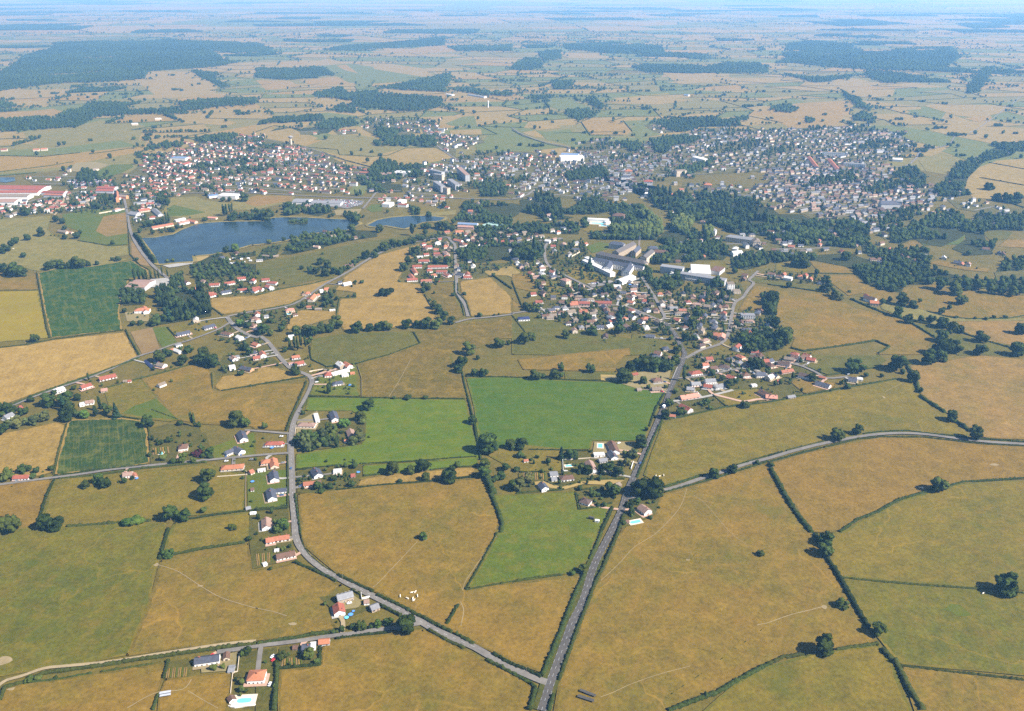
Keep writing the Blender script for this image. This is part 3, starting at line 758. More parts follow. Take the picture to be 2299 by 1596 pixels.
# ------------------------------------------------------------------ foliage shapes
def ico(sub):
    bm = bmesh.new(); bmesh.ops.create_icosphere(bm, subdivisions=sub, radius=1.0)
    v = np.array([x.co[:] for x in bm.verts]); f = np.array([[q.index for q in x.verts] for x in bm.faces]); bm.free()
    return v, f
ICO1, ICO2, ICO3 = ico(1), ico(2), ico(3)
def rot3(r):
    q = r.normal(size=4); q /= np.linalg.norm(q); w, x, y, z = q
    return np.array([[1 - 2 * (y * y + z * z), 2 * (x * y - z * w), 2 * (x * z + y * w)], [2 * (x * y + z * w), 1 - 2 * (x * x + z * z), 2 * (y * z - x * w)], [2 * (x * z - y * w), 2 * (y * z + x * w), 1 - 2 * (x * x + y * y)]])
def lobe(r, c, rad, base=ICO1, rough=.28):
    v, f = base
    d = 1 + r.uniform(-rough, rough, len(v))
    return (v * d[:, None]) @ rot3(r).T * np.asarray(rad) + np.asarray(c), f
def join(parts):
    V, T_, n = [], [], 0
    for v, f in parts:
        V.append(v); T_.append(f + n); n += len(v)
    return np.vstack(V), np.vstack(T_)
def sprays(r, pts, nrm, size):
    """small leaf-clump triangles standing off the crown"""
    V, T_ = [], []
    for p, n in zip(pts, nrm):
        t = r.normal(size=3); t -= n * t.dot(n) * .6; t /= np.linalg.norm(t)
        b = np.cross(n, t); s = size * r.uniform(.6, 1.4)
        k = len(V) * 3
        V.append(np.array([p + t * s, p - t * s * .6 + b * s * .7, p - t * s * .5 - b * s * .6 + n * s * .7]))
        T_.append([k, k + 1, k + 2])
    return np.vstack(V), np.array(T_)
def crown_shape(seed, form):
    """unit crown: radius about 1, standing between z = 0 and its height"""
    r = np.random.default_rng(seed); P = []
    if form in ('round', 'low', 'ragged'):
        H = {'round': 1.75, 'low': 1.15, 'ragged': 2.0}[form]
        nl = {'round': 20, 'low': 14, 'ragged': 17}[form]
        ex, ey = r.uniform(.82, 1.15), r.uniform(.82, 1.15)
        P.append(lobe(r, (r.uniform(-.1, .1), r.uniform(-.1, .1), H * .5), (.58 * ex, .58 * ey, H * .34), ICO2, .16))
        for k in range(nl):
            a = r.uniform(0, 2 * math.pi); h = r.uniform(.14, .9); q = math.sin(math.pi * min(max(h, .12), .93)) ** .6 * r.uniform(.5, .74)
            s = r.uniform(.18, .42)
            P.append(lobe(r, (math.cos(a) * q * ex * 1.08, math.sin(a) * q * ey * 1.08, H * h), (s, s, s * r.uniform(.6, 1)), ICO2, .3))
    elif form == 'poplar':
        H = 7.0
        for k in range(16):
            h = (k + .5) / 16; q = (math.sin(math.pi * (.12 + .85 * h)) ** .7) * .8 + .08
            P.append(lobe(r, (r.uniform(-.25, .25), r.uniform(-.25, .25), H * h), (q, q, .62), ICO2, .22))
    elif form == 'conifer':
        H = 3.6
        for k in range(12):
            h = (k + .3) / 12; q = (1 - h) * .92 + .08
            for j in range(3):
                a = r.uniform(0, 2 * math.pi)
                P.append(lobe(r, (math.cos(a) * q * .4, math.sin(a) * q * .4, H * h), (q * .62, q * .62, .24), ICO1, .25))
    v, f = join(P)
    # surface sprays
    tri = v[f]; cen = tri.mean(1); n = np.cross(tri[:, 1] - tri[:, 0], tri[:, 2] - tri[:, 0]); n /= np.linalg.norm(n, axis=1)[:, None] + 1e-9
    idx = r.choice(len(cen), min(len(cen), 750), replace=False)
    sv, sf = sprays(r, cen[idx], n[idx], .12)
    v, f = join([(v, f), (sv, sf)])
    v[:, 2] = np.maximum(v[:, 2], .03 * H)
    return v, f
FORMS = {'round': 4, 'low': 2, 'ragged': 3, 'poplar': 2, 'conifer': 2}
CROWN = {}
for fi, (form, n) in enumerate(FORMS.items()):
    for k in range(n): CROWN[form, k] = crown_shape(100 + fi * 10 + k, form)
CROWN_ME = {}
def crown_mesh(form, k, tone):
    if (form, k, tone) not in CROWN_ME:
        v, f = CROWN[form, k]
        CROWN_ME[form, k, tone] = np_mesh('crown', v, f, LEAF[tone])
    return CROWN_ME[form, k, tone]
tk = MB()
tk.cyl(0, 0, 0, 1, 1.25, .7, 7)
for a in (0.4, 2.4, 4.6):
    M_ = Matrix.Translation((0, 0, .82)) @ Matrix.Rotation(a, 4, 'Z') @ Matrix.Rotation(.7, 4, 'Y')
    tk.box(-.3, -.3, 0, .3, .3, .55, 0, M_)
TRUNK_ME = tk.mesh('trunk', M['bark'])

# cheap joined foliage for what is far
class Mass:
    def __init__(s): s.rows = []
    def add(s, x, y, z, rx, rz, tint=None): s.rows.append((x, y, z, rx, rz, random.uniform(.2, 1.0) if tint is None else tint))
    def build(s, name, m, temps):
        V, T_, A, n = [], [], [], 0
        for x, y, z, rx, rz, t in s.rows:
            v, f = temps[random.randrange(len(temps))]
            a = random.uniform(0, 6.283); c, sn = math.cos(a), math.sin(a)
            q = np.empty_like(v)
            q[:, 0] = (v[:, 0] * c - v[:, 1] * sn) * rx + x
            q[:, 1] = (v[:, 0] * sn + v[:, 1] * c) * rx + y
            q[:, 2] = v[:, 2] * rz + z
            V.append(q); T_.append(f + n); n += len(v); A.append(np.full(len(v), t))
        me = np_mesh(name, np.vstack(V), np.vstack(T_), m, attr=np.concatenate(A))
        return obj(name, me)
def temp(seed, sub, lobes, H=1.5):
    r = np.random.default_rng(seed); P = [lobe(r, (0, 0, H * .5), (.75, .75, H * .46), sub, .22)]
    for k in range(lobes):
        a = r.uniform(0, 6.28); h = r.uniform(.2, .85); q = r.uniform(.35, .62); s = r.uniform(.3, .48)
        P.append(lobe(r, (math.cos(a) * q, math.sin(a) * q, H * h), (s, s, s), ICO1, .25))
    v, f = join(P); v[:, 2] = np.maximum(v[:, 2], 0); return v, f
TEMP_FAR = [(v, f[v[f][:, :, 2].mean(1) > .5]) for v, f in (temp(k, ICO1, 0) for k in range(6))]   # far crowns need no underside
TEMP_FAR = [(v[np.unique(f)], np.searchsorted(np.unique(f), f)) for v, f in TEMP_FAR]
TEMP_MID = [temp(20 + k, ICO1, 4) for k in range(6)]
TEMP_NEAR = [temp(40 + k, ICO2, 8) for k in range(5)]

# ------------------------------------------------------------------ tree records: (x, y, radius, form, tone)
TREES = []
def tree_at(tile, px, py, r, form='round', tone='dark', lift=None):
    """(px, py) crown centre and r crown half width on the plan sheet"""
    u, v = T(tile, px, py)
    s = scale_at(v); R_ = r / 4 / s
    H = {'round': 1.75, 'low': 1.15, 'ragged': 2.0, 'poplar': 7.0, 'conifer': 3.6}[form] * R_
    p = G(u, v, H * .5)
    TREES.append((p.x, p.y, R_, form, tone))
TL = {
'33': '2150,465,105 1000,862,72,ragged 512,1010,95,ragged 522,55,70 512,150,72,round,mid 672,640,66,low,mid',
'32': '635,318,48 545,358,34,low,olive 2230,180,42,low',
'31': '1358,815,92,ragged 2055,1050,85,round,mid 1500,25,42,round,mid 770,855,36 870,830,38 945,828,52 1095,812,42,round,mid 1190,790,44,round,mid 590,910,56,low 690,885,30,low 1030,840,30,low 470,1085,58,round,mid 235,1098,46 500,1090,30,round,light 275,210,32,low 245,135,30,round,light 300,115,26,round,purple 545,1150,40,low,olive',
'30': '1920,1205,38,round,light 2000,1195,30,round,light 2210,1062,55,low 2170,1330,36,round,light 2170,1398,38,round,light 255,1312,46,low,mid 342,1300,40,low,light 1505,185,55,low,mid 2235,50,36,low 500,1295,26,low',
'23': '780,92,76 1172,68,84 1310,190,60 1370,310,32,round,mid 1655,545,56 1872,695,68,ragged 622,708,68 812,664,50,ragged 1545,1165,76,round,mid 30,985,36,low 885,170,28 715,275,36 660,240,26 400,195,42 1450,15,75 1560,5,60 1022,180,26,low,purple 1210,140,30 470,125,18,low',
'22': '1150,1185,82 1262,1190,98 1330,1225,45 900,1205,74 850,1235,40 1160,768,62 1210,660,26 1812,1060,54 1980,1020,44 2200,958,26 2090,440,52,low 1410,420,42 1375,530,46 85,798,62 0,830,32 208,178,50 280,180,32 380,168,52 438,105,38,ragged 442,175,36,round,mid 705,115,46 1010,180,76 1060,95,55 1140,75,55 1210,85,60 1290,90,62 1370,95,58 1430,85,45 1470,45,48 950,1040,56 810,1020,50 880,990,46 1030,960,46,round,olive 680,1030,46 620,1015,42,ragged 325,945,36,round,purple 1020,875,32,round,light 1090,880,48,round,olive 445,870,42,conifer 530,890,52,round,mid 570,910,30 72,890,40,round,mid 40,1020,36,low 150,1100,50,round,olive 60,1150,66,round,olive 10,1170,50 1740,415,46,low,mid 1520,500,42,round,mid 1180,220,42 1225,280,28,round,mid 1475,310,30,round,light 1070,1395,40,ragged 1060,1330,50,low 1120,1310,46,low,mid 1000,1500,36,low 740,1240,46,low,mid 800,1285,24,low,light 830,1340,36,low,mid 770,1340,28,low 1740,140,40,round,mid 1690,90,30 1800,150,38 1545,150,26,poplar 2210,70,60 2150,60,40 1950,250,46 2000,230,40 1890,200,36 1700,430,30,low,olive 1780,470,30,low,olive 230,910,28,low 170,935,24,low 1240,1455,30,low 610,1190,34,low 1380,280,22,round,mid',
'21': '1010,440,56 935,545,56 955,592,36,round,light 787,605,52,round,light 355,130,50 455,165,36 655,285,36,conifer 75,632,32,ragged,olive 1945,578,46 2080,798,96,round,mid 2282,800,50 1225,1012,72 1390,1030,48 1492,995,70 1525,1090,44 1810,978,40,round,olive 1738,1080,74 2055,970,56 2045,1050,62,round,mid 2160,1100,40,round,mid 2200,1080,42,round,mid 2240,1000,44,round,mid 2130,1120,30 1850,60,58 1820,118,44 1962,150,40 2046,155,42 1990,15,26 1290,1128,32,low 440,770,60,ragged,olive 650,650,48,ragged 590,700,46,ragged,olive 510,730,46,round,mid 690,690,36,round,light 560,805,38,round,light 600,755,40,round,mid 670,725,36,round,light 930,720,56,ragged,olive 870,762,46,round,olive 720,775,34,conifer 630,800,30 660,1170,40 700,1100,36 862,1150,40 885,985,38 550,1172,42 585,1215,38,low 390,1110,26 240,1520,66,round,mid 190,1560,44,round,mid 180,1490,36,round,light 770,690,26,low 350,760,36 1240,380,24,low 1360,375,40,low 1520,378,30,low 420,510,24 700,640,34,round,light 520,830,30 460,830,44,round,olive 890,770,32',
'20': '1325,595,56 765,1160,42 885,1108,52,round,mid 940,1140,56 1120,1120,36,round,mid 1190,1100,28,low,purple 1862,1080,76 1842,1218,86 1825,1385,40,round,light 1522,1420,78 1655,1432,60,round,mid 1160,1480,70,low,light 1230,1480,60,low,light 400,1500,76 500,1510,72 75,1520,92 2090,1540,42,low 2120,570,80 2200,605,46,round,mid 1615,610,40,low 1712,555,24,poplar 1735,570,22,poplar 1780,620,30 1512,760,40,low,purple 1815,832,36,round,olive 1882,860,42,round,mid 1635,920,46,ragged,mid 1460,915,40,round,light 1385,950,42,round,light 1770,880,46,low,purple 1820,900,34,low,purple 1740,940,36,round,olive 1885,910,34,low 1555,945,36 1640,35,56 1800,30,62 1900,45,72 590,390,76 625,475,60 600,535,62 560,430,40,conifer 692,370,40,round,purple 890,420,26,poplar 850,490,34,conifer 965,490,46 1035,490,46,conifer 755,530,42,round,light 700,520,36,round,olive 430,400,70 275,390,36 60,480,62 125,480,40 205,500,46 400,545,50,round,olive 340,560,44,round,olive 300,585,44,round,olive 230,590,42,round,olive 150,600,56,round,olive 80,620,50,round,olive 10,660,62 72,1060,50,round,mid 200,1020,46 260,1010,40 322,1030,36 290,1080,34,round,mid 40,1100,40,round,light 460,1010,32 665,290,32,low 485,330,32 930,450,34,round,mid 1430,10,55 1500,-20,45 790,185,14,poplar 2020,110,42,low,olive 2160,160,40,low 1440,780,40,low 1340,890,26 380,1085,22,low',
'13': '40,1080,66 62,1300,52 150,1425,86 30,1195,40 1212,1088,66 1300,1132,40 1330,1160,30,low 1095,1085,30 1170,1205,48 1265,1270,44 1375,1260,38 1470,1270,42 1570,1300,60 1660,1350,60 1725,1362,40 1570,1420,62 1560,1525,80 1665,1510,70 1918,1430,56 1915,1540,62 2240,1540,70 2272,1360,54 1735,1090,56 1560,1190,38 1632,1160,28 1365,1100,24 1030,1110,36 520,920,42 440,840,32 540,980,46 600,1035,40 190,960,36 480,985,26 730,1020,20,low 1560,950,62,ragged 1690,985,70,ragged 1775,960,56 1900,955,52,ragged,mid 2010,990,52,ragged 2090,1010,42,ragged 2195,1020,46,ragged,mid 2265,1010,46,ragged 1990,80,48,low 100,1480,50 5,1400,50 640,1070,50,low,olive 1690,1250,22,low 1860,1260,20,low 1960,1265,24,low 2030,1250,24,low 2130,1250,26,low 2060,170,40 2150,180,44 2240,175,46 320,740,70 250,760,50 700,700,50',
'12': '120,1440,60 180,1430,40,round,mid 480,1408,42 715,1368,48 960,1355,52 970,1170,40,conifer 965,1240,46,conifer 1000,1195,34,conifer 1240,830,30 300,1000,34 240,960,30 620,860,22 870,990,44 830,1010,36 640,1030,44 520,1020,36 1480,900,46 1420,920,40 1560,1000,26,conifer 1750,1060,30,conifer 1890,1060,34,conifer 1950,1040,28,conifer 1480,870,40 1400,960,42 1350,940,36 1660,1220,58,round,mid 1620,1290,46 1840,930,50,round,mid 1880,950,36 1680,930,34,low 2050,1060,36 1150,860,34 1220,850,34 1200,800,30 1290,710,36 1330,740,40 2000,830,36 2030,780,36 1090,720,26 700,770,40,conifer 680,800,36 2290,1160,44 2270,1090,36 2070,1430,50,round,mid 2180,1480,56 2250,1500,52 2150,1530,46 2020,1310,34 1560,1430,44,round,mid 1640,1430,34 1500,1420,40 1780,1410,34 1440,1320,36 210,1170,40,round,mid 150,1160,40 120,1140,34 610,1260,36 680,1250,36 480,1230,32 240,1250,26,low 330,1230,22 1110,1340,40 1370,1390,30 1430,1440,30,low,mid 1460,1490,28,low,mid 1490,1540,40 1400,1350,26 880,1220,22 560,990,26 750,1400,26 1350,1310,22 270,470,36 280,890,32,low,light 650,400,46,ragged 30,690,56 100,680,56 200,690,54 250,640,44 60,620,44 150,630,50 200,600,34,poplar 800,930,20 150,1060,26 10,540,38 1260,380,26,conifer 900,390,26,conifer 930,400,18,poplar 980,410,18,poplar 1040,410,16,poplar 1090,410,16,poplar',
'11': '1160,1020,66,low 1525,970,46 1500,1010,30 1365,745,40 1325,800,44 905,1345,54 1020,1342,42 1110,1328,46 1175,1330,46 1355,1308,52 1455,1310,44 1530,1308,54 1622,1310,54,round,mid 1600,1145,40 1640,1185,44 1690,1235,48 1752,1285,40 715,1300,62 660,1350,44 590,1350,48 510,1378,58 450,1368,46 360,1370,48,round,mid 1910,1535,62,round,mid 2180,1480,52 2265,1478,26 1430,655,44 985,690,40 1150,620,44 1225,580,40 1070,690,34 1290,590,30 1350,580,30 1420,565,30 1500,545,26 1580,530,24 640,780,40 580,750,40 700,830,40 620,850,44 540,830,40 480,820,34 410,805,26 760,840,34 600,680,18,low 1450,300,34,ragged 1550,325,34 1520,485,30 1400,460,34,conifer 1430,430,18 1640,420,40 1700,430,46 1760,450,36 1540,430,36 1500,430,30 1770,390,30 1110,455,40 865,450,40,ragged 860,350,46,ragged 900,370,36,ragged,olive 965,345,18 690,330,20 660,340,20 430,280,36 500,290,34 560,290,34 620,280,32 540,250,24 290,250,40 350,290,36,low 300,310,34,round,olive 95,330,56 15,345,34 190,300,16 20,850,26 720,265,22 1685,240,36 1180,300,20 440,500,30,round,mid 480,530,26,round,olive 560,520,26,round,olive 120,570,28,round,light 370,570,36,round,light 250,550,24 320,530,26 60,1360,60,round,mid 20,1390,50 130,1390,36,round,light 230,1350,36 250,1300,30 130,1280,30 620,1080,36 660,1100,26 600,1140,22 420,1140,34 680,1060,22 725,1080,24 880,1050,20 830,1060,16,low 950,935,26,low,mid 890,935,26,low,mid 860,970,14 1620,920,26 1720,740,40 1610,740,34 1850,800,34,round,mid 1600,1030,16 1870,1040,26,low 2130,870,22 2180,1225,14 2140,1230,16,low 2010,1230,34,low,olive 260,1540,30 400,1460,22,poplar 440,1465,22,poplar 340,1465,22,poplar 370,1480,22,poplar 300,1480,20,poplar 490,1440,26,round,mid 470,1470,30 280,1450,26 1770,1050,26,low 1560,1100,20,low',
'10': '500,368,36 555,385,32 365,490,40 245,532,36 140,560,36 100,590,36 50,630,40 5,650,40 210,695,36,low 688,515,36 720,485,24 580,530,34,low 1010,580,22,ragged 580,448,30,low 1055,727,36,low 1010,730,26,low 1225,730,26,low 700,760,60 640,775,40 430,790,42 490,772,44 550,780,40 610,785,36 790,770,30 870,762,26 140,830,66 65,840,42 15,808,46 200,845,46 310,1440,42 1115,1190,26,round,purple 210,290,40,ragged 240,310,36 1200,860,20,poplar 1240,860,20,poplar 1280,860,20,poplar 1310,860,18,poplar 1350,860,16,poplar 1390,860,14,poplar 1420,860,14,poplar 1450,830,14,poplar 1480,840,14,poplar 1500,850,12,poplar 880,250,36 910,190,16,poplar 935,185,16,poplar 960,200,16,poplar 1000,170,34 940,270,22 840,240,34 690,230,34 640,230,30 1255,470,26 1310,410,36 1350,410,34 1410,395,34 1450,385,34 1490,350,18,poplar 1510,345,16,poplar 1370,485,26 1450,480,20 1520,465,26 1550,465,26 1590,440,26 1630,435,16 1250,540,26 1830,370,22 1850,370,20 2090,350,40 2165,340,26 2250,350,36 2000,280,18,poplar 2030,275,18,poplar 2060,265,16,poplar 2080,260,14,poplar 2015,290,16,poplar 2190,170,46 2000,190,26 2060,190,26 1450,160,40,ragged 1440,200,40 1500,210,34 2030,640,36 2110,630,40,round,light 1500,745,22,low,light 1550,740,24,low,light 2150,1230,22,round,purple 2210,1240,26 2150,1300,40,round,light 2230,1320,34 2130,1340,30 2030,1250,8,conifer 1960,1390,24 2190,1520,50,low 2240,1560,40 1690,1540,40,round,mid 1620,1530,26,low,mid 1830,1580,60 2000,1450,20,low 2050,1470,22,low 2150,1480,20,low 1400,1250,30,round,mid 1190,1310,36,low 1260,1300,36,low 1380,1290,46,round,mid',
}
for tile, s in TL.items():
    for w in s.split():
        q = w.split(',')
        tree_at(tile, float(q[0]), float(q[1]), float(q[2]), q[3] if len(q) > 3 else 'round', q[4] if len(q) > 4 else ('conifer' if len(q) > 3 and q[3] == 'conifer' else 'dark'))

# woods and tree belts: spacing in m, radius range, tones
WOODS = '''
11:400,240 660,245 690,310 560,345 430,325|9|4,6|dark,mid
11:240,220 390,265 385,330 250,340|10|4,6|dark,mid,olive
11:800,325 900,320 940,360 910,395 840,385 790,350|9|4,6|dark,mid,olive
10:2040,330 2290,330 2290,380 2040,375|16|5,6.5|dark
11:0,300 160,300 150,370 0,375|13|5,7|dark
11:1380,270 1460,260 1470,340 1400,345|10|4,6|dark
12:1150,420 1250,430 1330,540 1420,540 1580,560 1640,600 1640,740 1500,760 1450,640 1300,560 1180,560 760,560 700,500 900,500|9.5|4.5,6.5|dark,mid,dark,olive
12:640,180 760,180 900,230 900,290 760,330 600,330 430,330 400,260 560,290|9.5|4.5,7|dark,dark,conifer
12:900,270 1130,240 1180,330 1130,440 1000,440 880,400|10|4.5,6.5|dark,mid
12:1220,690 1320,640 1480,640 1560,700 1700,720 1640,760 1300,770 1210,760|9|4.5,6.5|dark,mid
12:1170,830 1240,830 1290,940 1340,1000 1280,980 1190,910|8|3.5,5|dark,mid
12:1330,900 1560,850 1550,950 1480,1010 1300,1000|8.5|4,5.5|dark,mid
12:1880,440 2299,440 2299,530 2060,510|9|5,7|dark,dark,conifer
13:0,440 420,470 760,470 920,560 780,640 500,600 140,590 0,560|9.5|4.5,7|dark,mid
13:1090,470 1200,430 1280,560 1200,600 1100,580|11|4,6|dark,mid
13:1180,640 1440,660 1460,760 1430,830 1300,860 1120,780|10|4.5,6.5|dark,dark,mid
11:1760,390 1830,330 2080,340 2299,360 2299,430 1960,400|11|4,6|dark,mid
11:2000,260 2299,230 12:0,230 100,250 60,330 0,360 11:2299,360 2080,350|12|4,6|dark
10:1095,1010 1200,965 1310,1060 1300,1140 1110,1150|9.5|4.5,6|dark,dark,mid
10:1370,1110 1480,1010 1600,985 1750,1015 1870,1080 1900,1245 1560,1305 1310,1340 1340,1270 1480,1250 1450,1150|9.5|4.5,7|dark,dark,conifer,mid
10:1540,900 1640,860 1660,930 1600,980 1540,960|8|3.5,5|dark,mid
10:1700,800 1900,700 1990,680 2060,760 2299,780 2299,930 2130,860 1760,930 1740,860|12|3,5|mid,mid,dark,light
10:2060,680 2299,670 2299,700 2100,740|12|2.5,4|mid,dark
11:0,740 60,640 230,600 180,720 40,750|14|2.5,4|mid,dark
11:220,690 330,600 640,510 800,470 1080,480 1090,530 830,570 500,650 320,690|9|4,6|dark,mid,dark
11:300,560 380,520 640,480 660,510 330,600|10|3,5|mid,olive,light
11:900,760 1110,640 1200,590 1700,500 1720,520 1450,570 1200,640 1000,730|9|3,5|dark,mid
11:700,860 890,740 920,760 830,830 760,860|9|3,4.5|dark,mid
11:285,398 460,385 465,410 380,422 290,415|6|3,4.5|mid,dark
11:1800,650 2000,580 2299,600 2299,720 2000,770 1830,740|8.5|4,6|dark,dark,mid
12:0,600 250,560 290,720 0,740|8.5|4,6|dark,dark,mid
11:1950,450 2299,440 2299,540 2000,560|9|4,6|dark,mid
12:0,440 200,420 480,400 600,420 600,510 250,500 0,500|9|4,6|dark,dark,mid
12:70,200 320,170 440,250 400,330 560,360 300,400 250,350 80,300|9|4.5,7|dark,conifer
11:1990,60 2200,40 2270,100 2240,170 2020,170|10|4.5,6.5|dark
11:1000,60 1300,60 1320,130 1000,140|11|4,6|dark,mid
11:880,10 1010,0 1330,0 1200,60 960,70|11|4.5,6.5|mid,dark
11:1880,230 2080,220 2100,340 1830,350 1850,270|10|4.5,6.5|dark,mid
12:560,320 760,290 900,250 1100,250 1250,300 1130,330 900,300 760,330|10|4.5,6.5|dark,mid
12:1200,180 1340,90 1500,170 1700,130 1900,150 2299,280 2299,520 2000,500 1850,440 1640,400 1400,370 1420,300 1300,270|10.5|5,8|dark,dark,conifer,mid
13:0,250 100,330 300,330 420,400 600,430 720,380 900,450 920,560 780,620 400,620 140,580 0,520|10|4.5,8|dark,dark,mid,light
12:1380,480 1650,480 1760,560 1900,600 1960,680 1900,740 1700,740 1560,720 1440,740 1290,760 1200,740 1260,680 1400,640 1320,540|10.5|4.5,7|dark,dark,mid
12:700,520 1120,490 1280,560 1000,560 860,560 700,550|10|4,6|dark,mid
12:1960,690 2299,680 2299,780 2100,830 1970,800|10|4,6.5|dark,mid
13:0,690 200,720 360,700 720,680 900,740 1080,780 1300,880 1500,820 1480,960 1230,960 1200,1030 1080,1030 880,950 760,820 600,780 400,740 200,750 60,770|9.5|4.5,7|dark,dark,mid
13:1200,480 1330,420 1500,330 1700,300 1830,420 1820,480 1700,560 1560,620 1400,600 1330,560 1180,560|11|4.5,7|dark,mid,mid
13:1750,430 1900,330 2299,340 2299,480 2040,470 1930,490 1960,570 2050,600 2000,690 1800,700 1650,640 1780,550|11|4.5,7|dark,dark,mid
13:1460,830 1700,880 2000,940 2299,900 2299,1040 2000,1000 1700,980 1480,920|12|4.5,6.5|dark,mid
13:2100,760 2299,720 2299,830 2050,850|12|4.5,6|dark
13:1480,110 1640,0 1800,0 1760,90 1840,150 1640,180 1500,160|11|5,7.5|dark
03:1610,1596 1700,1480 1800,1440 1900,1410 2000,1340 2110,1310 2299,1300 2180,1400 1950,1450 1880,1510 1800,1596|11|5,7|dark
03:1110,1596 1130,1560 1260,1500 1400,1550 1420,1596|11|5,7|dark
13:1190,0 1420,0 1400,80 1340,100 1220,40|11|5,7|dark
13:830,560 1000,640 1180,660 1430,660 1440,830 1300,860 1080,770 960,740 850,660|12|4,6|dark,mid
20:0,450 110,430 150,500 0,560|9|3,4.5|dark,mid
20:60,590 250,560 430,500 450,560 280,620 80,660|8|3,4|olive,mid
21:380,690 480,700 600,690 720,660 720,790 520,840 390,840|8|3,4.5|mid,olive,dark,light
12:2230,1050 2299,1060 13:100,1060 60,1330 12:2299,1330|9|4,6|dark
12:2060,1440 2299,1380 13:230,1400 130,1540 0,1560 12:2100,1590|9.5|4.5,6.5|dark
22:1110,60 1440,60 1440,150 1130,160|8.5|5,6.5|dark
'''
WOOD_Z = []
GARDEN_TREES = []
WOOD_HOUSES = []
def poisson(zone, sp):
    x0, y0, x1, y1 = zone.bb; out = []
    nx_, ny_ = int((x1 - x0) / sp) + 1, int((y1 - y0) / sp) + 1
    for j in range(ny_ + 1):
        for i in range(nx_ + 1):
            x = x0 + (i + (.5 if j % 2 else 0) + random.uniform(-.33, .33)) * sp
            y = y0 + (j + random.uniform(-.33, .33)) * sp
            if zone.has(x, y): out.append((x, y))
    return out
ROAD_NP = np.array(ROAD_PTS)
def on_road(x, y, extra=1.0):
    d = np.hypot(ROAD_NP[:, 0] - x, ROAD_NP[:, 1] - y)
    return bool((d < ROAD_NP[:, 2] * .5 + extra + 3).any())
for ln in WOODS.strip().splitlines():
    s, sp, rr, tones = ln.split('|')
    zn = Zone(PL(s)); WOOD_Z.append(zn)
    a, b_ = (float(q) for q in rr.split(','))
    tones = tones.split(',')
    for x, y in poisson(zn, float(sp)):
        if any(z.has(x, y) for z in LAKE_Z[:2]) and not (285 - 40 < 0): 
            u, v = inv((x, y, 0))
            if not (640 < u < 695 and 485 < v < 510): continue
        wv = math.sin(x * .021 + 1.3) + math.sin(y * .017 - x * .009) + math.sin((x + y) * .041) * .6
        if wv > (1.2 if y > 1500 else 1.6) or (wv < -1.2 and random.random() < .5): continue
        if y > 1500 and random.random() < .045: WOOD_HOUSES.append((x, y)); continue
        tn = tones[int((wv + 2.6) / 5.2 * len(tones) * .999)] if random.random() < .55 and 0 <= (wv + 2.6) / 5.2 < 1 else random.choice(tones + ['mid', 'olive'])
        TREES.append((x, y, random.uniform(a, b_), 'conifer' if tn == 'conifer' else random.choice(('round', 'round', 'ragged')), tn))
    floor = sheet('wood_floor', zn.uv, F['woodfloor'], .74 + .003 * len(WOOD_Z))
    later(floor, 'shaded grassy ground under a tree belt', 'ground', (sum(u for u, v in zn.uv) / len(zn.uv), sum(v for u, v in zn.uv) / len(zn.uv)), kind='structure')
WH = np.array(WOOD_HOUSES)
TREES = [t for t in TREES if not (np.hypot(WH[:, 0] - t[0], WH[:, 1] - t[1] + 5) < 13).any()]
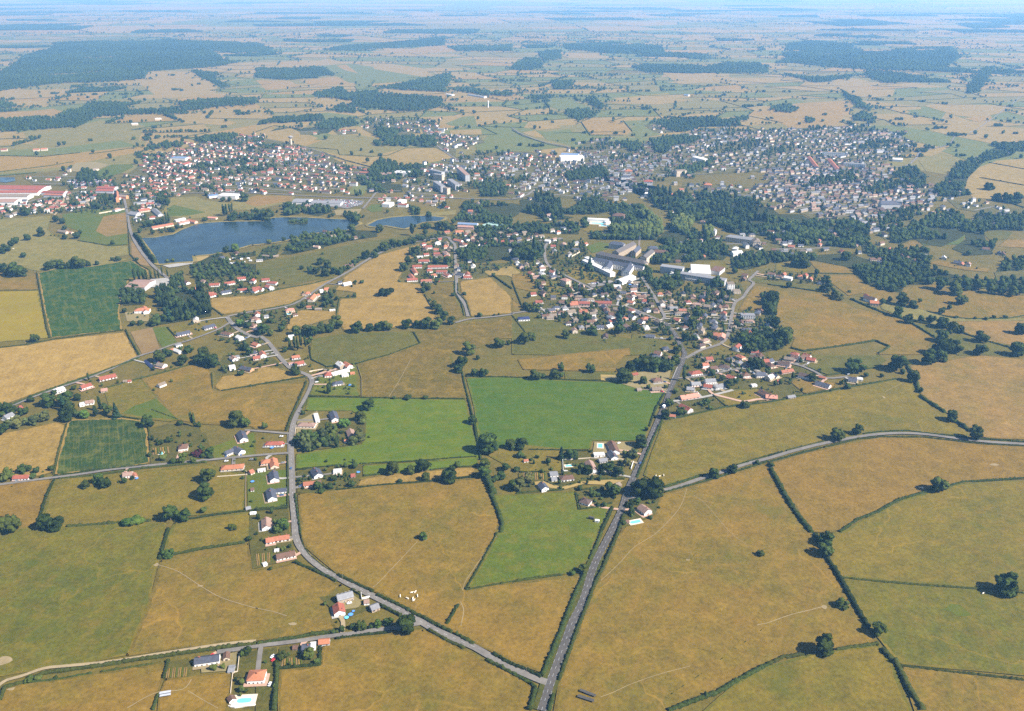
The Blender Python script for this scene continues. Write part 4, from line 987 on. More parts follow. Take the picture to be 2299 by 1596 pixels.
# looser trees and shrubs of the village gardens, over garden ground
for k, (ps, sp) in enumerate((('12:0,640 300,570 620,560 700,700 900,900 1180,900 1330,1000 1700,1030 2000,1050 1960,1420 1560,1580 1400,1400 1000,1400 500,1330 200,1220 260,1080 120,860 0,760', 9.5),
    ('22:1450,60 1600,-20 2299,0 23:0,40 300,50 520,200 300,350 0,400 22:1900,440 1500,540 1430,400', 12), ('10:0,250 400,210 700,130 1130,100 1120,270 880,320 540,320 0,350', 11), ('10:1150,100 1500,100 1540,350 1500,480 1200,480', 12),
    ('11:1370,520 1790,520 1790,760 1760,900 1480,930 1300,900 1380,700', 11), ('10:1700,860 2299,860 2299,1050 1850,1060', 9), ('11:0,1220 400,1110 720,970 740,1190 400,1200 280,1340 0,1420', 10),
    ('10:2080,1240 2299,1210 11:20,1400 200,1580 21:180,0 10:2299,1596 1970,1440', 9), ('20:2000,0 2299,-20 21:170,30 250,110 150,120 20:2100,150 1930,190', 13), ('11:1800,480 2299,540 2299,590 1800,620', 9), ('11:1810,740 2000,780 2299,760 2299,800 1980,900 1830,920', 10),
    ('12:0,500 250,510 290,570 280,700 100,760 0,760', 10), ('13:0,830 450,900 480,950 300,950 0,920', 9), ('12:1560,960 2050,940 2100,1040 1960,1060 1540,1040', 10), ('12:2030,1200 2299,1180 2299,1596 1950,1560 1960,1420', 9), ('21:380,1090 900,1090 900,1190 540,1230 370,1230', 6), ('21:380,830 620,720 960,700 960,800 560,850', 7),
    ('31:210,1020 560,1000 570,1180 210,1210', 14), ('30:2100,1080 2299,1060 31:180,1100 160,1580 30:2200,1440', 16), ('21:520,210 900,230 930,360 480,350', 9), ('21:600,960 950,930 950,1080 600,1090', 9), ('22:60,1060 450,1050 460,950 700,930 1000,1000 1020,1100 200,1240 60,1240', 9), ('22:580,1200 980,1150 900,1330 620,1380', 10), ('22:1050,1290 1320,1270 1290,1430 1000,1560', 10),
    ('20:1340,660 1850,700 1920,930 1350,980', 12), ('31:0,1590 30:2100,1560 2100,1290 31:0,1300', 16), ('21:0,1390 290,1390 300,1596 0,1596', 10), ('22:0,850 450,850 700,870 700,930 450,930 450,1040 0,1040', 14))):
    zn = Zone(PL(ps))
    for x, y in poisson(zn, sp):
        if random.random() < .3 or on_road(x, y, 1.5): continue
        GARDEN_TREES.append((x, y, random.uniform(1.1, 3.4) * (1.15 if y > 1000 else .8)))
    o = sheet('garden_ground', zn.uv, F['garden'], .085 + k * .001)
    later(o, 'mottled village garden ground', 'ground', (sum(u for u, v in zn.uv) / len(zn.uv), sum(v for u, v in zn.uv) / len(zn.uv)), kind='structure')
# the pale plane trees of the abbey park
PLANE = []
for ln, sp in (('12:1180,440 1230,350 1330,420 1340,530 1180,540', 9), ('12:1420,440 1480,370 1600,370 1630,420 1560,500 1450,500', 9), ('12:860,480 1150,440 1200,480 900,520', 9), ('12:1140,320 1200,300 1220,350 1150,370', 10), ('12:1730,470 1790,470 1800,540 1730,560', 10)):
    for x, y in poisson(Zone(PL(ln)), sp): PLANE.append((x, y, random.uniform(6, 8.5)))

# ------------------------------------------------------------------ hedges
HEDGES = '''
3.6,2.6|23:20,1020 150,1260 250,1420 390,1596
3.2,2.4|33:420,20 520,220 640,400 760,620 900,860
3.4,2.4|33:1020,1045 1160,1190 1250,1380 1390,1596
1.6,1.4|33:640,402 950,437 1500,482 1900,507
1.4,1.3|33:2230,535 2310,547
1.6,1.4|33:1160,1192 1500,1232 2310,1327
2.0,1.6|32:2299,1180 33:130,1120 330,1090
2.0,1.6|33:610,1052 800,1022 990,995
2.6,1.8|32:1400,1600 1600,1520 1850,1430 2050,1310 2299,1180
.6,.5|32:1240,1590 1500,1400 1640,1310 1900,1120 2150,940 2260,860
2.2,1.6|23:640,1590 800,1480 1000,1400 1150,1310 1400,1230 1470,1210
1.8,1.4|23:1600,1180 1750,1140 2000,1125 2310,1105
2.6,2|32:150,1600 200,1440 210,1395
2.6,2|32:270,1285 400,980 500,720 590,500 650,372
2.2,1.8|32:700,240 760,110 800,0
2.2,1.8|32:330,1600 370,1460
2.2,1.8|32:420,1330 520,1050 600,830 690,600 740,470 800,350 880,170 950,0 22:1000,1440
1.8,1.5|22:1120,1100 1190,930 1270,740 1350,580
1.8,1.5|22:1230,640 1290,480 1370,340
2.2,1.8|22:790,1600 850,1480 900,1370
2.2,1.7|31:2299,1185 32:150,1240 260,1300
2.2,1.7|31:2299,1262 32:150,1340 215,1390
2.2,1.7|31:735,380 900,460 1055,530
2.2,1.7|31:1090,560 1300,660 1450,740 1650,840 1760,895
2.2,1.7|31:1800,915 1960,1000
2.2,1.7|31:2130,1090 2299,1185
2.2,1.7|31:350,265 500,330 650,400 720,440
1.6,1.4|31:860,510 940,550
2.2,1.7|31:1120,650 1300,745
2.2,1.7|31:1550,870 1700,960 1870,1040
2.2,1.7|31:2070,1145 2299,1262
1.0,.9|31:400,0 420,110 480,200 600,300 735,380
1.6,1.4|21:350,1250 370,1400 400,1600
2.0,1.6|31:1815,645 1760,740 1710,820
1.4,1.3|31:1880,512 2000,310 2165,0
3.0,2.2|21:2110,1250 2180,1420 2210,1520 2200,1596
1.3,1.2|31:1885,515 2100,475 2299,440 32:200,405 450,375
2.0,1.6|31:0,1000 300,950 550,905 740,890
1.6,1.3|31:720,952 900,925 1180,895
2.2,1.7|30:0,1510 50,1385 200,1350 400,1260 800,1208 1300,1130 1700,1075 2000,1030 2299,1000
1.3,1.1|30:210,1350 500,1320 830,1260
1.3,1.1|30:910,1250 1380,1180
1.8,1.5|30:1370,1600 1420,1460
1.8,1.6|30:1470,1310 1510,1150
2.6,2.4|31:185,1160 190,1260 160,1600
2,1.7|31:200,1222 570,1190 575,1010
2.2,1.8|30:1430,240 1470,100 1500,0 20:1510,1560
1.8,1.5|30:1440,228 1550,195 1830,140 2200,85
1.8,1.5|20:340,1500 420,1250 490,1120
2.2,1.7|20:600,1540 900,1520 1060,1505 1350,1490
1.4,1.2|20:1560,1490 1900,1440 2150,1405 2299,1390
1.3,1.1|20:480,1070 520,870 600,620
1.5,1.2|20:480,1090 800,1040 1100,1010 1320,985
1.7,1.4|20:530,1110 800,1086 1100,1044 1300,1014 1860,960
1.4,1.2|20:1080,550 1250,575
1.6,1.3|20:1335,640 1350,850
1.6,1.4|20:940,300 1240,215 1500,150 1740,75
1.2,1.1|20:1910,300 1900,160
1.4,1.2|20:1990,322 2299,268 21:250,225 440,195
1.8,1.5|20:60,470 180,418 300,366 500,290 800,190 1050,100 1250,22
1.6,1.4|21:470,372 900,382 1300,390 1870,396
1.8,1.5|21:1850,150 1880,300 1920,440 1960,620 2000,850 2020,940
1.6,1.3|21:1880,190 2299,200 22:300,215 700,230 1100,245
1.2,1.1|21:955,975 1300,960 1980,910
1.2,1.1|21:960,1085 1180,1062
1.2,1.1|21:1560,1032 1960,995
1.6,1.3|21:360,1030 650,1000 770,990
1.6,1.3|21:720,1212 1100,1170 1500,1140 1960,1090
5.0,4.0|21:2060,1085 2090,1150 2130,1250
1.8,1.5|21:270,680 310,560 380,410 450,240
1.3,1.1|21:415,480 470,380 520,265
1.3,1.1|21:490,0 500,40 640,105
1.3,1.1|21:640,105 900,75 1180,0 11:1470,1490 1410,1385
1.4,1.2|11:480,1510 490,1600
1.4,1.2|11:1510,1050 1570,1160
1.2,1.1|11:720,1240 750,1080 895,1080 895,1040
1.5,1.3|11:1812,950 1812,1040 1885,1110 1925,1240
1.5,1.3|11:1785,930 1785,1050 1845,1130 1868,1240
1.6,1.4|22:1380,575 1600,540 1900,470 2299,425 23:330,360 700,290 1150,215
1.6,1.4|23:340,105 530,180 700,155
1.2,1.1|23:870,125 1060,95 1300,75
3.2,2.6|23:1360,370 1480,450 1590,520
3.2,2.6|23:1690,600 1810,690
3.0,2.4|23:1250,100 1290,160 1340,260 1350,340
1.5,1.3|23:0,905 130,870
1.5,1.3|23:160,860 500,775
1.6,1.4|23:850,708 1000,690 1250,682 1500,710 1850,748 2310,778
1.5,1.3|23:0,960 250,890 480,832
1.6,1.4|23:500,828 800,752 1000,735 1400,740 1900,798 2310,820
1.5,1.3|22:1370,1185 1700,1080 1760,1070
1.5,1.3|22:2020,990 2299,902
1.5,1.3|22:1370,1232 1700,1142 2299,952
2.0,1.7|13:200,1530 320,1560 750,1500 960,1465 1090,1520 990,1580
2.2,1.8|13:740,1090 900,1160 1050,1220 1240,1280 1500,1440
2.0,1.7|13:1300,1290 1550,1340 1760,1400 2000,1480 2310,1572
1.6,1.4|13:1420,1200 1600,1250 1800,1270 2130,1270 2310,1240
1.6,1.4|13:0,960 300,1000 550,1040
1.4,1.3|13:470,860 780,865
1.6,1.4|12:0,1240 150,1430
1.8,1.4|10:330,860 380,1120 420,1360 450,1440
1.6,1.3|10:0,1530 240,1500 450,1460 800,1410 1110,1370
1.8,1.5|10:1130,1370 1160,1440 1250,1596
1.5,1.3|10:700,567 1000,615 1140,600
1.0,1.0|10:1140,300 1165,690
1.6,1.4|10:1165,690 1260,790 1340,830
1.4,1.2|10:1500,1345 1570,1420
1.0,.9|10:0,1012 340,1010
4.0,6.0|10:1210,520 1260,570 1330,680 1400,770
1.4,1.3|22:570,1240 600,1390
1.4,1.3|22:600,1390 780,1365 900,1330
1.4,1.2|22:590,1215 760,1190
1.3,1.2|22:40,1240 300,1220 470,1205
1.3,1.2|22:290,1130 380,1170 520,1170 600,1140
1.2,1.1|22:70,1050 300,1050
1.2,1.2|22:620,1115 1010,1110
1.2,1.2|22:150,850 450,855 700,860
1.4,1.2|22:1800,355 1870,420 1930,470
2.0,1.8|21:0,1390 280,1370
1.4,1.3|21:285,900 285,1380
1.0,.9|20:1360,490 1600,575
1.6,1.4|11:0,1060 180,1010 500,955 700,905
1.3,1.2|11:40,1190 300,1140 400,1100
1.3,1.2|10:1890,1160 2000,1240
1.6,1.4|12:0,930 90,1160
2.4,2|11:2130,880 2200,930 2299,1000
1.4,1.2|12:470,980 640,1000
1.3,1.2|12:700,730 640,700
2.0,1.6|01:590,1365 800,1440 1080,1515
1.6,1.4|01:750,1390 735,1345 470,1325
1.6,1.4|01:750,1392 1040,1408 1190,1395 1340,1332 1620,1326
1.6,1.5|02:0,1170 100,1225 330,1300 500,1330
1.8,1.5|01:0,1185 160,1130 400,1160
1.8,1.6|00:0,1545 450,1490 660,1455
1.8,1.6|00:0,1400 380,1408 720,1372
1.8,1.6|00:800,1385 1000,1360 1300,1310
1.8,1.6|13:1400,60 1640,90
1.8,1.6|13:1900,0 2299,70
1.8,1.6|03:1980,1460 2299,1520
2.2,1.8|13:2000,170 2299,270
1.8,1.6|02:620,1095 700,1215 1000,1215
1.8,1.6|02:1000,1085 1080,1180
'''
def hedge_mesh(P, w, h, seed):
    r = np.random.default_rng(seed)
    D = math.hypot(P[0].x, P[0].y)
    step = 1.3 if D < 900 else (2.2 if D < 1500 else 4.0)
    pts = []
    for a, b_ in zip(P, P[1:]):
        n = max(1, int((b_ - a).length / step)); pts += [a.lerp(b_, k / n) for k in range(n)]
    pts.append(P[-1])
    prof = ((-.5, 0), (-.52, .55), (-.3, .98), (.3, 1.0), (.52, .55), (.5, 0))
    V, Fc, m = [], [], len(prof)
    for i, p in enumerate(pts):
        d = (pts[min(i + 1, len(pts) - 1)] - pts[max(i - 1, 0)]).normalized(); n = Vector((-d.y, d.x, 0))
        hh, ww = h * r.uniform(.7, 1.25), w * r.uniform(.75, 1.25)
        if r.random() < .04: hh *= 1.5
        jx = r.uniform(-.2, .2)
        for x, z in prof:
            q = p + n * ((x + jx * .4) * ww + r.uniform(-.12, .12) * w) + d * r.uniform(-.4, .4)
            V.append((q.x, q.y, .02 if z == 0 else z * hh + .05 + r.uniform(-.12, .12) * h))
    for i in range(len(pts) - 1):
        for k in range(m - 1):
            a = i * m + k
            Fc += [(a, a + m, a + m + 1), (a, a + m + 1, a + 1)]
    Fc += [(0, 1, 2), (0, 2, 3), (0, 3, 4), (0, 4, 5)]
    b0 = (len(pts) - 1) * m
    Fc += [(b0, b0 + 2, b0 + 1), (b0, b0 + 3, b0 + 2), (b0, b0 + 4, b0 + 3), (b0, b0 + 5, b0 + 4)]
    V = np.array(V); Fc = np.array(Fc)
    if D < 1500:
        tri = V[Fc]; cen = tri.mean(1); nn = np.cross(tri[:, 1] - tri[:, 0], tri[:, 2] - tri[:, 0]); nn /= np.linalg.norm(nn, axis=1)[:, None] + 1e-9
        idx = r.choice(len(cen), min(len(cen), int(len(cen) * .45)), replace=False)
        V, Fc = join([(V, Fc), sprays(r, cen[idx], nn[idx], .22 * max(.8, h * .45))])
    return V, Fc
for i, ln in enumerate(HEDGES.strip().splitlines()):
    wh, s = ln.split('|')
    w, h = (float(q) for q in wh.split(','))
    w *= 1.3; h *= 1.35  # hedges enlarged so their shape takes in the dark shadow strips beside them
    uv = PL(s)
    V, Fc = hedge_mesh([G(u, v) for u, v in uv], w, h, 900 + i)
    c = V.mean(0); V = V - [c[0], c[1], 0]
    o = obj('hedge', np_mesh('hedge', V, Fc, M['hedge']), None, (c[0], c[1], 0))
    ln_ = sum((G(*a) - G(*b_)).length for a, b_ in zip(uv, uv[1:]))
    ph = ('tall thick' if h > 2.9 else 'trimmed' if h > 2.0 else 'low thin') + (' long' if ln_ > 260 else '' if ln_ > 70 else ' short') + ' field hedge'
    later(o, ph, 'hedge', (sum(u for u, v in uv) / len(uv), sum(v for u, v in uv) / len(uv)), 'field and garden hedges')

# ------------------------------------------------------------------ the trees: the largest in view as things, the rest as one mass
def seen_size(t):
    return t[2] * FOC / max(1, (t[1] * CP + CAM_H * SP))
def in_view(x, y, z=0):
    d = y * CP - (z - CAM_H) * SP
    if d < 1: return False
    u, v = inv((x, y, z)); return -25 < u < 2325 and -20 < v < 1625
TREES = [t for t in TREES if in_view(t[0], t[1], 3)]
TREES = [t for t in TREES if t[3] != 'x' and not (t[2] < 9 and on_road(t[0], t[1], -3.5 + min(2, t[2] * .3)))]
TREES.sort(key=seen_size, reverse=True)
TONE = {'dark': 'dark', 'mid': 'green', 'olive': 'grey-green', 'light': 'bright green', 'purple': 'purple', 'conifer': 'blackish'}
FORM = {'round': 'round tree', 'low': 'spreading tree', 'ragged': 'ragged tree', 'poplar': 'slim poplar', 'conifer': 'pointed conifer'}
NAME = {'round': 'broadleaf_tree', 'low': 'spreading_tree', 'ragged': 'broadleaf_tree', 'poplar': 'poplar_tree', 'conifer': 'conifer_tree'}
proto = {}
for i, (x, y, rad, form, tone) in enumerate(TREES[:298]):
    k = i % FORMS[form]
    H = {'round': 1.75, 'low': 1.15, 'ragged': 2.0, 'poplar': 7.0, 'conifer': 3.6}[form]
    key = (form, k, tone)
    if key not in proto:
        e = empty(NAME[form], (0, 0, 0))
        c = obj('crown', crown_mesh(form, k, tone), e)
        t = obj('trunk', TRUNK_ME, e)
        proto[key] = (e, c, t)
    else:
        e0, c0, t0 = proto[key]
        e = link(e0.copy()); c = link(c0.copy()); t = link(t0.copy())
        c.parent = e; t.parent = e
    zb = .02
    gap = (.10 if form in ('round', 'ragged') else .03) * rad * H
    e.location = (x, y, zb); e.rotation_euler = (0, 0, random.uniform(0, 6.28))
    sx = random.uniform(.92, 1.1)
    c.location = (0, 0, gap * .6); c.scale = (rad * sx, rad / sx, rad * random.uniform(.9, 1.1) * (1 - .04))
    t.location = (0, 0, 0); tr = max(.18, rad * .07); t.scale = (tr, tr, gap + rad * H * .35)
    size = 'huge' if rad > 10 else 'large' if rad > 6.5 else 'middling' if rad > 3.8 else 'small'
    later(e, size + ' ' + TONE[tone] + ' ' + FORM[form], 'tree', inv((x, y, rad)), 'trees of the fields and gardens')
mass = Mass(); massf = Mass()
for x, y, rad, form, tone in TREES[298:]:
    h = {'round': 1.0, 'low': .75, 'ragged': 1.25, 'poplar': 3.6, 'conifer': 2.0}[form]
    tint = {'dark': .3, 'mid': .65, 'olive': .85, 'light': 1.15, 'purple': .1, 'conifer': .1}[tone] + random.uniform(-.2, .2)
    mass.add(x, y, 0, rad * (1.05 if form not in ('poplar', 'conifer') else .8), rad * h * 1.15, tint)
print('trees', len(TREES))
pm = Mass()
for x, y, rad in PLANE: pm.add(x, y, 0, rad, rad * 1.5)
tag(pm.build('plane_tree_grove', M['plane_leaf'], TEMP_NEAR), 'pale yellow green plane trees massed in the park behind the school', 'trees', kind='stuff')
# ------------------------------------------------------------------ town zones (used to keep farmland trees out)
TOWN = [  # polygon | house spacing m | roof mix | wall mix | trees per house | alignment degrees | kind
 ('10:1080,10 1330,-160 1760,-300 2240,-380 11:260,-320 460,-280 620,-210 820,-110 1020,-90 900,20 830,80 760,140 400,140 0,130 10:2299,130 1760,130 1560,170 1400,180 1180,150', 22, 'red terracotta terracotta brown pinkbrown slate brown', 'white white cream stonewall', .75, -18),
 ('10:200,-10 640,-20 1100,20 1080,130 860,160 640,170 620,290 0,320 0,290 180,240 420,170 640,130 640,80 300,60', 30, 'terracotta red slate brown', 'white cream', .5, 10),
 ('11:1320,90 1480,-90 1850,-200 2299,-240 12:0,-240 300,-220 420,-120 0,-60 11:2299,-10 2299,190 1990,60 1700,180 1360,160', 24, 'slate grey brown terracotta', 'white white cream', .5, -10),
 ('12:0,-60 420,-120 560,-240 900,-220 1300,-180 1350,-20 1200,180 1340,90 1180,120 960,180 700,190 400,180 300,160 0,200', 20, 'slate grey darkbrown brown grey', 'cream white stonewall white greywall', .4, -8),
 ('12:560,-240 700,-340 1350,-300 1700,-450 2299,-430 13:0,-430 400,-450 760,-470 1100,-420 1300,-330 1280,-220 1080,-150 1000,-80 560,-120 300,-100 0,-60 12:2299,-60 1600,-20 1350,-20 1200,-180', 25, 'slate slate grey darkbrown brown pinkbrown', 'cream stonewall greywall stonewall white', 1.0, 12),
 ('13:0,-60 300,-100 560,-120 1000,-80 1150,30 1440,90 1560,150 1480,200 1420,320 1300,400 1150,470 1060,560 920,480 700,380 420,400 330,330 200,300 0,240', 16, 'slate brown darkbrown pinkbrown slate grey', 'cream stonewall greywall stonewall stonewall', .85, 20),
 ('12:1540,40 1700,60 2299,100 2299,240 2000,190 1900,130 1700,110 1500,170', 22, 'slate brown grey terracotta', 'white cream', .7, 5),
 ('13:0,570 200,590 560,590 640,640 440,680 200,720 0,690', 18, 'slate brown grey terracotta', 'cream white stonewall', .2, 8),
 ('12:1820,500 2000,520 2210,520 2299,590 2299,680 2050,690 1900,600', 22, 'slate grey brown', 'white white cream', .4, 8),
 ('13:860,620 1080,580 1100,640 1290,720 1190,820 960,800 930,700', 24, 'brown slate terracotta', 'cream stonewall white', .7, 10),
 ('13:2030,850 2299,820 2299,920 2060,930', 22, 'brown slate terracotta', 'cream white', .6, 10),
 ('13:1600,190 1900,240 2299,290 2299,380 2000,330 1700,280', 26, 'grey slate brown', 'white cream', .6, 10),
 ('01:1000,1060 1500,1080 1520,1140 1300,1250 1120,1240 960,1160', 34, 'brown slate terracotta', 'cream white', 1.2, -20),
 ('01:1440,1060 1600,1080 1640,1200 2000,1230 2060,1280 1800,1340 1790,1420 1560,1300 1480,1150', 24, 'brown slate grey terracotta', 'white cream', .6, -30),
 ('01:690,1170 900,1160 920,1200 740,1210', 20, 'terracotta red', 'white cream', .2, 5),
 ('01:390,1180 560,1170 560,1210 400,1210', 26, 'terracotta', 'cream', .4, 5),
 ('02:1180,1120 1420,1130 1450,1190 1280,1190', 26, 'slate brown', 'cream', .8, 15),
 ('00:1300,1530 1560,1440 1690,1440 1700,1596 1240,1596', 22, 'red terracotta', 'white', .4, -15),
]
TOWN_Z = [Zone(PL(t[0])) for t in TOWN]

# ------------------------------------------------------------------ hazy woods
FOREST = [
 '00:0,660 130,580 220,500 500,430 480,390 870,370 1050,380 1500,360 2299,390 01:130,440 170,480 00:2299,500 1860,450 1990,510 2000,540 2150,560 1950,600 1340,640 1290,700 1200,720 900,740 560,745 180,790 0,820',
 '01:0,620 350,620 600,610 710,670 500,700 300,720 0,700',
 '01:680,880 880,850 1200,850 1680,880 1660,970 1350,1010 900,960 870,910',
 '03:130,480 180,400 350,370 700,390 780,440 850,470 1100,460 1350,430 1650,430 1730,520 1600,600 1400,640 900,630 500,600 180,560',
 '02:1080,610 1200,580 1750,600 1900,570 2200,570 2299,600 03:0,620 02:2299,660 1480,655 1200,650',
 '00:420,1100 640,1000 1100,960 1190,1000 1560,990 1700,1020 1200,1030 880,1050 680,1150 420,1140',
 '00:0,920 180,960 170,1000 0,1010', '00:0,1090 400,1060 640,1100 560,1150 0,1190',
 '00:1720,640 1950,660 1940,720 2060,780 1990,790 1800,690',
 '00:1600,930 2299,860 2299,940 1960,960 1650,1010',
 '01:520,850 760,790 820,840 1080,820 1120,860 880,870 580,880',
 '01:1080,790 1300,760 1640,690 1750,650 1740,740 1700,830 1300,810',
 '01:1740,770 2080,830 2299,850 2299,870 2000,850 1760,810',
 '01:700,960 880,940 900,1020 720,1010', '01:540,1130 700,1070 840,1080 930,1130 560,1190',
 '01:1080,1150 1320,1180 1200,1260 1080,1230', '01:820,410 1400,370 1700,330 1690,410 1300,430 1000,460 600,450',
 '01:1720,420 2299,400 2299,460 1800,460', '02:0,590 120,530 250,530 280,600 180,630 0,630',
 '02:230,470 440,450 440,530 290,550', '02:460,410 900,380 1350,420 1370,480 1750,490 1740,540 1250,490 860,480 480,440',
 '01:0,390 130,440 170,480 20,500', '03:1780,800 1850,720 1930,620 2040,600 1980,700 1900,830 1790,850',
 '03:880,640 1000,640 1400,690 1410,730 1040,750 880,680', '03:140,670 300,690 480,700 840,680 500,740 400,740',
 '03:640,800 720,860 830,880 840,930 930,980 900,1010 770,940 700,880', '03:10,970 190,950 270,1000 240,1020 20,1000',
 '02:480,1000 680,990 750,1050 600,1090 480,1040', '02:660,890 740,880 830,960 800,990 700,940',
 '02:1250,1280 1420,1240 1700,1240 1640,1290 1450,1300 1390,1380 1290,1370', '02:960,1300 1140,1290 1170,1360 1080,1370',
 '02:1240,1090 1480,1090 1720,1110 1600,1180 1460,1190', '02:1900,1090 2120,1050 2120,1090 1920,1105',
 '00:1760,1250 2000,1215 2160,1230 2040,1270 1800,1290', '00:1310,1320 1600,1290 1660,1320 1340,1345',
 '00:690,1596 760,1530 880,1570 920,1640 700,1640',
 '01:980,1596 1120,1440 1350,1500 1480,1470 1500,1596', '02:1640,1500 1840,1440 1700,1540 1560,1596 1400,1560',
 '02:480,1560 640,1520 820,1500 880,1596 500,1640', '03:320,1050 400,1080 410,1110 350,1110', '03:760,1050 860,1020 970,1070 940,1100 780,1080',
 '02:350,730 540,730 540,770 380,800', '02:170,860 360,860 350,890 180,900',
]
FOREST_Z = [Zone(PL(s)) for s in FOREST]
fr = Mass()
for zn in FOREST_Z:
    ym = zn.bb[1]
    sp = 11 if ym < 3200 else 14 if ym < 4800 else 19
    for x, y in poisson(zn, sp):
        wv = math.sin(x * .006 + y * .002) + math.sin(y * .0045 - x * .0016) + math.sin((x - y) * .013) * .7
        if wv > 2.05: continue
        if random.random() < .14: x += random.gauss(0, sp * 2.2); y += random.gauss(0, sp * 3.2)
        if in_view(x, y): fr.add(x, y, 0, sp * random.uniform(.5, .8), random.uniform(6, 11) * (1 + .22 * math.sin(wv * 2)), random.uniform(.0, .5) + .25 * (wv > .3))
    
# ------------------------------------------------------------------ distant farmland: an irregular mosaic of fields with hedges and hedgerow trees
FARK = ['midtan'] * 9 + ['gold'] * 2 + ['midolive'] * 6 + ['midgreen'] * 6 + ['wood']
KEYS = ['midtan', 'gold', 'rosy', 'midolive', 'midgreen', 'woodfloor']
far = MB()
hv, hf, ha = [], [], []
def near_excluded(x, y):
    for z in LAKE_Z: 
        if z.has(x, y): return True
    return any(z.has(x, y) for z in TOWN_Z)
def in_field(x, y): return any(z.has(x, y) for z in FIELD_ZONES)
def hedge_line(p, q, h=2.0, w=3.6):
    d = Vector((q[0] - p[0], q[1] - p[1], 0)); L = d.length
    if L < 1: return
    d /= L; n = Vector((-d.y, d.x, 0)) * w * .5
    b = len(hv)
    for a in (p, q):
        for s, z in ((-1, 0.1), (-.7, h), (.7, h), (1, 0.1)):
            hv.append((a[0] + n.x * s, a[1] + n.y * s, z)); ha.append(.1)
    for k in range(3):
        hf.extend([(b + k, b + 4 + k, b + 5 + k), (b + k, b + 5 + k, b + k + 1)])
def mosaic(y0, y1, cw, ch, rot, far_k, treep):
    ca, sa = math.cos(R(rot)), math.sin(R(rot))
    cx, cy = 0.0, (y0 + y1) / 2
    hw = .64 * y1 + 400; n_i, n_j = int(hw * 2.5 / cw), int((y1 - y0) * 1.9 / ch)
    V = {}
    def vert(i, j):
        if (i, j) not in V:
            x = (i - n_i / 2 + random.uniform(-.34, .34) + (.5 if j % 2 else 0) * .6) * cw; y = (j - n_j / 2 + random.uniform(-.34, .34)) * ch
            V[i, j] = (x * ca - y * sa + cx, x * sa + y * ca + cy)
        return V[i, j]
    K = {}
    for j in range(n_j):
        for i in range(n_i):
            q = [vert(i, j), vert(i + 1, j), vert(i + 1, j + 1), vert(i, j + 1)]
            mx, my = sum(a[0] for a in q) / 4, sum(a[1] for a in q) / 4
            if not (y0 < my < y1) or not (in_view(mx, my) or in_view(*q[0]) or in_view(*q[2])): continue
            k = K.get((i - 1, j)) if random.random() < .22 else random.choice(FARK)
            k = k or random.choice(FARK)
            if far_k > 2 and random.random() < .1: k = 'wood'
            K[i, j] = k
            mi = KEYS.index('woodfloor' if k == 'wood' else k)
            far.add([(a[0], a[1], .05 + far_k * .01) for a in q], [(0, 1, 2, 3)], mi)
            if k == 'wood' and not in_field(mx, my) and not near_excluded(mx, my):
                t0 = random.uniform(0, .3)
                sp = max(13, my / 420)
                nn = int(cw * ch / sp / sp)
                for _ in range(min(nn, 420)):
                    a, b_ = random.random(), random.random()
                    x = (q[0][0] * (1 - a) + q[1][0] * a) * (1 - b_) + (q[3][0] * (1 - a) + q[2][0] * a) * b_
                    y = (q[0][1] * (1 - a) + q[1][1] * a) * (1 - b_) + (q[3][1] * (1 - a) + q[2][1] * a) * b_
                    fr.add(x, y, 0, sp * random.uniform(.6, .9), random.uniform(7, 11), t0 + random.uniform(0, .3))
            for (a, b_) in ((q[0], q[1]), (q[0], q[3])):
                L = math.hypot(a[0] - b_[0], a[1] - b_[1])
                m_ = ((a[0] + b_[0]) / 2, (a[1] + b_[1]) / 2)
                if in_field(*m_) or near_excluded(*m_): continue
                if random.random() < (.6 if far_k < 3 else .2): hedge_line(a, b_, 1.6, 2.8)
                dens = random.choice((0, .25, .5, 1, 2.4)) * treep * max(0, 1 + 1.1 * math.sin(mx * .0021 + 1) * math.sin(my * .0017) + .5 * math.sin((mx + my) * .0009))
                for _ in range(int(L / 30 * dens + random.random())):
                    t = random.random(); x = a[0] + (b_[0] - a[0]) * t; y = a[1] + (b_[1] - a[1]) * t
                    r_ = random.uniform(3.5, 7) * (1 + my / 30000)
                    if not any(z.has(x, y) for z in LAKE_Z): fr.add(x + random.uniform(-4, 4), y + random.uniform(-4, 4), 0, r_, r_ * 1.25, random.uniform(.1, .6))
            for _ in range(int(random.random() * 1.7 * treep)):
                a, b_ = random.random(), random.random(); x, y = q[0][0] + (q[2][0] - q[0][0]) * a, q[0][1] + (q[2][1] - q[0][1]) * b_
                r_ = random.uniform(3.5, 6.5)
                if not near_excluded(x, y) and not in_field(x, y): fr.add(x, y, 0, r_, r_ * 1.25, random.uniform(.1, .6))
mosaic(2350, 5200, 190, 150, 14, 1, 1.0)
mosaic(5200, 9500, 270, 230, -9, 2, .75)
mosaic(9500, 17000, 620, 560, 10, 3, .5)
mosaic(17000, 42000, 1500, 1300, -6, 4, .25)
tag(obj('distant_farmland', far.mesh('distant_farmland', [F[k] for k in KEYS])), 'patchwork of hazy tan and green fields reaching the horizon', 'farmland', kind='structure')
tag(obj('distant_hedges', np_mesh('distant_hedges', np.array(hv), np.array(hf), M['far_leaf'], attr=ha)), 'dark hedge lines between the distant fields', 'hedges', kind='stuff')

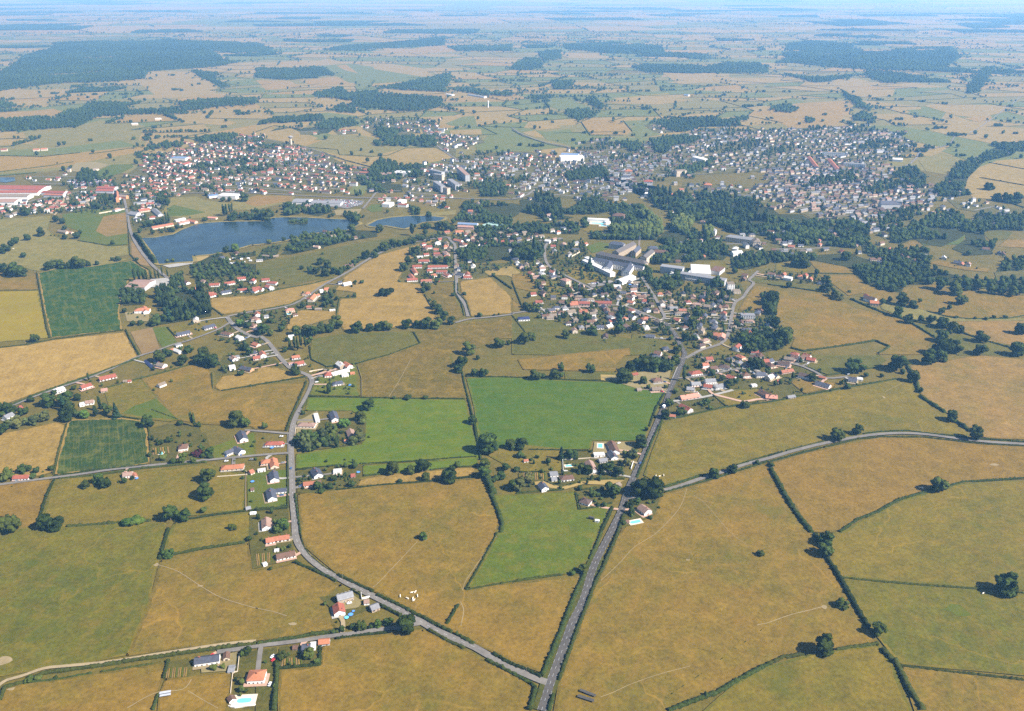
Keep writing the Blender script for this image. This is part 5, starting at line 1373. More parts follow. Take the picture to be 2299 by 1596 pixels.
# single trees seen on the middle distance pastures
for s in ('01:945,1345,16 860,1380,20 1045,1355,28 1122,1380,34 1067,1500,14 625,1240,22 1365,1305,14 1400,1275,24 1065,1080,10 1245,1110,18 950,1085,26 1000,1075,20 355,1060,55 480,1062,36 212,1075,16 255,1072,18 640,980,18 445,945,10 335,832,14 545,840,18 775,745,22 435,735,12 475,775,12 285,790,12 1770,895,12 1860,865,18 1700,905,12 1665,1000,10 1860,1020,22 1960,1010,20 1995,1060,16 2000,1120,26 1795,1135,34 1915,1140,18 2155,1130,24 1440,1025,22 2085,1350,40 2160,1330,18 2230,1105,14',
          '00:985,1405,26 1025,1440,12 330,1380,22 835,1365,20 1235,1300,18 1355,1280,18 575,1290,20 530,1300,24 820,1250,28 515,908,22 600,880,22 490,815,44 355,830,14 110,875,26 230,790,12 790,865,22 665,915,22 705,890,12 985,905,22 1035,870,10 1110,840,22 1200,900,24 1165,885,18 1300,900,18 1325,790,14 1405,680,14 1545,655,36 1580,780,44 1635,800,26 1690,650,14 1795,740,28 1725,765,12 835,770,20 980,790,44 800,800,26 850,830,34 640,1490,34 570,1520,26 515,1465,8 1220,1460,26 1085,1055,26 1170,1085,22 1390,1130,34 1335,1190,44 1320,1240,34 1405,1230,24 1650,1085,24 2030,1085,18 2010,1125,34 1840,1010,16 1880,1020,12 2170,975,80 2120,980,40 1640,1260,22',
          '02:720,1180,28 655,1180,28 945,1185,32 1010,1180,24 1085,1205,26 1205,1215,18 370,1090,24 205,1145,20 250,1145,12 355,1005,18 310,1060,24 75,1095,20 545,1245,36 640,1265,36 715,1260,22 935,1265,26 855,1250,18 80,1290,32 200,1285,50 260,1290,40 390,1370,34 615,1330,18 1105,1330,34 1520,1335,22 830,845,24 1145,885,20 1045,890,12 1200,950,50 1290,970,34 1240,1010,18 1520,970,22 1420,995,16 1540,1015,36 1910,970,16 1765,1095,26 1835,1095,30 1790,1150,44 1890,1130,22 1265,705,24 1185,705,14 1030,695,30 975,790,16 1230,810,20 1060,525,20 1200,545,18 530,545,26 890,500,26 960,500,20 800,530,22 900,675,18 1410,1045,24 1690,820,18 1905,840,30 2065,780,20 2105,835,14 2195,825,18 2255,805,34 2000,900,24 2120,920,60 2230,925,40 1710,900,14 40,910,36 210,890,44 310,880,50 440,750,70 530,740,36 260,750,26',
          '03:145,815,20 195,825,16 330,880,22 530,870,18 570,820,14 1010,965,16 1110,965,16 1090,855,22 1145,835,18 1010,875,40 950,880,20 710,990,18 755,985,20 520,1010,40 40,1055,22 290,1105,24 60,1140,50 350,1160,40 810,1050,46 900,1050,26 930,1080,40 1180,1050,40 1340,1035,30 1490,1070,18 1540,1110,70 1700,1160,90 1755,1385,34 1845,1430,28 2225,1185,28 2110,1190,18 1955,1230,22 1860,1195,22 1660,1275,26 1615,1300,16 1690,1355,16 2270,1410,24 2180,940,30 2150,980,30 2070,1095,60 1580,910,40 1640,1050,20 1185,1170,60 1360,1310,80 1460,1310,40 860,1310,36 1400,890,40 1200,880,30 1850,880,20 1310,1280,30',
          '13:1990,75,50 2080,170,60 2200,175,90 1790,130,40 1300,80,60 1210,290,46'):
    tl, rest = s.split(':')
    for w in rest.split():
        px, py, r_ = (float(q) for q in w.split(','))
        u, v = T(tl, px, py); R_ = r_ / 4 / scale_at(v); p = G(u, v, R_ * .6)
        if R_ > 9:
            for _ in range(int((R_ / 5) ** 2 * .8)):
                a = random.uniform(0, 6.28); q = random.uniform(0, R_ * .8)
                mass.add(p.x + math.cos(a) * q * 1.1, p.y + math.sin(a) * q * .8, 0, random.uniform(4, 6), random.uniform(5, 7.5), random.uniform(.1, .5))
        else: mass.add(p.x, p.y, 0, R_, R_ * 1.25, random.uniform(.1, .5))
tag(fr.build('distant_trees', M['far_leaf'], TEMP_FAR), 'hazy blue woods and hedgerow trees across the far farmland', 'trees', kind='stuff')
print('far trees', len(fr.rows))
# ------------------------------------------------------------------ houses
def ngons(mb, vs, fs, mi=0): mb.add(vs, fs, mi)
def wall_mesh(L, Wd, e, rh, m, style):
    mb = MB(); l, w = L / 2, Wd / 2
    if style == 'gable':
        vs = [(-l, -w, 0), (l, -w, 0), (l, w, 0), (-l, w, 0), (-l, -w, e), (l, -w, e), (l, w, e), (-l, w, e), (-l, 0, e + rh), (l, 0, e + rh)]
        mb.add(vs, [(0, 1, 5, 4), (2, 3, 7, 6), (1, 2, 6, 9, 5), (3, 0, 4, 8, 7)])
    else:
        mb.box(-l, -w, 0, l, w, e)
    return mb.mesh('wall', m)
def roof_mesh(L, Wd, e, rh, m, style):
    mb = MB(); l, w = L / 2, Wd / 2; t, o = .22, .45
    if style == 'gable':
        k = rh / w
        for s in (-1, 1):
            y0, z0 = s * (w + o), e - k * o + .06
            a = [(-l - .3, y0, z0), (l + .3, y0, z0), (l + .3, 0, e + rh + .06), (-l - .3, 0, e + rh + .06)]
            b = [(x, y, z + t) for x, y, z in a]
            f = [(0, 1, 2, 3), (4, 5, 6, 7), (0, 1, 5, 4), (1, 2, 6, 5), (3, 0, 4, 7)]
            mb.add(a + b, f)
    elif style == 'hip':
        r = max(.05, l - w); z0 = e + .02
        vs = [(-l - o, -w - o, z0), (l + o, -w - o, z0), (l + o, w + o, z0), (-l - o, w + o, z0), (-r, 0, e + rh), (r, 0, e + rh)]
        mb.add(vs, [(0, 1, 5, 4), (2, 3, 4, 5), (1, 2, 5), (3, 0, 4), (3, 2, 1, 0)])
    else:
        mb.box(-l - .15, -w - .15, e + .003, l + .15, w + .15, e + .35)
    return mb.mesh('roof', m)
wm = MB(); wm.box(-.55, -.05, -.6, .55, .05, .6, 1); wm.box(-.65, -.03, -.7, .65, .03, .7, 0)
WIN_ME = wm.mesh('window', [M['white'], M['glass']])
sh = MB(); sh.box(-.6, -.05, -.62, .6, .05, .62, 1); sh.box(-1.05, -.03, -.66, -.62, .03, .66, 0); sh.box(.62, -.03, -.66, 1.05, .03, .66, 0)
SHUT_ME = sh.mesh('window', [M['shutter'], M['glass']])
dm = MB(); dm.box(-.5, -.05, 0, .5, .05, 2.1)
DOOR_ME = dm.mesh('door', M['shutter'])
cm = MB(); cm.box(-.35, -.3, -1.2, .35, .3, 1.1); cm.box(-.42, -.37, 1.1, .42, .37, 1.25)
CHIM_ME = cm.mesh('chimney', M['r_terracotta'])
skm = MB(); skm.box(-.4, -.03, -.5, .4, .03, .5)
SKY_ME = skm.mesh('skylight', M['glass'])
HOUSES = []     # dict records
def nearest_dir(x, y):
    d = np.hypot(ROAD_NP[:, 0] - x, ROAD_NP[:, 1] - y); i = int(d.argmin()); j = min(i + 1, len(ROAD_NP) - 1) if i + 1 < len(ROAD_NP) and np.hypot(*(ROAD_NP[min(i + 1, len(ROAD_NP) - 1), :2] - ROAD_NP[i, :2])) < 80 else i - 1
    v = ROAD_NP[j, :2] - ROAD_NP[i, :2]; return math.atan2(v[1], v[0])
def house(x, y, L, Wd, ang, roof, wall='white', style='gable', storeys=1, word='house'):
    HOUSES.append(dict(x=x, y=y, L=L, W=Wd, a=ang, roof=roof, wall=wall, style=style, st=storeys, word=word))
# ridge lines: x0,y0,x1,y1,width,roof[,wall[,style[,storeys[,word]]]]
HL = {
'30': '1745,1125,1968,1093,7.5,slate,white,gable,1.3 2033,1062,2030,1115,4.5,brown,cream,gable,1,outbuilding 2225,1250,2375,1243,10.5,orange,white,hip,1.5 2068,1455,2088,1490,5,brown,white,gable,.9,outbuilding 2050,1215,2105,1210,7,grey,greywall,flat,.8,garage',
'31': '562,958,660,950,6,orange,greywall,gable,1,shed 412,1008,488,1000,7,slate,white,gable,1.2 488,1003,535,998,7,white,white,flat,1.3,annex 725,560,865,522,8,grey,stonewall,gable,1.6,barn 735,622,750,695,9,red,white,gable,1.3 968,600,1015,595,5,pinkbrown,white,gable,.8,shed 1025,655,1095,628,7,grey,stonewall,gable,1,shed 88,48,160,35,7.5,terracotta,white 160,34,298,14,7,terracotta,white 182,192,345,158,8,brown,white 330,1010,372,1008,4.5,brown,stonewall,gable,.8,shed 60,275,95,262,4,white,white,flat,.8,shed 165,150,205,145,4,white,white,flat,.8,shed',
'20': '118,1078,262,1072,7,red,white 1102,1052,1188,1042,7.5,pinkbrown,white,gable,1.2 1195,1050,1213,1080,5,terracotta,pinkwall,gable,.9,outbuilding 1600,800,1682,790,11,brown,white,hip,1.3 2160,672,2188,738,9,slate,white,gable,1.4 2020,862,2090,835,7.5,slate,white,gable,1.1 2105,815,2170,850,8.5,slate,white,gable,1.3 1985,988,2185,972,9.5,orange,cream,hip,1 2235,1035,2270,1020,7,terracotta,cream,gable,1 888,195,1035,162,9.5,red,white 722,272,812,245,8.5,red,white,gable,1.2 905,300,962,292,7,pink,stonewall,gable,.9,outbuilding 765,408,840,398,7,pinkbrown,white 715,432,760,425,8,white,white,flat,1,annex 1105,222,1140,218,5,tan,stonewall,gable,.8,shed 1145,222,1178,218,4.5,red,white,gable,.8,shed 160,452,200,442,8,red,stonewall,hip,1.5 2055,95,2108,85,7,white,white,flat,2,annex 2165,92,2262,112,8.5,slate,orangewall,gable,1.1 2060,20,2150,5,7,grey,white,flat,1,annex 2205,1362,2250,1352,5,grey,wood,gable,.8,shed 2250,1190,2280,1186,5,brown,white,gable,.8,shed 2270,10,2330,0,8,red,white',
'21': '85,772,235,770,8.5,red,white,hip,1 45,938,150,925,8.5,orange,cream,hip,1 150,915,165,985,8.5,orange,cream,gable,1 15,1030,85,1020,5,white,white,flat,.8,annex 152,1030,165,1100,9,slate,white,gable,1.3 125,1190,145,1270,9,slate,white,gable,1.3 175,1215,275,1205,7,slate,white,flat,.9,garage 90,1450,95,1530,9,pinkbrown,white,gable,1.2 688,495,712,560,9,slate,white,gable,1.2 380,600,530,605,9,pinkbrown,white,hip,1 535,520,555,590,5,white,white,flat,1,annex 842,655,868,730,8.5,pinkbrown,white,gable,1.2 525,1005,560,1060,9.5,slate,white,gable,1.3 695,1038,768,1032,8,white,white,flat,1 425,1138,528,1128,7.5,terracotta,white 548,1125,582,1120,6,brown,stonewall,gable,.8,shed 850,1065,890,1060,6,red,stonewall,gable,.8,shed 615,150,672,145,11,red,white,hip,1.1 680,165,830,125,8,white,white,flat,.9,terrace 690,235,775,222,9,slate,white,hip,1.1 770,175,830,168,6,white,white,flat,1,annex 345,62,425,45,8.5,red,white,gable,1.1 292,70,340,62,6,pink,white,flat,.9,annex 320,5,390,-5,7,terracotta,white 790,760,830,748,5,orange,white,gable,.9,shed 845,150,885,145,5,orange,orangewall,gable,.8,shed 700,265,710,258,5,white,white,flat,.8,annex',
'22': '890,762,932,850,9.5,brown,white,gable,1.3 885,850,925,905,8,slate,white,gable,1.2 735,885,830,880,6,white,white,flat,1,annex 780,930,850,918,6.5,grey,greywall,gable,1,outbuilding 690,935,735,1020,9,pinkbrown,white,gable,1.4 340,1062,412,1058,8,grey,white,flat,1 352,1095,400,1090,6,grey,white,gable,.9,annex 432,1085,550,1072,8,brown,white,hip,1.1 262,1135,300,1180,8,slate,white,gable,1.3 620,1275,705,1300,9,darkbrown,white,hip,1.1 1158,1335,1225,1385,9.5,pinkbrown,white,gable,1.3 1022,1480,1045,1475,4.5,brown,wood,gable,.8,shed 930,1150,970,1135,6,tan,wood,gable,.9,shed 1510,362,1670,335,10,orangepink,pinkwall,gable,1 1520,432,1605,475,9,red,white 1415,528,1470,532,5,terracotta,white,gable,.9,outbuilding 1570,280,1640,285,8,grey,white,gable,1.1 1610,240,1690,235,8,grey,white,gable,1.1 1735,212,1825,205,8.5,grey,white,gable,1.4 1725,255,1800,265,8,red,white,gable,1.1 1825,262,1905,250,8.5,grey,white,gable,1.2 1600,142,1700,128,10,red,white,hip,1.3 1862,75,1955,88,10,darkbrown,white,hip,1.2 1935,170,2005,190,8.5,red,white 2070,158,2130,152,9,brown,white,hip,1.2 2195,152,2275,150,9,slate,white,gable,1.4 2230,300,2330,350,10,brown,pinkwall,gable,1.3 1078,160,1128,152,6,red,stonewall,gable,.8,shed 1262,205,1340,195,9,brown,stonewall,hip,1.2 1255,285,1340,280,8,tan,stonewall,gable,1 1120,295,1160,290,6,tan,stonewall,gable,.8,shed 1240,5,1330,-5,8,slate,pinkwall,gable,1.1 1340,5,1420,-2,8,brown,pinkwall,hip,1.2 1740,15,1800,10,8,red,pinkwall,gable,1.2 105,935,145,930,4,terracotta,white,gable,.8,shed 2150,262,2195,258,6,white,white,flat,.9,garage',
'23': '95,45,200,62,9,darkbrown,white,gable,1.2 290,5,350,-10,9,brown,white,gable,1.2 350,10,430,25,9,red,pinkwall,gable,1.1 118,135,222,118,7,terracotta,stonewall,gable,.9 285,150,400,178,9.5,darkbrown,white,gable,1.4 435,225,560,262,8.5,slate,white,gable,1.1 725,190,800,200,9,slate,white,gable,1.4 800,200,850,205,7,white,white,flat,1,annex 175,362,240,352,6,grey,stonewall,gable,.9,outbuilding -20,350,85,358,9,orangepink,pinkwall,gable,1.1 460,180,520,192,5,terracotta,stonewall,gable,.8,shed 80,222,112,216,5,red,stonewall,gable,.8,shed 0,40,40,25,8,slate,white',
'10': '1990,1375,2075,1390,9,brown,white,hip,1.2 1585,1395,1700,1370,9,slate,white,gable,1 1825,1335,1925,1310,9,slate,white,gable,1 1210,1170,1340,1165,11,orange,white,hip,1.6 1290,1150,1310,1190,8,orange,white,gable,1.5 1020,280,1070,265,9,pink,white,hip,1.5 1725,990,1820,980,8,orange,white,gable,1 1880,950,1970,945,8,red,white,gable,1 2015,940,2105,925,8,red,white,gable,1 2130,895,2205,888,8,red,white,gable,1 1985,1020,2070,1005,8,slate,white,gable,1 2130,1000,2220,990,8,red,white,gable,1 2265,985,2330,975,8,red,white,gable,1 1855,1030,1920,1025,7,terracotta,white,gable,1 1360,440,1550,405,9,terracotta,cream,gable,1.2 1570,380,1660,360,8,white,white,flat,1.4 1600,400,1690,378,9,pink,white,gable,1.4 1690,370,1760,385,9,orange,pinkwall,gable,1.4 1855,345,1945,350,9,orangepink,cream,hip,1.1 1340,345,1400,340,9,red,white,hip,1.2 1210,365,1255,355,8,slate,white,gable,1.4 1170,300,1240,310,16,grey,greywall,gable,1.2,barn 1200,225,1320,215,12,grey,greywall,flat,1.2,barn 1240,285,1340,270,12,terracotta,cream,gable,1.2,barn 1380,270,1440,320,12,grey,greywall,gable,1.3,barn 1310,225,1380,218,9,red,cream,gable,1.2 525,465,600,480,8,tan,cream,gable,1.2 590,470,650,485,6,pink,cream,gable,.9,outbuilding 1480,1555,1560,1530,6,orange,stonewall,gable,.9,outbuilding 1560,1530,1620,1555,6,white,white,gable,.9,outbuilding 1575,1505,1630,1490,6,grey,white,flat,.9,annex 2230,1300,2290,1310,8,brown,pinkwall,hip,1.1 2250,1250,2310,1240,9,brown,cream,hip,1.3 2275,1475,2320,1490,8,terracotta,cream',
'11': '1500,610,1580,605,9,red,white,gable,1.3 1605,575,1655,570,9,white,white,hip,1.2 1680,605,1720,600,10,orange,cream,hip,1.3 1595,672,1650,670,8,red,cream,gable,1.1 1690,650,1725,680,8,pinkbrown,white,hip,1.3 1505,680,1550,675,7,red,white 1460,735,1555,735,8,red,white,gable,1.1 1445,705,1500,702,6,white,white,flat,.9,annex 1405,785,1490,782,8,red,white,gable,1 1410,805,1440,850,8,terracotta,cream,gable,1 1385,860,1415,895,8,terracotta,cream,gable,1 1355,905,1450,900,8,red,white,gable,1 1545,788,1720,785,8,red,white,gable,1 1535,825,1580,820,8,red,white,gable,1 1620,830,1715,830,8,red,white,gable,1 1570,870,1612,860,8,terracotta,white,gable,1 1695,850,1740,870,8,terracotta,white,gable,1 1480,915,1575,910,8,terracotta,cream,gable,1 1810,850,1870,860,8,slate,white 1865,880,1935,880,8,red,white 1780,545,1850,560,8,terracotta,white 1840,575,1890,590,8,terracotta,white 1940,550,1990,560,8,brown,white 1960,585,2005,590,7,pink,white 2190,560,2240,558,9,red,white,hip,1.2 2050,578,2130,580,8,red,white 1790,475,1860,470,9,orange,cream,gable,1.3 1690,480,1740,475,7,terracotta,stonewall,gable,1,shed 780,945,850,930,8,white,white,gable,1.2 735,930,770,925,7,slate,white 610,990,655,985,9,orange,cream,gable,1.4 570,1005,600,1000,7,white,white 485,1085,525,1040,9,orange,cream,gable,1.4 545,1050,562,1040,6,orange,white,gable,1 440,1025,490,1020,8,orange,white,hip,1 415,1045,470,1040,6,pinkbrown,cream,flat,.8,garage 265,1175,340,1165,9,orangepink,cream,hip,1.3 330,1225,370,1218,5,brown,white,gable,.8,shed 70,1235,110,1230,6,grey,white,gable,.9,shed 455,1150,520,1148,6,terracotta,cream,gable,.9,outbuilding 530,1170,590,1168,5,tan,stonewall,gable,.8,shed 660,1185,710,1180,5,white,white,flat,.8,shed 795,780,870,770,7,brown,wood,gable,1,barn 50,905,120,900,8,red,white 100,925,185,930,9,red,white,hip,1.2 90,960,130,970,8,red,white 0,985,60,990,8,red,white 120,985,160,980,7,white,white 0,1255,20,1260,8,pink,cream 0,1290,45,1282,5,white,white,flat,.8,garage 290,1415,340,1410,8,white,white,gable,1.2 0,735,60,730,5,grey,white,gable,.8,chalet 60,690,120,695,5,tan,wood,gable,.8,chalet 150,700,200,690,5,tan,wood,gable,.8,chalet',
}
ORW = plain_mat('orange_render', (.46, .23, .11), (.42, .2, .09), .3, .85, .06); M['orangewall'] = ORW
M['r_orangepink'] = plain_mat('roof_orangepink', (.36, .17, .12), (.31, .14, .10), .45, .8, .14, .08)
for tile, s in HL.items():
    for w in s.split():
        q = w.split(',')
        x0, y0, x1, y1, wd = (float(a) for a in q[:5])
        roof = q[5]; wall = q[6] if len(q) > 6 else 'white'; style = q[7] if len(q) > 7 else 'gable'; st = float(q[8]) if len(q) > 8 else 1.0
        z = 2.9 * st + (0 if style == 'flat' else .28 * wd)
        a, b_ = G(*T(tile, x0, y0), z), G(*T(tile, x1, y1), z)
        d = b_ - a
        house((a.x + b_.x) / 2, (a.y + b_.y) / 2, max(3.2, d.length), wd, math.atan2(d.y, d.x), roof, wall, style, st, q[9] if len(q) > 9 else 'house')
# houses given by a single point: x,y,roof
HP = {
'12': '365,1232,tan 340,1252,tan 190,1040,red 240,1112,red 560,1130,terracotta 745,1195,tan 640,1198,terracotta 850,1192,brown 895,1292,red 1070,1115,terracotta 960,1072,grey 1190,1045,slate 730,1045,slate 1330,1042,orange 1430,1100,tan 1580,1112,red 1420,1152,tan 1500,1212,tan 1570,1222,pinkbrown 1550,1342,brown 1480,1272,red 1900,1222,red 1800,1142,slate 1860,1172,brown 1800,1282,slate 1700,1512,darkbrown 1240,1420,slate 1205,1342,white 1380,1532,slate 1310,1582,brown 1160,1292,slate 1080,1252,slate 2020,1525,red 2130,1282,pinkbrown 2130,1402,red 520,690,tan 370,612,red 380,662,grey 460,590,pinkbrown 570,592,grey 660,592,terracotta 570,642,slate 380,552,pinkbrown 320,572,white 2080,905,brown 2090,880,brown 50,765,white 130,775,tan 270,820,pinkbrown 270,865,white 370,885,slate 230,755,tan 440,1210,brown 530,1200,tan 990,1030,slate 1120,945,tan 1060,930,grey 940,970,white 1290,1190,brown 1350,1130,tan 1660,1135,pinkbrown 1730,1240,slate 2180,1560,red 1700,1380,tan 1580,1280,slate 1640,1160,tan 400,1160,slate 470,1165,grey 300,1240,brown 620,1340,grey 700,1340,tan 840,1420,darkbrown 560,1375,pinkbrown 870,1330,white 1060,1080,brown 1190,1105,red 1450,1170,grey 1530,1190,terracotta 1750,1160,tan 1870,1110,slate 1920,1150,brown 1990,1340,tan 2060,1300,brown 2230,1590,brown 2090,1240,pinkbrown 2150,1450,brown 0,650,grey',
'13': '30,870,brown 140,875,terracotta 100,880,brown 290,890,orange 380,910,terracotta 330,885,red 470,935,orange 180,905,white 10,1320,white 5,1360,tan 240,1590,red 350,1596,red 1580,715,white 1740,770,terracotta 1800,780,pinkbrown 1700,760,slate 1200,700,brown 1250,720,brown 1080,810,grey 1130,805,grey 1300,795,pink 1470,880,pink 1090,640,terracotta 1120,650,brown 2110,680,brown 2080,675,slate 1350,640,cream 1710,415,grey 210,615,terracotta 320,660,tan',
'11': '60,1590,terracotta 15,1230,terracotta 1800,790,brown 1830,820,slate 1950,790,white 1900,870,terracotta 1520,640,brown 1640,700,brown 1740,640,tan 1850,600,brown 2290,550,white 2150,575,brown 1920,740,slate',
'10': '1760,1280,white 2150,1440,white 1830,930,pinkbrown 1680,940,brown 2270,930,red 2290,1010,red 1910,1050,red 1240,150,grey 1290,190,slate 1230,60,red 1370,70,red 1290,100,red 1340,140,terracotta 1480,90,red 1600,150,red 1680,110,red 1850,110,tan 1950,80,red 700,170,slate 780,160,terracotta 860,160,red 1080,180,orange 1040,150,orange 330,250,white 360,240,terracotta 470,200,terracotta 520,215,terracotta 470,265,red 540,215,red 130,320,tan 80,340,tan 620,270,terracotta 670,260,brown 730,250,terracotta 620,140,red 750,130,grey 430,300,white 300,300,grey 510,270,red 1290,340,white 1220,370,white',
'22': '1730,90,terracotta 1810,110,brown 2110,70,slate 2270,60,red 2040,60,grey 2180,20,brown 2050,10,terracotta 1960,30,slate',
'23': '20,85,brown 190,30,tan 240,10,brown 60,180,slate 15,200,white',
'21': '760,90,white 820,95,terracotta',
'20': '75,545,grey 530,310,white 1450,85,tan 2100,25,pinkbrown 1450,260,tan',
}
for tile, s in HP.items():
    for w in s.split():
        px, py, roof = w.split(','); u, v = T(tile, float(px), float(py)); p = G(u, v, 3)
        if roof == 'cream': roof = 'tan'
        ang = nearest_dir(p.x, p.y) + random.choice((0, 0, math.pi / 2)) + random.uniform(-.15, .15)
        house(p.x, p.y, random.uniform(9, 14), random.uniform(7, 9), ang, roof, random.choice(('white', 'white', 'cream', 'stonewall')), random.choice(('gable', 'gable', 'gable', 'hip')), random.choice((1, 1.2, 1.7)))
occ = {}
def occupied(x, y, rad):
    for i in range(int((x - 20) // 20), int((x + 20) // 20) + 1):
        for j in range(int((y - 20) // 20), int((y + 20) // 20) + 1):
            for (a, b_, r_) in occ.get((i, j), ()):
                if math.hypot(a - x, b_ - y) < r_ + rad: return True
    return False
def occupy(x, y, rad): occ.setdefault((int(x // 20), int(y // 20)), []).append((x, y, rad))
for h in HOUSES: occupy(h['x'], h['y'], h['L'] * .5)
BIG = []      # filled below, footprints of the large buildings
def in_big(x, y, m=6):
    for (cx, cy, L, Wd, a) in BIG:
        dx, dy = x - cx, y - cy
        if abs(dx * math.cos(a) + dy * math.sin(a)) < L / 2 + m and abs(-dx * math.sin(a) + dy * math.cos(a)) < Wd / 2 + m: return True
    return False
# ------------------------------------------------------------------ large buildings, each a thing of its own
def win_rows(mb, L, Wd, z0, floors, step, fh=3.0, sides=(-1, 1), ends=True, wv=1.3):
    """window panes set just proud of a slab's faces"""
    for f in range(floors):
        z = z0 + f * fh
        n = int(L / step)
        for k in range(n):
            x = -L / 2 + (k + .5) * L / n
            for s in sides: mb.box(x - wv / 2, s * Wd / 2 - .06, z, x + wv / 2, s * Wd / 2 + .06, z + 1.5)
        if ends:
            n = max(1, int(Wd / step))
            for k in range(n):
                y = -Wd / 2 + (k + .5) * Wd / n
                for s in (-1, 1): mb.box(s * L / 2 - .06, y - wv / 2, z, s * L / 2 + .06, y + wv / 2, z + 1.5)
def slab(parent, name, x, y, L, Wd, H, ang, wall, roof, style='flat', rh=4, floors=0, step=4.0, z0=0):
    """one wing of a large building, in world coordinates relative to its parent"""
    g_ = parent.location
    loc = (x - g_.x, y - g_.y, z0)
    BIG.append((x, y, L, Wd, ang))
    w = obj(name, wall_mesh(L, Wd, H, rh if style != 'flat' else .3, M[wall], style), parent, loc, ang)
    r = obj('roof', roof_mesh(L, Wd, H, rh, M['r_' + roof], style), w)
    if floors:
        mb = MB(); win_rows(mb, L, Wd, 1.2, floors, step, (H - .6) / floors)
        o = obj('windows', mb.mesh('windows', M['glass']), w); o['kind'] = 'stuff'
    return w
def seg(tile, x0, y0, x1, y1, z):
    a, b_ = G(*T(tile, x0, y0), z), G(*T(tile, x1, y1), z); d = b_ - a
    return (a.x + b_.x) / 2, (a.y + b_.y) / 2, d.length, math.atan2(d.y, d.x)
def big(name, label, cat, wings, group=None):
    """wings: (tile, x0, y0, x1, y1 roof line, width, height, wall, roof, style, ridge, floors, step)"""
    c = [seg(*w[:5], w[6]) for w in wings]
    e = empty(name, (sum(q[0] for q in c) / len(c), sum(q[1] for q in c) / len(c), 0))
    tag(e, label, cat, group)
    for w, q in zip(wings, c):
        slab(e, 'wing' if len(wings) > 1 else 'wall', q[0], q[1], q[2], w[5], w[6] - (w[10] if w[9] != 'flat' else 0), q[3], w[7], w[8], w[9], w[10], w[11], w[12] if len(w) > 12 else 4.0)
    return e
big('school_building', 'long flat roofed school slab with grey blue glazed front and white roofs', 'school', [
    ('12', 1340, 785, 1540, 810, 15, 13, 'greywall', 'grey', 'flat', 0, 4, 3.4), ('12', 1510, 850, 1920, 915, 14, 10, 'greywall', 'grey', 'flat', 0, 3, 3.2),
    ('12', 1690, 780, 1700, 860, 34, 8, 'white', 'white', 'flat', 0, 0), ('12', 1590, 840, 1660, 850, 22, 7, 'white', 'white', 'flat', 0, 0), ('12', 1560, 895, 1680, 915, 8, 4, 'white', 'white', 'flat', 0, 1, 3),
    ('12', 1800, 810, 1890, 825, 30, 7, 'greywall', 'brown', 'flat', 0, 0), ('12', 1450, 845, 1430, 890, 9, 6, 'white', 'white', 'flat', 0, 2, 3)])
big('school_hall', 'white school halls with slate wings and white flat roof strip', 'school', [
    ('12', 650, 735, 905, 855, 11, 7, 'white', 'white', 'flat', 0, 2, 3.5), ('12', 740, 715, 1080, 775, 14, 13, 'white', 'slate', 'gable', 4, 3, 3.6), ('12', 880, 745, 850, 795, 14, 13, 'white', 'slate', 'gable', 3.5, 3, 3.5),
    ('12', 1065, 760, 1020, 825, 14, 13, 'white', 'slate', 'gable', 3.5, 3, 3.5), ('12', 665, 710, 735, 745, 9, 9, 'white', 'white', 'flat', 0, 2, 3.5), ('12', 1085, 780, 1185, 795, 10, 8, 'white', 'slate', 'gable', 2.5, 2, 3.5)])
big('abbey_building', 'old tan stone abbey ranges with slate roofs round a courtyard chapel', 'abbey', [
    ('12', 770, 655, 1210, 745, 14, 15, 'stonewall', 'stone', 'hip', 4.5, 3, 4), ('12', 930, 650, 1090, 570, 14, 15, 'stonewall', 'stone', 'gable', 4.5, 3, 4), ('12', 880, 565, 1010, 580, 13, 14, 'greywall', 'slate', 'hip', 4.5, 3, 4),
    ('12', 1180, 700, 1255, 640, 13, 17, 'cream', 'stone', 'gable', 4, 3, 4), ('12', 1255, 640, 1400, 650, 13, 14, 'stonewall', 'brown', 'hip', 4, 3, 4), ('12', 1090, 650, 1140, 605, 10, 14, 'stonewall', 'slate', 'gable', 5, 0), ('12', 1220, 610, 1310, 612, 12, 14, 'greywall', 'slate', 'hip', 4, 3, 4)])
sp = empty('chapel_tower', G(*T('12', 1138, 640))); tag(sp, 'slim grey chapel tower with pointed spire in the abbey court', 'tower')
t_ = MB(); t_.box(-2, -2, 0, 2, 2, 19); obj('tower_shaft', t_.mesh('tower_shaft', M['stonewall']), sp)
t_ = MB(); t_.cyl(0, 0, 19.003, 30, 2.6, .1, 8); obj('spire', t_.mesh('spire', M['r_slate']), sp)
big('sports_hall', 'white barrel roofed hall below the school', 'hall', [('12', 960, 915, 1080, 870, 15, 8, 'white', 'white', 'gable', 2.5, 0), ('12', 1060, 890, 1095, 880, 10, 6, 'white', 'white', 'flat', 0, 1)])
big('apartment_house', 'tall cream block house with hipped tan roof standing alone by the winding street', 'apartment house', [('12', 455, 890, 510, 910, 12, 14, 'cream', 'pink', 'hip', 3, 4, 4)])
big('apartment_block', 'white four storey block near the side road bend', 'apartment block', [('12', 1930, 945, 1995, 945, 14, 13, 'white', 'tan', 'flat', 0, 4, 4), ('12', 1985, 1010, 2050, 1010, 10, 5, 'cream', 'tan', 'flat', 0, 1)])
big('row_house', 'long low red tiled terrace at the lane end, middle range', 'terrace', [('12', 600, 1108, 700, 1112, 9, 7, 'pinkwall', 'red', 'gable', 2.5, 1, 4)])
big('row_house', 'longest low red tiled terrace behind the big conifers', 'terrace', [('12', 745, 1105, 895, 1108, 9, 7, 'pinkwall', 'red', 'gable', 2.5, 1, 4)])
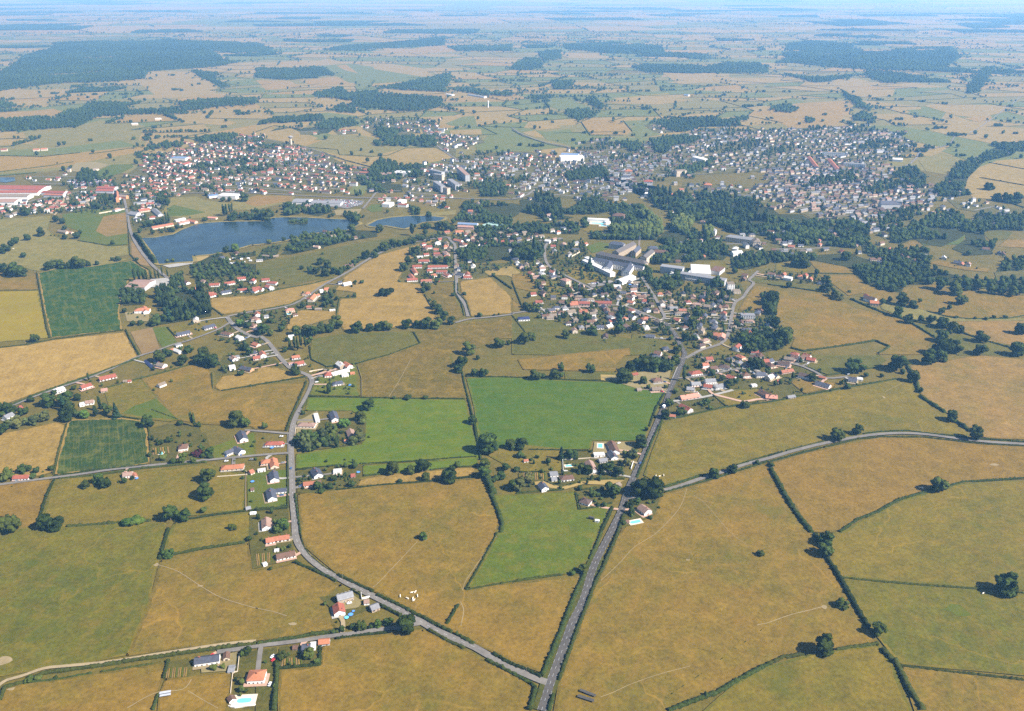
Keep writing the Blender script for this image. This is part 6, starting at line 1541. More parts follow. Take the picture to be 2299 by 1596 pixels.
big('row_house', 'short brown red terrace at the lane side before the longer ones', 'terrace', [('12', 520, 1125, 590, 1120, 9, 7, 'stonewall', 'terracotta', 'gable', 2.5, 1, 4)])
big('bungalow', 'long blue roofed white bungalow alone beside the lane', 'house', [('12', 55, 1250, 155, 1245, 11, 6, 'white', 'navy', 'hip', 2.2, 1, 4)])
big('villa', 'large orange roofed villa in a walled garden by the side road', 'house', [('12', 1800, 1380, 1900, 1400, 12, 8, 'pinkwall', 'orange', 'hip', 3, 1, 4), ('12', 1890, 1390, 1880, 1425, 10, 7, 'pinkwall', 'orangepink', 'gable', 2.5, 1, 4)])
big('office_block', 'flat grey white office block by the side road fields', 'office', [('12', 2055, 1225, 2180, 1228, 11, 6, 'greywall', 'grey', 'flat', 0, 2, 3.5)])
big('farmhouse', 'big orange roofed farmhouse with dark brown barn on the dry pasture edge', 'farmhouse', [('13', 915, 1100, 995, 1105, 11, 8, 'stonewall', 'orange', 'gable', 3, 1, 4), ('13', 875, 1055, 970, 1080, 11, 8, 'white', 'darkbrown', 'gable', 3.5, 0), ('13', 880, 1040, 900, 1058, 8, 7, 'white', 'red', 'gable', 2.5, 0)])
big('warehouse', 'big pale grey corrugated warehouse beside the maize field', 'warehouse', [('10', 1170, 935, 1345, 940, 40, 9, 'greywall', 'pinkbrown', 'gable', 2.5, 0)])
big('factory', 'huge red roofed factory with white saw tooth gables and violet grey front', 'factory', [('10', -60, 75, 410, 80, 45, 10, 'white', 'red', 'gable', 2.5, 0), ('10', -60, 115, 360, 112, 30, 10, 'white', 'red', 'gable', 2.5, 0), ('10', -60, 150, 270, 148, 30, 10, 'white', 'tan', 'gable', 2.5, 0), ('10', -60, 195, 160, 195, 34, 10, 'white', 'pinkbrown', 'gable', 2.5, 0)])
big('factory_hall', 'smaller red roofed factory hall between the factory and its car park', 'factory', [('10', 390, 115, 590, 120, 22, 9, 'greywall', 'red', 'gable', 2.5, 0), ('10', 405, 140, 570, 145, 16, 9, 'greywall', 'terracotta', 'gable', 2, 0)])
big('factory_hall', 'dark red twin roofed hall by the orange chapel', 'factory', [('10', 880, 75, 1040, 78, 22, 9, 'greywall', 'red', 'gable', 3, 0), ('10', 870, 100, 1030, 102, 18, 9, 'greywall', 'red', 'gable', 3, 0)])
big('chapel', 'small orange walled chapel beside the dark poplars', 'chapel', [('10', 1050, 150, 1140, 155, 10, 9, 'orangewall', 'tan', 'gable', 3, 0), ('10', 1045, 110, 1050, 165, 7, 15, 'orangewall', 'orange', 'gable', 5, 0)])
big('supermarket', 'long white roofed store above the lakeside pasture', 'supermarket', [('10', 1975, 148, 2140, 155, 28, 8, 'white', 'white', 'flat', 0, 0), ('10', 1870, 160, 1960, 150, 20, 5, 'white', 'blue', 'flat', 0, 0)])
big('supermarket', 'large grey blue roofed supermarket beside the crowded car park', 'supermarket', [('11', 490, 215, 770, 220, 26, 7, 'greywall', 'grey', 'flat', 0, 0), ('11', 345, 190, 485, 195, 34, 9, 'white', 'grey', 'gable', 3, 0)])
big('store_hall', 'white roofed store hall between the car parks', 'store', [('11', 1150, 225, 1220, 230, 26, 7, 'white', 'white', 'flat', 0, 0)])
big('store_hall', 'white gabled hall with the red flat annex', 'store', [('11', 1290, 190, 1330, 195, 22, 9, 'white', 'white', 'gable', 3, 0), ('11', 1280, 235, 1360, 240, 14, 6, 'white', 'red', 'flat', 0, 0)])
big('boat_house', 'long blue and rose roofed hall at the lake end', 'hall', [('11', 1815, 400, 1990, 408, 13, 8, 'white', 'blue', 'gable', 2, 0), ('11', 1815, 425, 1960, 432, 12, 7, 'pinkwall', 'pink', 'gable', 2, 0)])
for i, (w, lb) in enumerate(((('11', 1610, 30, 1680, 75, 12, 16, 'greywall', 'grey', 'flat', 0, 8, 3.6), 'grey blue high rise slab nearest the white tower'), (('11', 1740, 10, 1810, 60, 12, 15, 'greywall', 'grey', 'flat', 0, 7, 3.6), 'second grey high rise slab behind the first one'),
        (('11', 1690, 85, 1730, 92, 12, 16, 'cream', 'tan', 'flat', 0, 8, 3.6), 'white end tower of the high rise group'), (('01', 1820, 1500, 1900, 1570, 12, 18, 'greywall', 'pinkbrown', 'flat', 0, 6, 3.6), 'rear grey pink high rise slab among the dark trees'),
        (('01', 1570, 1520, 1680, 1545, 12, 15, 'greywall', 'grey', 'flat', 0, 5, 3.6), 'pale high rise block above the park lawn'), (('01', 1600, 1560, 1680, 1570, 11, 15, 'cream', 'grey', 'flat', 0, 5, 3.6), 'pale high rise block next to the park lawn slab'))):
    big('high_rise_block', lb, 'apartment block', [w])
big('gymnasium', 'white flat roofed sports hall with brown annex on the pasture edge', 'hall', [('01', 1250, 1540, 1370, 1545, 30, 9, 'white', 'white', 'flat', 0, 0), ('01', 1120, 1550, 1240, 1548, 26, 9, 'pinkwall', 'pinkbrown', 'gable', 2.5, 0)])
big('factory_hall', 'bright white long hall by the far green football pitch', 'factory', [('02', 430, 1405, 640, 1400, 32, 12, 'white', 'white', 'flat', 0, 0), ('02', 440, 1380, 600, 1385, 26, 14, 'white', 'blue', 'flat', 0, 0)])
big('pool_building', 'white flat roofed baths beside the open air pool', 'bath house', [('12', 660, 365, 870, 375, 12, 6, 'white', 'white', 'flat', 0, 0), ('12', 840, 385, 865, 395, 12, 5, 'white', 'white', 'flat', 0, 0)])
big('manor_house', 'broad brown stone mansion above the cypress row', 'mansion', [('12', 905, 312, 1015, 318, 18, 15, 'stonewall', 'brown', 'hip', 5, 3, 4)])
big('hospital_building', 'long pale stone building under the dark wooded slope', 'building', [('12', 1930, 505, 2200, 540, 14, 14, 'cream', 'grey', 'hip', 4, 3, 4), ('12', 2185, 530, 2205, 560, 14, 15, 'cream', 'tan', 'hip', 4, 3, 4)])
big('mansion', 'white house with grey roof among the trees above the long stone building', 'house', [('12', 1790, 450, 1835, 455, 14, 14, 'white', 'grey', 'hip', 4, 3, 4)])
big('mansion', 'white roofed town house group below the long stone building', 'house', [('12', 1985, 615, 2030, 620, 14, 11, 'white', 'white', 'hip', 3, 3, 4), ('12', 1975, 660, 2060, 650, 12, 10, 'white', 'white', 'gable', 3, 2, 4)])
big('market_hall', 'white roofed hall among the grey town roofs', 'hall', [('12', 1195, 135, 1285, 142, 18, 9, 'white', 'white', 'flat', 0, 0)])
big('town_hall', 'white town hall with red roof in the grey town', 'town hall', [('12', 1180, 15, 1265, 18, 16, 14, 'white', 'red', 'hip', 4, 3, 4)])
big('town_house', 'broad orange tiled house by the dark park edge', 'house', [('12', 1725, 45, 1795, 48, 14, 12, 'stonewall', 'orange', 'hip', 4, 3, 4)])
big('town_house', 'orange tiled hall near the white sports hall side', 'house', [('02', 1010, 1520, 1080, 1520, 16, 12, 'stonewall', 'orange', 'hip', 4, 3, 4)])
big('town_hall', 'large pale stone public building with tall windows', 'building', [('02', 1470, 1530, 1560, 1525, 16, 16, 'cream', 'tan', 'flat', 0, 4, 4)])
big('school_building', 'flat white school roof beside the far car park', 'school', [('02', 1640, 1405, 1740, 1430, 20, 8, 'white', 'white', 'flat', 0, 0)])
big('church', 'grey stone church with long slate nave amid the old town', 'church', [('13', 1010, 205, 1180, 205, 18, 18, 'greywall', 'slate', 'gable', 7, 0), ('13', 1150, 185, 1210, 190, 16, 22, 'greywall', 'grey', 'hip', 5, 0)])
big('covered_hall', 'long pale roofed hall behind the town trees', 'hall', [('13', 150, 68, 295, 75, 10, 7, 'cream', 'tan', 'flat', 0, 0)])
for x0, y0, x1, y1, lb in ((370, 1400, 440, 1490, 'big terracotta terrace roof, front one of the pair by the far estates'), (550, 1420, 630, 1510, 'big terracotta terrace roof, rear one of the pair by the far estates')):
    big('terrace_block', lb, 'terrace', [('03', x0, y0, x1, y1, 12, 9, 'pinkwall', 'terracotta', 'gable', 3, 0)])
big('terrace_block', 'long white terraced block row in the far estates', 'terrace', [('03', 490, 1365, 690, 1375, 12, 11, 'white', 'grey', 'flat', 0, 3, 5)])
big('terrace_block', 'white stepped terrace nearer than the long white row', 'terrace', [('03', 680, 1460, 880, 1475, 12, 10, 'white', 'grey', 'flat', 0, 3, 5)])
big('factory_hall', 'white twin tanks hall beside the pale bypass', 'factory', [('03', 1120, 1415, 1210, 1420, 22, 9, 'white', 'white', 'gable', 3, 0)])
big('stadium_stand', 'small pale grandstand above the oval sports ground', 'grandstand', [('00', 805, 1525, 870, 1505, 12, 7, 'cream', 'tan', 'gable', 2, 0)])
big('sports_centre', 'red roofed hall with blue side near the far road', 'hall', [('00', 1630, 1470, 1695, 1450, 18, 9, 'white', 'red', 'gable', 3, 0)])
big('swimming_hall', 'light blue roofed hall behind the far trees', 'hall', [('00', 1545, 1410, 1680, 1415, 22, 8, 'white', 'blue', 'flat', 0, 0)])
big('farm_shed', 'long grey farm sheds beyond the dark plantation', 'farm building', [('01', 1910, 840, 2060, 865, 16, 7, 'white', 'grey', 'gable', 2, 0), ('01', 1715, 840, 1770, 845, 18, 7, 'white', 'white', 'gable', 2, 0)])
big('farm_shed', 'turquoise roofed farm shed on the far pastures', 'farm building', [('02', 1550, 845, 1590, 848, 16, 7, 'white', 'blue', 'gable', 2, 0)])
for x, y, rf, lb in ((35, 1335, 'red', 'white farmhouse with red roof on the green fields'), (325, 1335, 'orange', 'long orange roofed farm among field trees'), (395, 1330, 'orange', 'short orange roofed barn next to the long farm'), (1210, 1105, 'white', 'white shed on the green meadow'), (1420, 1060, 'white', 'white barn beyond the green meadow')):
    big('farmhouse', lb, 'farm', [('00', x - 28, y, x + 28, y - 2, 10, 8, 'cream', rf, 'gable', 2.5, 0)])
# water towers
def water_tower(tile, px, py, hpx, label):
    u, v = T(tile, px, py); s = scale_at(v); H = hpx / 4 / s / .97
    e = empty('water_tower', G(u, v)); tag(e, label, 'water tower')
    m = MB(); m.cyl(0, 0, 0, H * .72, 3.4, 2.8, 14); obj('shaft', m.mesh('shaft', M['cream']), e)
    m = MB(); m.cyl(0, 0, H * .72, H * .88, 2.9, 7.5, 18); m.cyl(0, 0, H * .88, H, 7.5, 7.7, 18); obj('tank', m.mesh('tank', M['concrete']), e)
    m = MB(); m.cyl(0, 0, H, H + 1.2, 2, 1.6, 10); obj('lantern', m.mesh('lantern', M['metal']), e)
water_tower('01', 316, 1298, 72, 'mushroom shaped concrete water tower above the white estate')
tw = empty('tall_tower', G(*T('01', 2085, 965))); tag(tw, 'slim white tower between the trees of the far road', 'tower')
m_ = MB(); m_.cyl(0, 0, 0, 22, 2.2, 1.8, 10); obj('shaft', m_.mesh('shaft', M['white']), tw)
m_ = MB(); m_.cyl(0, 0, 22.003, 27, 3.2, 3.2, 10); obj('tank', m_.mesh('tank', M['white']), tw)

# ------------------------------------------------------------------ more village houses between the surveyed ones
for ps, sp_, rf in (('12:40,660 300,600 330,760 620,960 700,1000 1180,960 1330,1020 1960,1060 1940,1420 1700,1540 1440,1340 1320,1330 1000,1380 500,1330 260,1230 300,1080 120,860 0,760', 19, 'tan brown terracotta slate brown pinkbrown grey slate darkbrown'),
        ('22:1560,80 2299,20 23:0,60 250,80 200,220 22:2200,240 1980,300 1560,300', 22, 'slate brown red grey tan'), ('12:2060,1180 2250,1200 2260,1420 2120,1560 1980,1540 2000,1420', 20, 'brown terracotta tan slate'),
        ('11:1380,540 1760,540 1760,720 1600,740 1440,740', 19, 'red terracotta brown tan'), ('10:1180,110 1480,110 1500,330 1260,330', 22, 'red terracotta grey slate'), ('10:0,250 400,220 640,170 860,150 860,240 560,300 0,320', 20, 'terracotta tan red grey'),
        ('11:1800,480 2299,530 2299,600 1820,610', 20, 'slate brown terracotta tan'), ('10:2100,1240 2299,1250 11:60,1500 150,1590 10:2250,1590 2150,1420', 24, 'brown red tan slate'), ('11:980,180 1700,170 1760,280 1200,240 1000,230', 26, 'terracotta red grey tan'), ('12:0,500 260,520 280,580 0,590', 20, 'slate tan brown')):
    zn = Zone(PL(ps))
    for x, y in poisson(zn, sp_) + (WOOD_HOUSES if sp_ == 19 and 'darkbrown' in rf else []):
        if on_road(x, y, 3.5) or in_big(x, y, 6) or occupied(x, y, 8.5) or ((x, y) not in WOOD_HOUSES and any(z.has(x, y) for z in WOOD_Z)) or any(z.has(x, y) for z in FIELD_ZONES) or any(z.has(x, y) for z in LAKE_Z): continue
        if random.random() < .12: continue
        L = random.uniform(8.5, 13)
        house(x, y, L, random.uniform(7, 8.5), nearest_dir(x, y) + random.choice((0, 0, math.pi / 2)) + random.uniform(-.2, .2), random.choice(rf.split()), random.choice(('white', 'white', 'cream', 'stonewall', 'pinkwall')), random.choice(('gable', 'gable', 'hip')), random.choice((1, 1.2, 1.7)))
        occupy(x, y, L * .45)
# ------------------------------------------------------------------ fill the town: rows of houses along gently curving streets
town_count = 0
streets = MB()
for ti, ((ps, sp_, roofs, walls, tp, al), zn) in enumerate(zip(TOWN, TOWN_Z)):
    rf, wl = roofs.split(), walls.split()
    zsheet = sheet('town_ground', zn.uv, F['townground'], .70 + .002 * ti)
    later(zsheet, 'gardens and streets of the built up town', 'ground', (sum(u for u, v in zn.uv) / len(zn.uv), sum(v for u, v in zn.uv) / len(zn.uv)), kind='structure')
    old = sp_ < 18
    px_, py_ = (sp_ * .92, sp_ * 1.0) if old else (sp_ * .95, sp_ * 1.02)
    x0, y0, x1, y1 = zn.bb; cx, cy = (x0 + x1) / 2, (y0 + y1) / 2; hw = math.hypot(x1 - x0, y1 - y0) / 2
    ca, sa = math.cos(R(al)), math.sin(R(al)); ph = random.uniform(0, 6)
    def pos(i, j):
        a_, b_ = i * px_, j * py_
        b2 = b_ + 26 * math.sin(a_ / 150 + ph) + 12 * math.sin(a_ / 61 + ph * 2); a2 = a_ + 22 * math.sin(b_ / 170 + ph)
        return cx + a2 * ca - b2 * sa, cy + a2 * sa + b2 * ca
    for j in range(-int(hw / py_), int(hw / py_) + 1):
        street = j % 3 == 0
        prev = None
        for i in range(-int(hw / px_), int(hw / px_) + 1):
            x, y = pos(i, j)
            if street:
                ok = zn.has(x, y) and in_view(x, y) and not any(z.has(x, y) for z in WOOD_Z) and not any(z.has(x, y) for z in LAKE_Z)
                if ok and prev:
                    d = Vector((x - prev[0], y - prev[1], 0)).normalized(); n = Vector((-d.y, d.x, 0)) * 2.6
                    streets.add([(prev[0] + n.x, prev[1] + n.y, .93), (prev[0] - n.x, prev[1] - n.y, .93), (x - n.x, y - n.y, .93), (x + n.x, y + n.y, .93)], [(0, 1, 2, 3)])
                prev = (x, y) if ok else None
                continue
            x += random.uniform(-.34, .34) * sp_; y += random.uniform(-.34, .34) * sp_
            if not zn.has(x + random.gauss(0, 24), y + random.gauss(0, 38)) or not in_view(x, y): continue
            if on_road(x, y, 3.0) or any(z.has(x, y) for z in WOOD_Z) or any(z.has(x, y) for z in FOREST_Z) or in_big(x, y, 5) or any(z.has(x, y) for z in LAKE_Z): continue
            if any(z.has(x, y) for z in FIELD_ZONES) and random.random() < .93: continue
            x2, y2 = pos(i + 1, j); x3, y3 = pos(i, j); ang = math.atan2(y2 - y3, x2 - x3) + random.choice((0, 0, 0, math.pi / 2)) + random.uniform(-.12, .12)
            blank = math.sin(x * .013 + ph) + math.sin(y * .016 - ph) + math.sin((x - y) * .03)
            L = random.uniform(8, 12.5) if not old else random.uniform(9, 15)
            if random.random() < .09: L *= random.uniform(1.6, 2.4)
            if blank < (1.45 if not old else 1.8) and not occupied(x, y, L * .5):
                tall = random.random()
                house(x, y, L, random.uniform(6.5, 9), ang, random.choice(rf), random.choice(wl), 'gable' if random.random() < .8 else 'hip', 1.2 if tall < (.6 if not old else .1) else 2 if tall < .92 else 3)
                occupy(x, y, L * .4); town_count += 1
            nt_ = tp * (1.0 if old else 1.7) + (2.4 if blank > 1.15 else 0)
            for _ in range(int(nt_ + random.random())):
                tx, ty_ = x + random.uniform(-.6, .6) * sp_, y + random.uniform(-.6, .6) * sp_
                if not on_road(tx, ty_, 1) and not in_big(tx, ty_, 3):
                    r_ = random.uniform(1.8, 4.2) * (1.3 if blank > 1.15 else 1); mass.add(tx, ty_, 0, r_, r_ * random.uniform(1.2, 2.2), random.uniform(0, .9))
tag(obj('town_streets', streets.mesh('town_streets', M['lane'])), 'grey streets threading between the town houses', 'street', kind='structure')
for x, y, r_ in GARDEN_TREES:
    if not occupied(x, y, 1.5 + r_ * .4) and not in_big(x, y, 2): mass.add(x, y, 0, r_, r_ * random.uniform(1.0, 2.2), random.uniform(0, 1.1))
# garden trees and shrubs round the individually placed houses
for h in [q for q in HOUSES[:len(HOUSES) - town_count] if q['word'] == 'house' and q['y'] > 560]:
    for _ in range(random.choice((1, 2, 3, 4)) if h['y'] > 1000 else 2):
        a = random.uniform(0, 6.28); d = h['L'] * .7 + random.uniform(3, 12)
        x, y = h['x'] + math.cos(a) * d, h['y'] + math.sin(a) * d
        if on_road(x, y, 1) or occupied(x, y, 2.5): continue
        r_ = random.uniform(1.0, 2.6); mass.add(x, y, 0, r_, r_ * random.uniform(.9, 1.6), random.uniform(.1, 1.1))
tag(mass.build('town_trees', M['far_leaf'], TEMP_MID), 'countless smaller trees and shrubs of the town gardens and woods', 'trees', kind='stuff')

# ------------------------------------------------------------------ houses: the largest 300 in view as things
HOUSES = [h for h in HOUSES if in_view(h['x'], h['y'], 3)]
def hsize(h): return h['L'] * FOC / (h['y'] * CP + CAM_H * SP)
print('houses', len(HOUSES))
HOUSES.sort(key=lambda h: -hsize(h) * (1.6 if h['y'] < 1500 else 1))
RW = {'red': 'red tiled', 'orange': 'orange tiled', 'terracotta': 'terracotta tiled', 'brown': 'brown roofed', 'darkbrown': 'dark brown roofed', 'pink': 'pale pink roofed', 'pinkbrown': 'pinkish brown roofed', 'slate': 'dark slate roofed',
      'grey': 'grey roofed', 'white': 'white flat roofed', 'navy': 'blue black roofed', 'tan': 'tan roofed', 'blue': 'blue roofed', 'orangepink': 'orange pink roofed'}
WW = {'white': 'white', 'cream': 'cream', 'stonewall': 'stone', 'pinkwall': 'pink', 'greywall': 'grey walled', 'wood': 'wooden', 'orangewall': 'orange walled'}
NM = {'house': 'house', 'shed': 'garden_shed', 'barn': 'barn', 'annex': 'annex', 'outbuilding': 'outbuilding', 'garage': 'garage', 'terrace': 'terrace', 'chalet': 'chalet'}
def roof_h(h): return 0.0 if h['style'] == 'flat' else h['W'] * (.30 if h['style'] == 'gable' else .26)
for i, h in enumerate(HOUSES[:300]):
    e = empty(NM[h['word']], (h['x'], h['y'], .1), h['a'])
    L, Wd, ev, rh = h['L'], h['W'], 2.75 * h['st'], roof_h(h)
    near = h['y'] < 1250
    w = obj('wall', wall_mesh(L, Wd, ev, rh, M[h['wall']], h['style']), e)
    r = obj('roof', roof_mesh(L, Wd, ev, rh, M['r_' + h['roof']], h['style']), e)
    if h['word'] == 'house' and h['style'] != 'flat':
        for k in range(1 if h['y'] > 1100 else random.choice((1, 2))):
            obj('chimney', CHIM_ME, r, (random.choice((-1, 1)) * L * random.uniform(.12, .4) * (1 if h['style'] == 'gable' else .4), random.uniform(-.1, .1) * Wd, ev + rh * .92))
        if near and random.random() < .3: 
            s_ = random.choice((-1, 1)); k_ = obj('skylight', SKY_ME, r, (random.uniform(-.2, .2) * L, s_ * Wd * .25, ev + rh * .5 + .42)); k_.rotation_euler = (math.atan2(rh, Wd / 2) * -s_ + math.pi / 2, 0, 0)
    me = SHUT_ME if random.random() < .35 else WIN_ME
    n = max(1, min(5, int(L / 3.0)))
    fl = 2 if h['st'] >= 1.6 else 1
    if near:
        for s_ in (-1, 1):
            for f in range(fl):
                for k in range(n):
                    x = -L / 2 + (k + .5) * L / n
                    if f == 0 and k == n // 2 and s_ == -1: obj('door', DOOR_ME, w, (x, s_ * (Wd / 2 + .03), 0)); continue
                    obj('window', me, w, (x, s_ * (Wd / 2 + .03), 1.55 + f * 2.7))
            obj('window', me, w, (s_ * (L / 2 + .03), 0, 1.55), math.pi / 2)
    else:
        mb = MB()
        for s_ in (-1, 1):
            for f in range(fl):
                for k in range(n):
                    x = -L / 2 + (k + .5) * L / n; z = .9 + f * 2.7
                    mb.box(x - .5, s_ * Wd / 2 - .05, z, x + .5, s_ * Wd / 2 + .05, z + 1.2)
        o = obj('windows', mb.mesh('windows', M['glass']), w); o['kind'] = 'stuff'
    sz = 'long' if L > 17 else 'small' if L < 7.5 else ''
    later(e, ' '.join(q for q in (sz, RW[h['roof']], WW[h['wall']], h['word']) if q), 'house' if h['word'] == 'house' else h['word'], inv((h['x'], h['y'], 3)), 'houses of the village and lanes' if h['word'] == 'house' else 'outbuildings beside the houses')
DRIVES = []
for h in HOUSES[:300]:
    if h['word'] != 'house' or h['y'] > 1500: continue
    d = np.hypot(ROAD_NP[:, 0] - h['x'], ROAD_NP[:, 1] - h['y']); i = int(d.argmin())
    if not (6 < d[i] < 60): continue
    a = Vector((h['x'], h['y'], 0)); b_ = Vector((ROAD_NP[i, 0], ROAD_NP[i, 1], 0)); dv = (b_ - a).normalized()
    st_ = a + dv * (h['W'] * .5)
    k = Vector((-dv.y, dv.x, 0)) * random.uniform(-4, 4)
    Pd = [st_ + k * .2, st_.lerp(b_, .4) + k, b_]
    o = ribbon('driveway', smooth(Pd, 3), random.uniform(2.6, 4), M[random.choice(('track', 'concrete', 'lane', 'pinkgravel'))], .985 + .0004 * len(DRIVES))
    later(o, 'short house driveway', 'driveway', inv((b_.x, b_.y, 0)), kind='structure')
    yard_ = MB(); c_, s_ = math.cos(h['a']), math.sin(h['a']); l_, w_ = h['L'] / 2 + random.uniform(.5, 3), h['W'] / 2 + random.uniform(1, 4)
    yard_.add([(h['x'] + x * c_ - y * s_, h['y'] + x * s_ + y * c_, .945 + .0002 * len(DRIVES)) for x, y in ((-l_, -w_), (l_, -w_), (l_, w_ * .6), (-l_, w_ * .6))], [(0, 1, 2, 3)])
    o = obj('patio', yard_.mesh('patio', M[random.choice(('track', 'concrete', 'faint', 'pinkgravel'))]))
    later(o, 'paved patio round a house', 'patio', inv((h['x'], h['y'], 0)), kind='structure')
    DRIVES.append((st_.lerp(b_, .35) + k * .9, math.atan2(dv.y, dv.x)))
mats_ = sorted({h['wall'] for h in HOUSES}) ; rmats = sorted({h['roof'] for h in HOUSES})
MI = {k: i for i, k in enumerate(mats_)}; RI = {k: i + len(mats_) for i, k in enumerate(rmats)}
mb = MB(); GI = len(mats_) + len(rmats)
for h in HOUSES[300:]:
    l, w, e, rh = h['L'] / 2, h['W'] / 2, 2.75 * h['st'], max(.3, roof_h(h) * 1.1); c, s_ = math.cos(h['a']), math.sin(h['a'])
    def X(x, y, z): return (h['x'] + x * c - y * s_, h['y'] + x * s_ + y * c, z)
    mb.add([X(-l, -w, 0), X(l, -w, 0), X(l, w, 0), X(-l, w, 0), X(-l, -w, e), X(l, -w, e), X(l, w, e), X(-l, w, e), X(-l, 0, e + rh), X(l, 0, e + rh)],
           [(0, 1, 5, 4), (2, 3, 7, 6), (1, 2, 6, 9, 5), (3, 0, 4, 8, 7)], MI[h['wall']])
    r = l * (1.03 if h['style'] != 'hip' else .4)
    mb.add([X(-l - .3, -w - .4, e - .15), X(l + .3, -w - .4, e - .15), X(l + .3, w + .4, e - .15), X(-l - .3, w + .4, e - .15), X(-r, 0, e + rh + .25), X(r, 0, e + rh + .25)], [(0, 1, 5, 4), (2, 3, 4, 5), (1, 2, 5), (3, 0, 4)], RI[h['roof']])
    if h['y'] < 2400:
        n = max(1, int(h['L'] / 3.5))
        for k in range(n):
            x = -l + (k + .5) * 2 * l / n
            for f in range(max(1, int(h['st']))):
                z = .9 + f * 2.6
                for sg in (-1, 1):
                    yy = sg * (w + .05)
                    mb.add([X(x - .5, yy, z), X(x + .5, yy, z), X(x + .5, yy, z + 1.3), X(x - .5, yy, z + 1.3)], [(0, 1, 2, 3)], GI)
tag(obj('town_houses', mb.mesh('town_houses', [M[k] for k in mats_] + [M['r_' + k] for k in rmats] + [M['glass']])), 'crowded small town houses with red, brown and slate roofs', 'houses', kind='stuff')
# ------------------------------------------------------------------ pools
def pool(tile, px, py, L, Wd, rz, label, surround=2.0, rnd=False, deckmat='cream'):
    e = empty('swimming_pool', G(*T(tile, px, py)) + Vector((0, 0, .98)), R(rz))
    tag(e, label, 'swimming pool')
    n = 20
    def ring(l, w):
        if not rnd: return [(-l / 2, -w / 2), (l / 2, -w / 2), (l / 2, w / 2), (-l / 2, w / 2)]
        return [(math.copysign(abs(math.cos(a)) ** .6, math.cos(a)) * l / 2, math.copysign(abs(math.sin(a)) ** .6, math.sin(a)) * w / 2) for a in (2 * math.pi * k / n for k in range(n))]
    a = ring(L, Wd); b_ = ring(L + 2 * surround, Wd + 2 * surround)
    if rnd: b_ = [(max(-1, min(1, 1.45 * x / (L / 2 + surround))) * (L / 2 + surround), max(-1, min(1, 1.45 * y / (Wd / 2 + surround))) * (Wd / 2 + surround)) for x, y in b_]
    m = len(a); mb = MB()
    mb.add([(x, y, .25) for x, y in a] + [(x, y, .25) for x, y in b_] + [(x, y, 0) for x, y in b_] + [(x, y, -.1) for x, y in a],
           [(k, (k + 1) % m, m + (k + 1) % m, m + k) for k in range(m)] + [(m + k, m + (k + 1) % m, 2 * m + (k + 1) % m, 2 * m + k) for k in range(m)] + [(k, (k + 1) % m, 3 * m + (k + 1) % m, 3 * m + k) for k in range(m)])
    obj('deck', mb.mesh('deck', M[deckmat]), e)
    mb = MB(); mb.add([(x, y, .12) for x, y in a], [tuple(range(m))]); obj('water', mb.mesh('water', M['poolwater']), e)
    return e
pool('30', 2195, 1512, 10.5, 4.6, 4, 'turquoise swimming pool on a wide white terrace near the orange roofed villa', 3.4, True)
pool('22', 792, 818, 5, 9, -6, 'pale turquoise pool on a white deck beside the brown and slate roofed house', 1.4)
pool('22', 1108, 1502, 11, 4.6, 18, 'bright turquoise pool under the pink roofed house by the main road', 1.6, True)
pool('12', 770, 412, 26, 12, -8, 'open air town pool in front of the white flat baths', 5)
pool('12', 835, 432, 18, 10, -8, 'smaller second basin beside the open air town pool', 4)
pool('11', 288, 1228, 9, 4.5, 4, 'small turquoise pool below the pale orange villa by the curved road', 1.2)
pool('20', 1450, 885, 5.2, 5.2, 0, 'round blue garden pool beside the maize field garden', .5, True)
pool('22', 508, 998, 7, 3.6, 8, 'half covered blue pool in the walled white courtyard', 1.2)

# ------------------------------------------------------------------ vehicles
def car_meshes(paint):
    mb = MB()
    prof = [(-2.1, .35), (-2.15, .75), (-1.9, .92), (-1.45, .98), (1.0, .95), (1.95, .78), (2.1, .6), (2.05, .3)]
    for s, y in ((0, -.85), (1, .85)): pass
    vs = [(x, -.85, z) for x, z in prof] + [(x, .85, z) for x, z in prof]; n = len(prof)
    mb.add(vs, [tuple(range(n)), tuple(range(2 * n - 1, n - 1, -1))] + [(k + 1, k, n + k, n + k + 1) for k in range(n - 1)] + [(0, n - 1, 2 * n - 1, n)])
    cab = [(-1.6, .96), (-1.25, 1.45), (.15, 1.48), (.95, .95)]
    vs = [(x, -.74 if z < 1 else -.6, z) for x, z in cab] + [(x, .74 if z < 1 else .6, z) for x, z in cab]
    mb.add(vs, [(1, 2, 6, 5)])
    body = mb.mesh('body', M[paint])
    g_ = MB(); g_.add([(x, y * .99, z - .004) for x, y, z in vs], [(0, 1, 2, 3), (7, 6, 5, 4), (0, 4, 5, 1), (2, 6, 7, 3)])
    return body, g_.mesh('windows', M['glass'])
CARM = {k: car_meshes(k) for k in ('carwhite', 'carred', 'cargrey', 'carblue')}
wb = MB(); 
wb.cyl(0, 0, -.11, .11, .32, .32, 10)
WHEEL = wb.mesh('wheel', M['rubber'])
CAR0 = {}
def car(x, y, z, rz, paint, label=None, phrase=None, group=None):
    if paint not in CAR0:
        e = empty('car', (0, 0, 0)); parts = [obj('body', CARM[paint][0], e), obj('windows', CARM[paint][1], e)]
        for sx in (-1.3, 1.3):
            for sy in (-.8, .8):
                w = obj('wheel', WHEEL, e, (sx, sy, .32)); w.rotation_euler = (math.pi / 2, 0, 0); parts.append(w)
        CAR0[paint] = (e, parts)
    else:
        e0, ps = CAR0[paint]; e = link(e0.copy())
        for p in ps:
            c = link(p.copy()); c.parent = e
        for k in ('label', 'group'):
            if k in e: del e[k]
    e.location = (x, y, z); e.rotation_euler = (0, 0, rz)
    if label: tag(e, label, 'car', group)
    else: later(e, phrase, 'car', inv((x, y, z)), group)
    return e
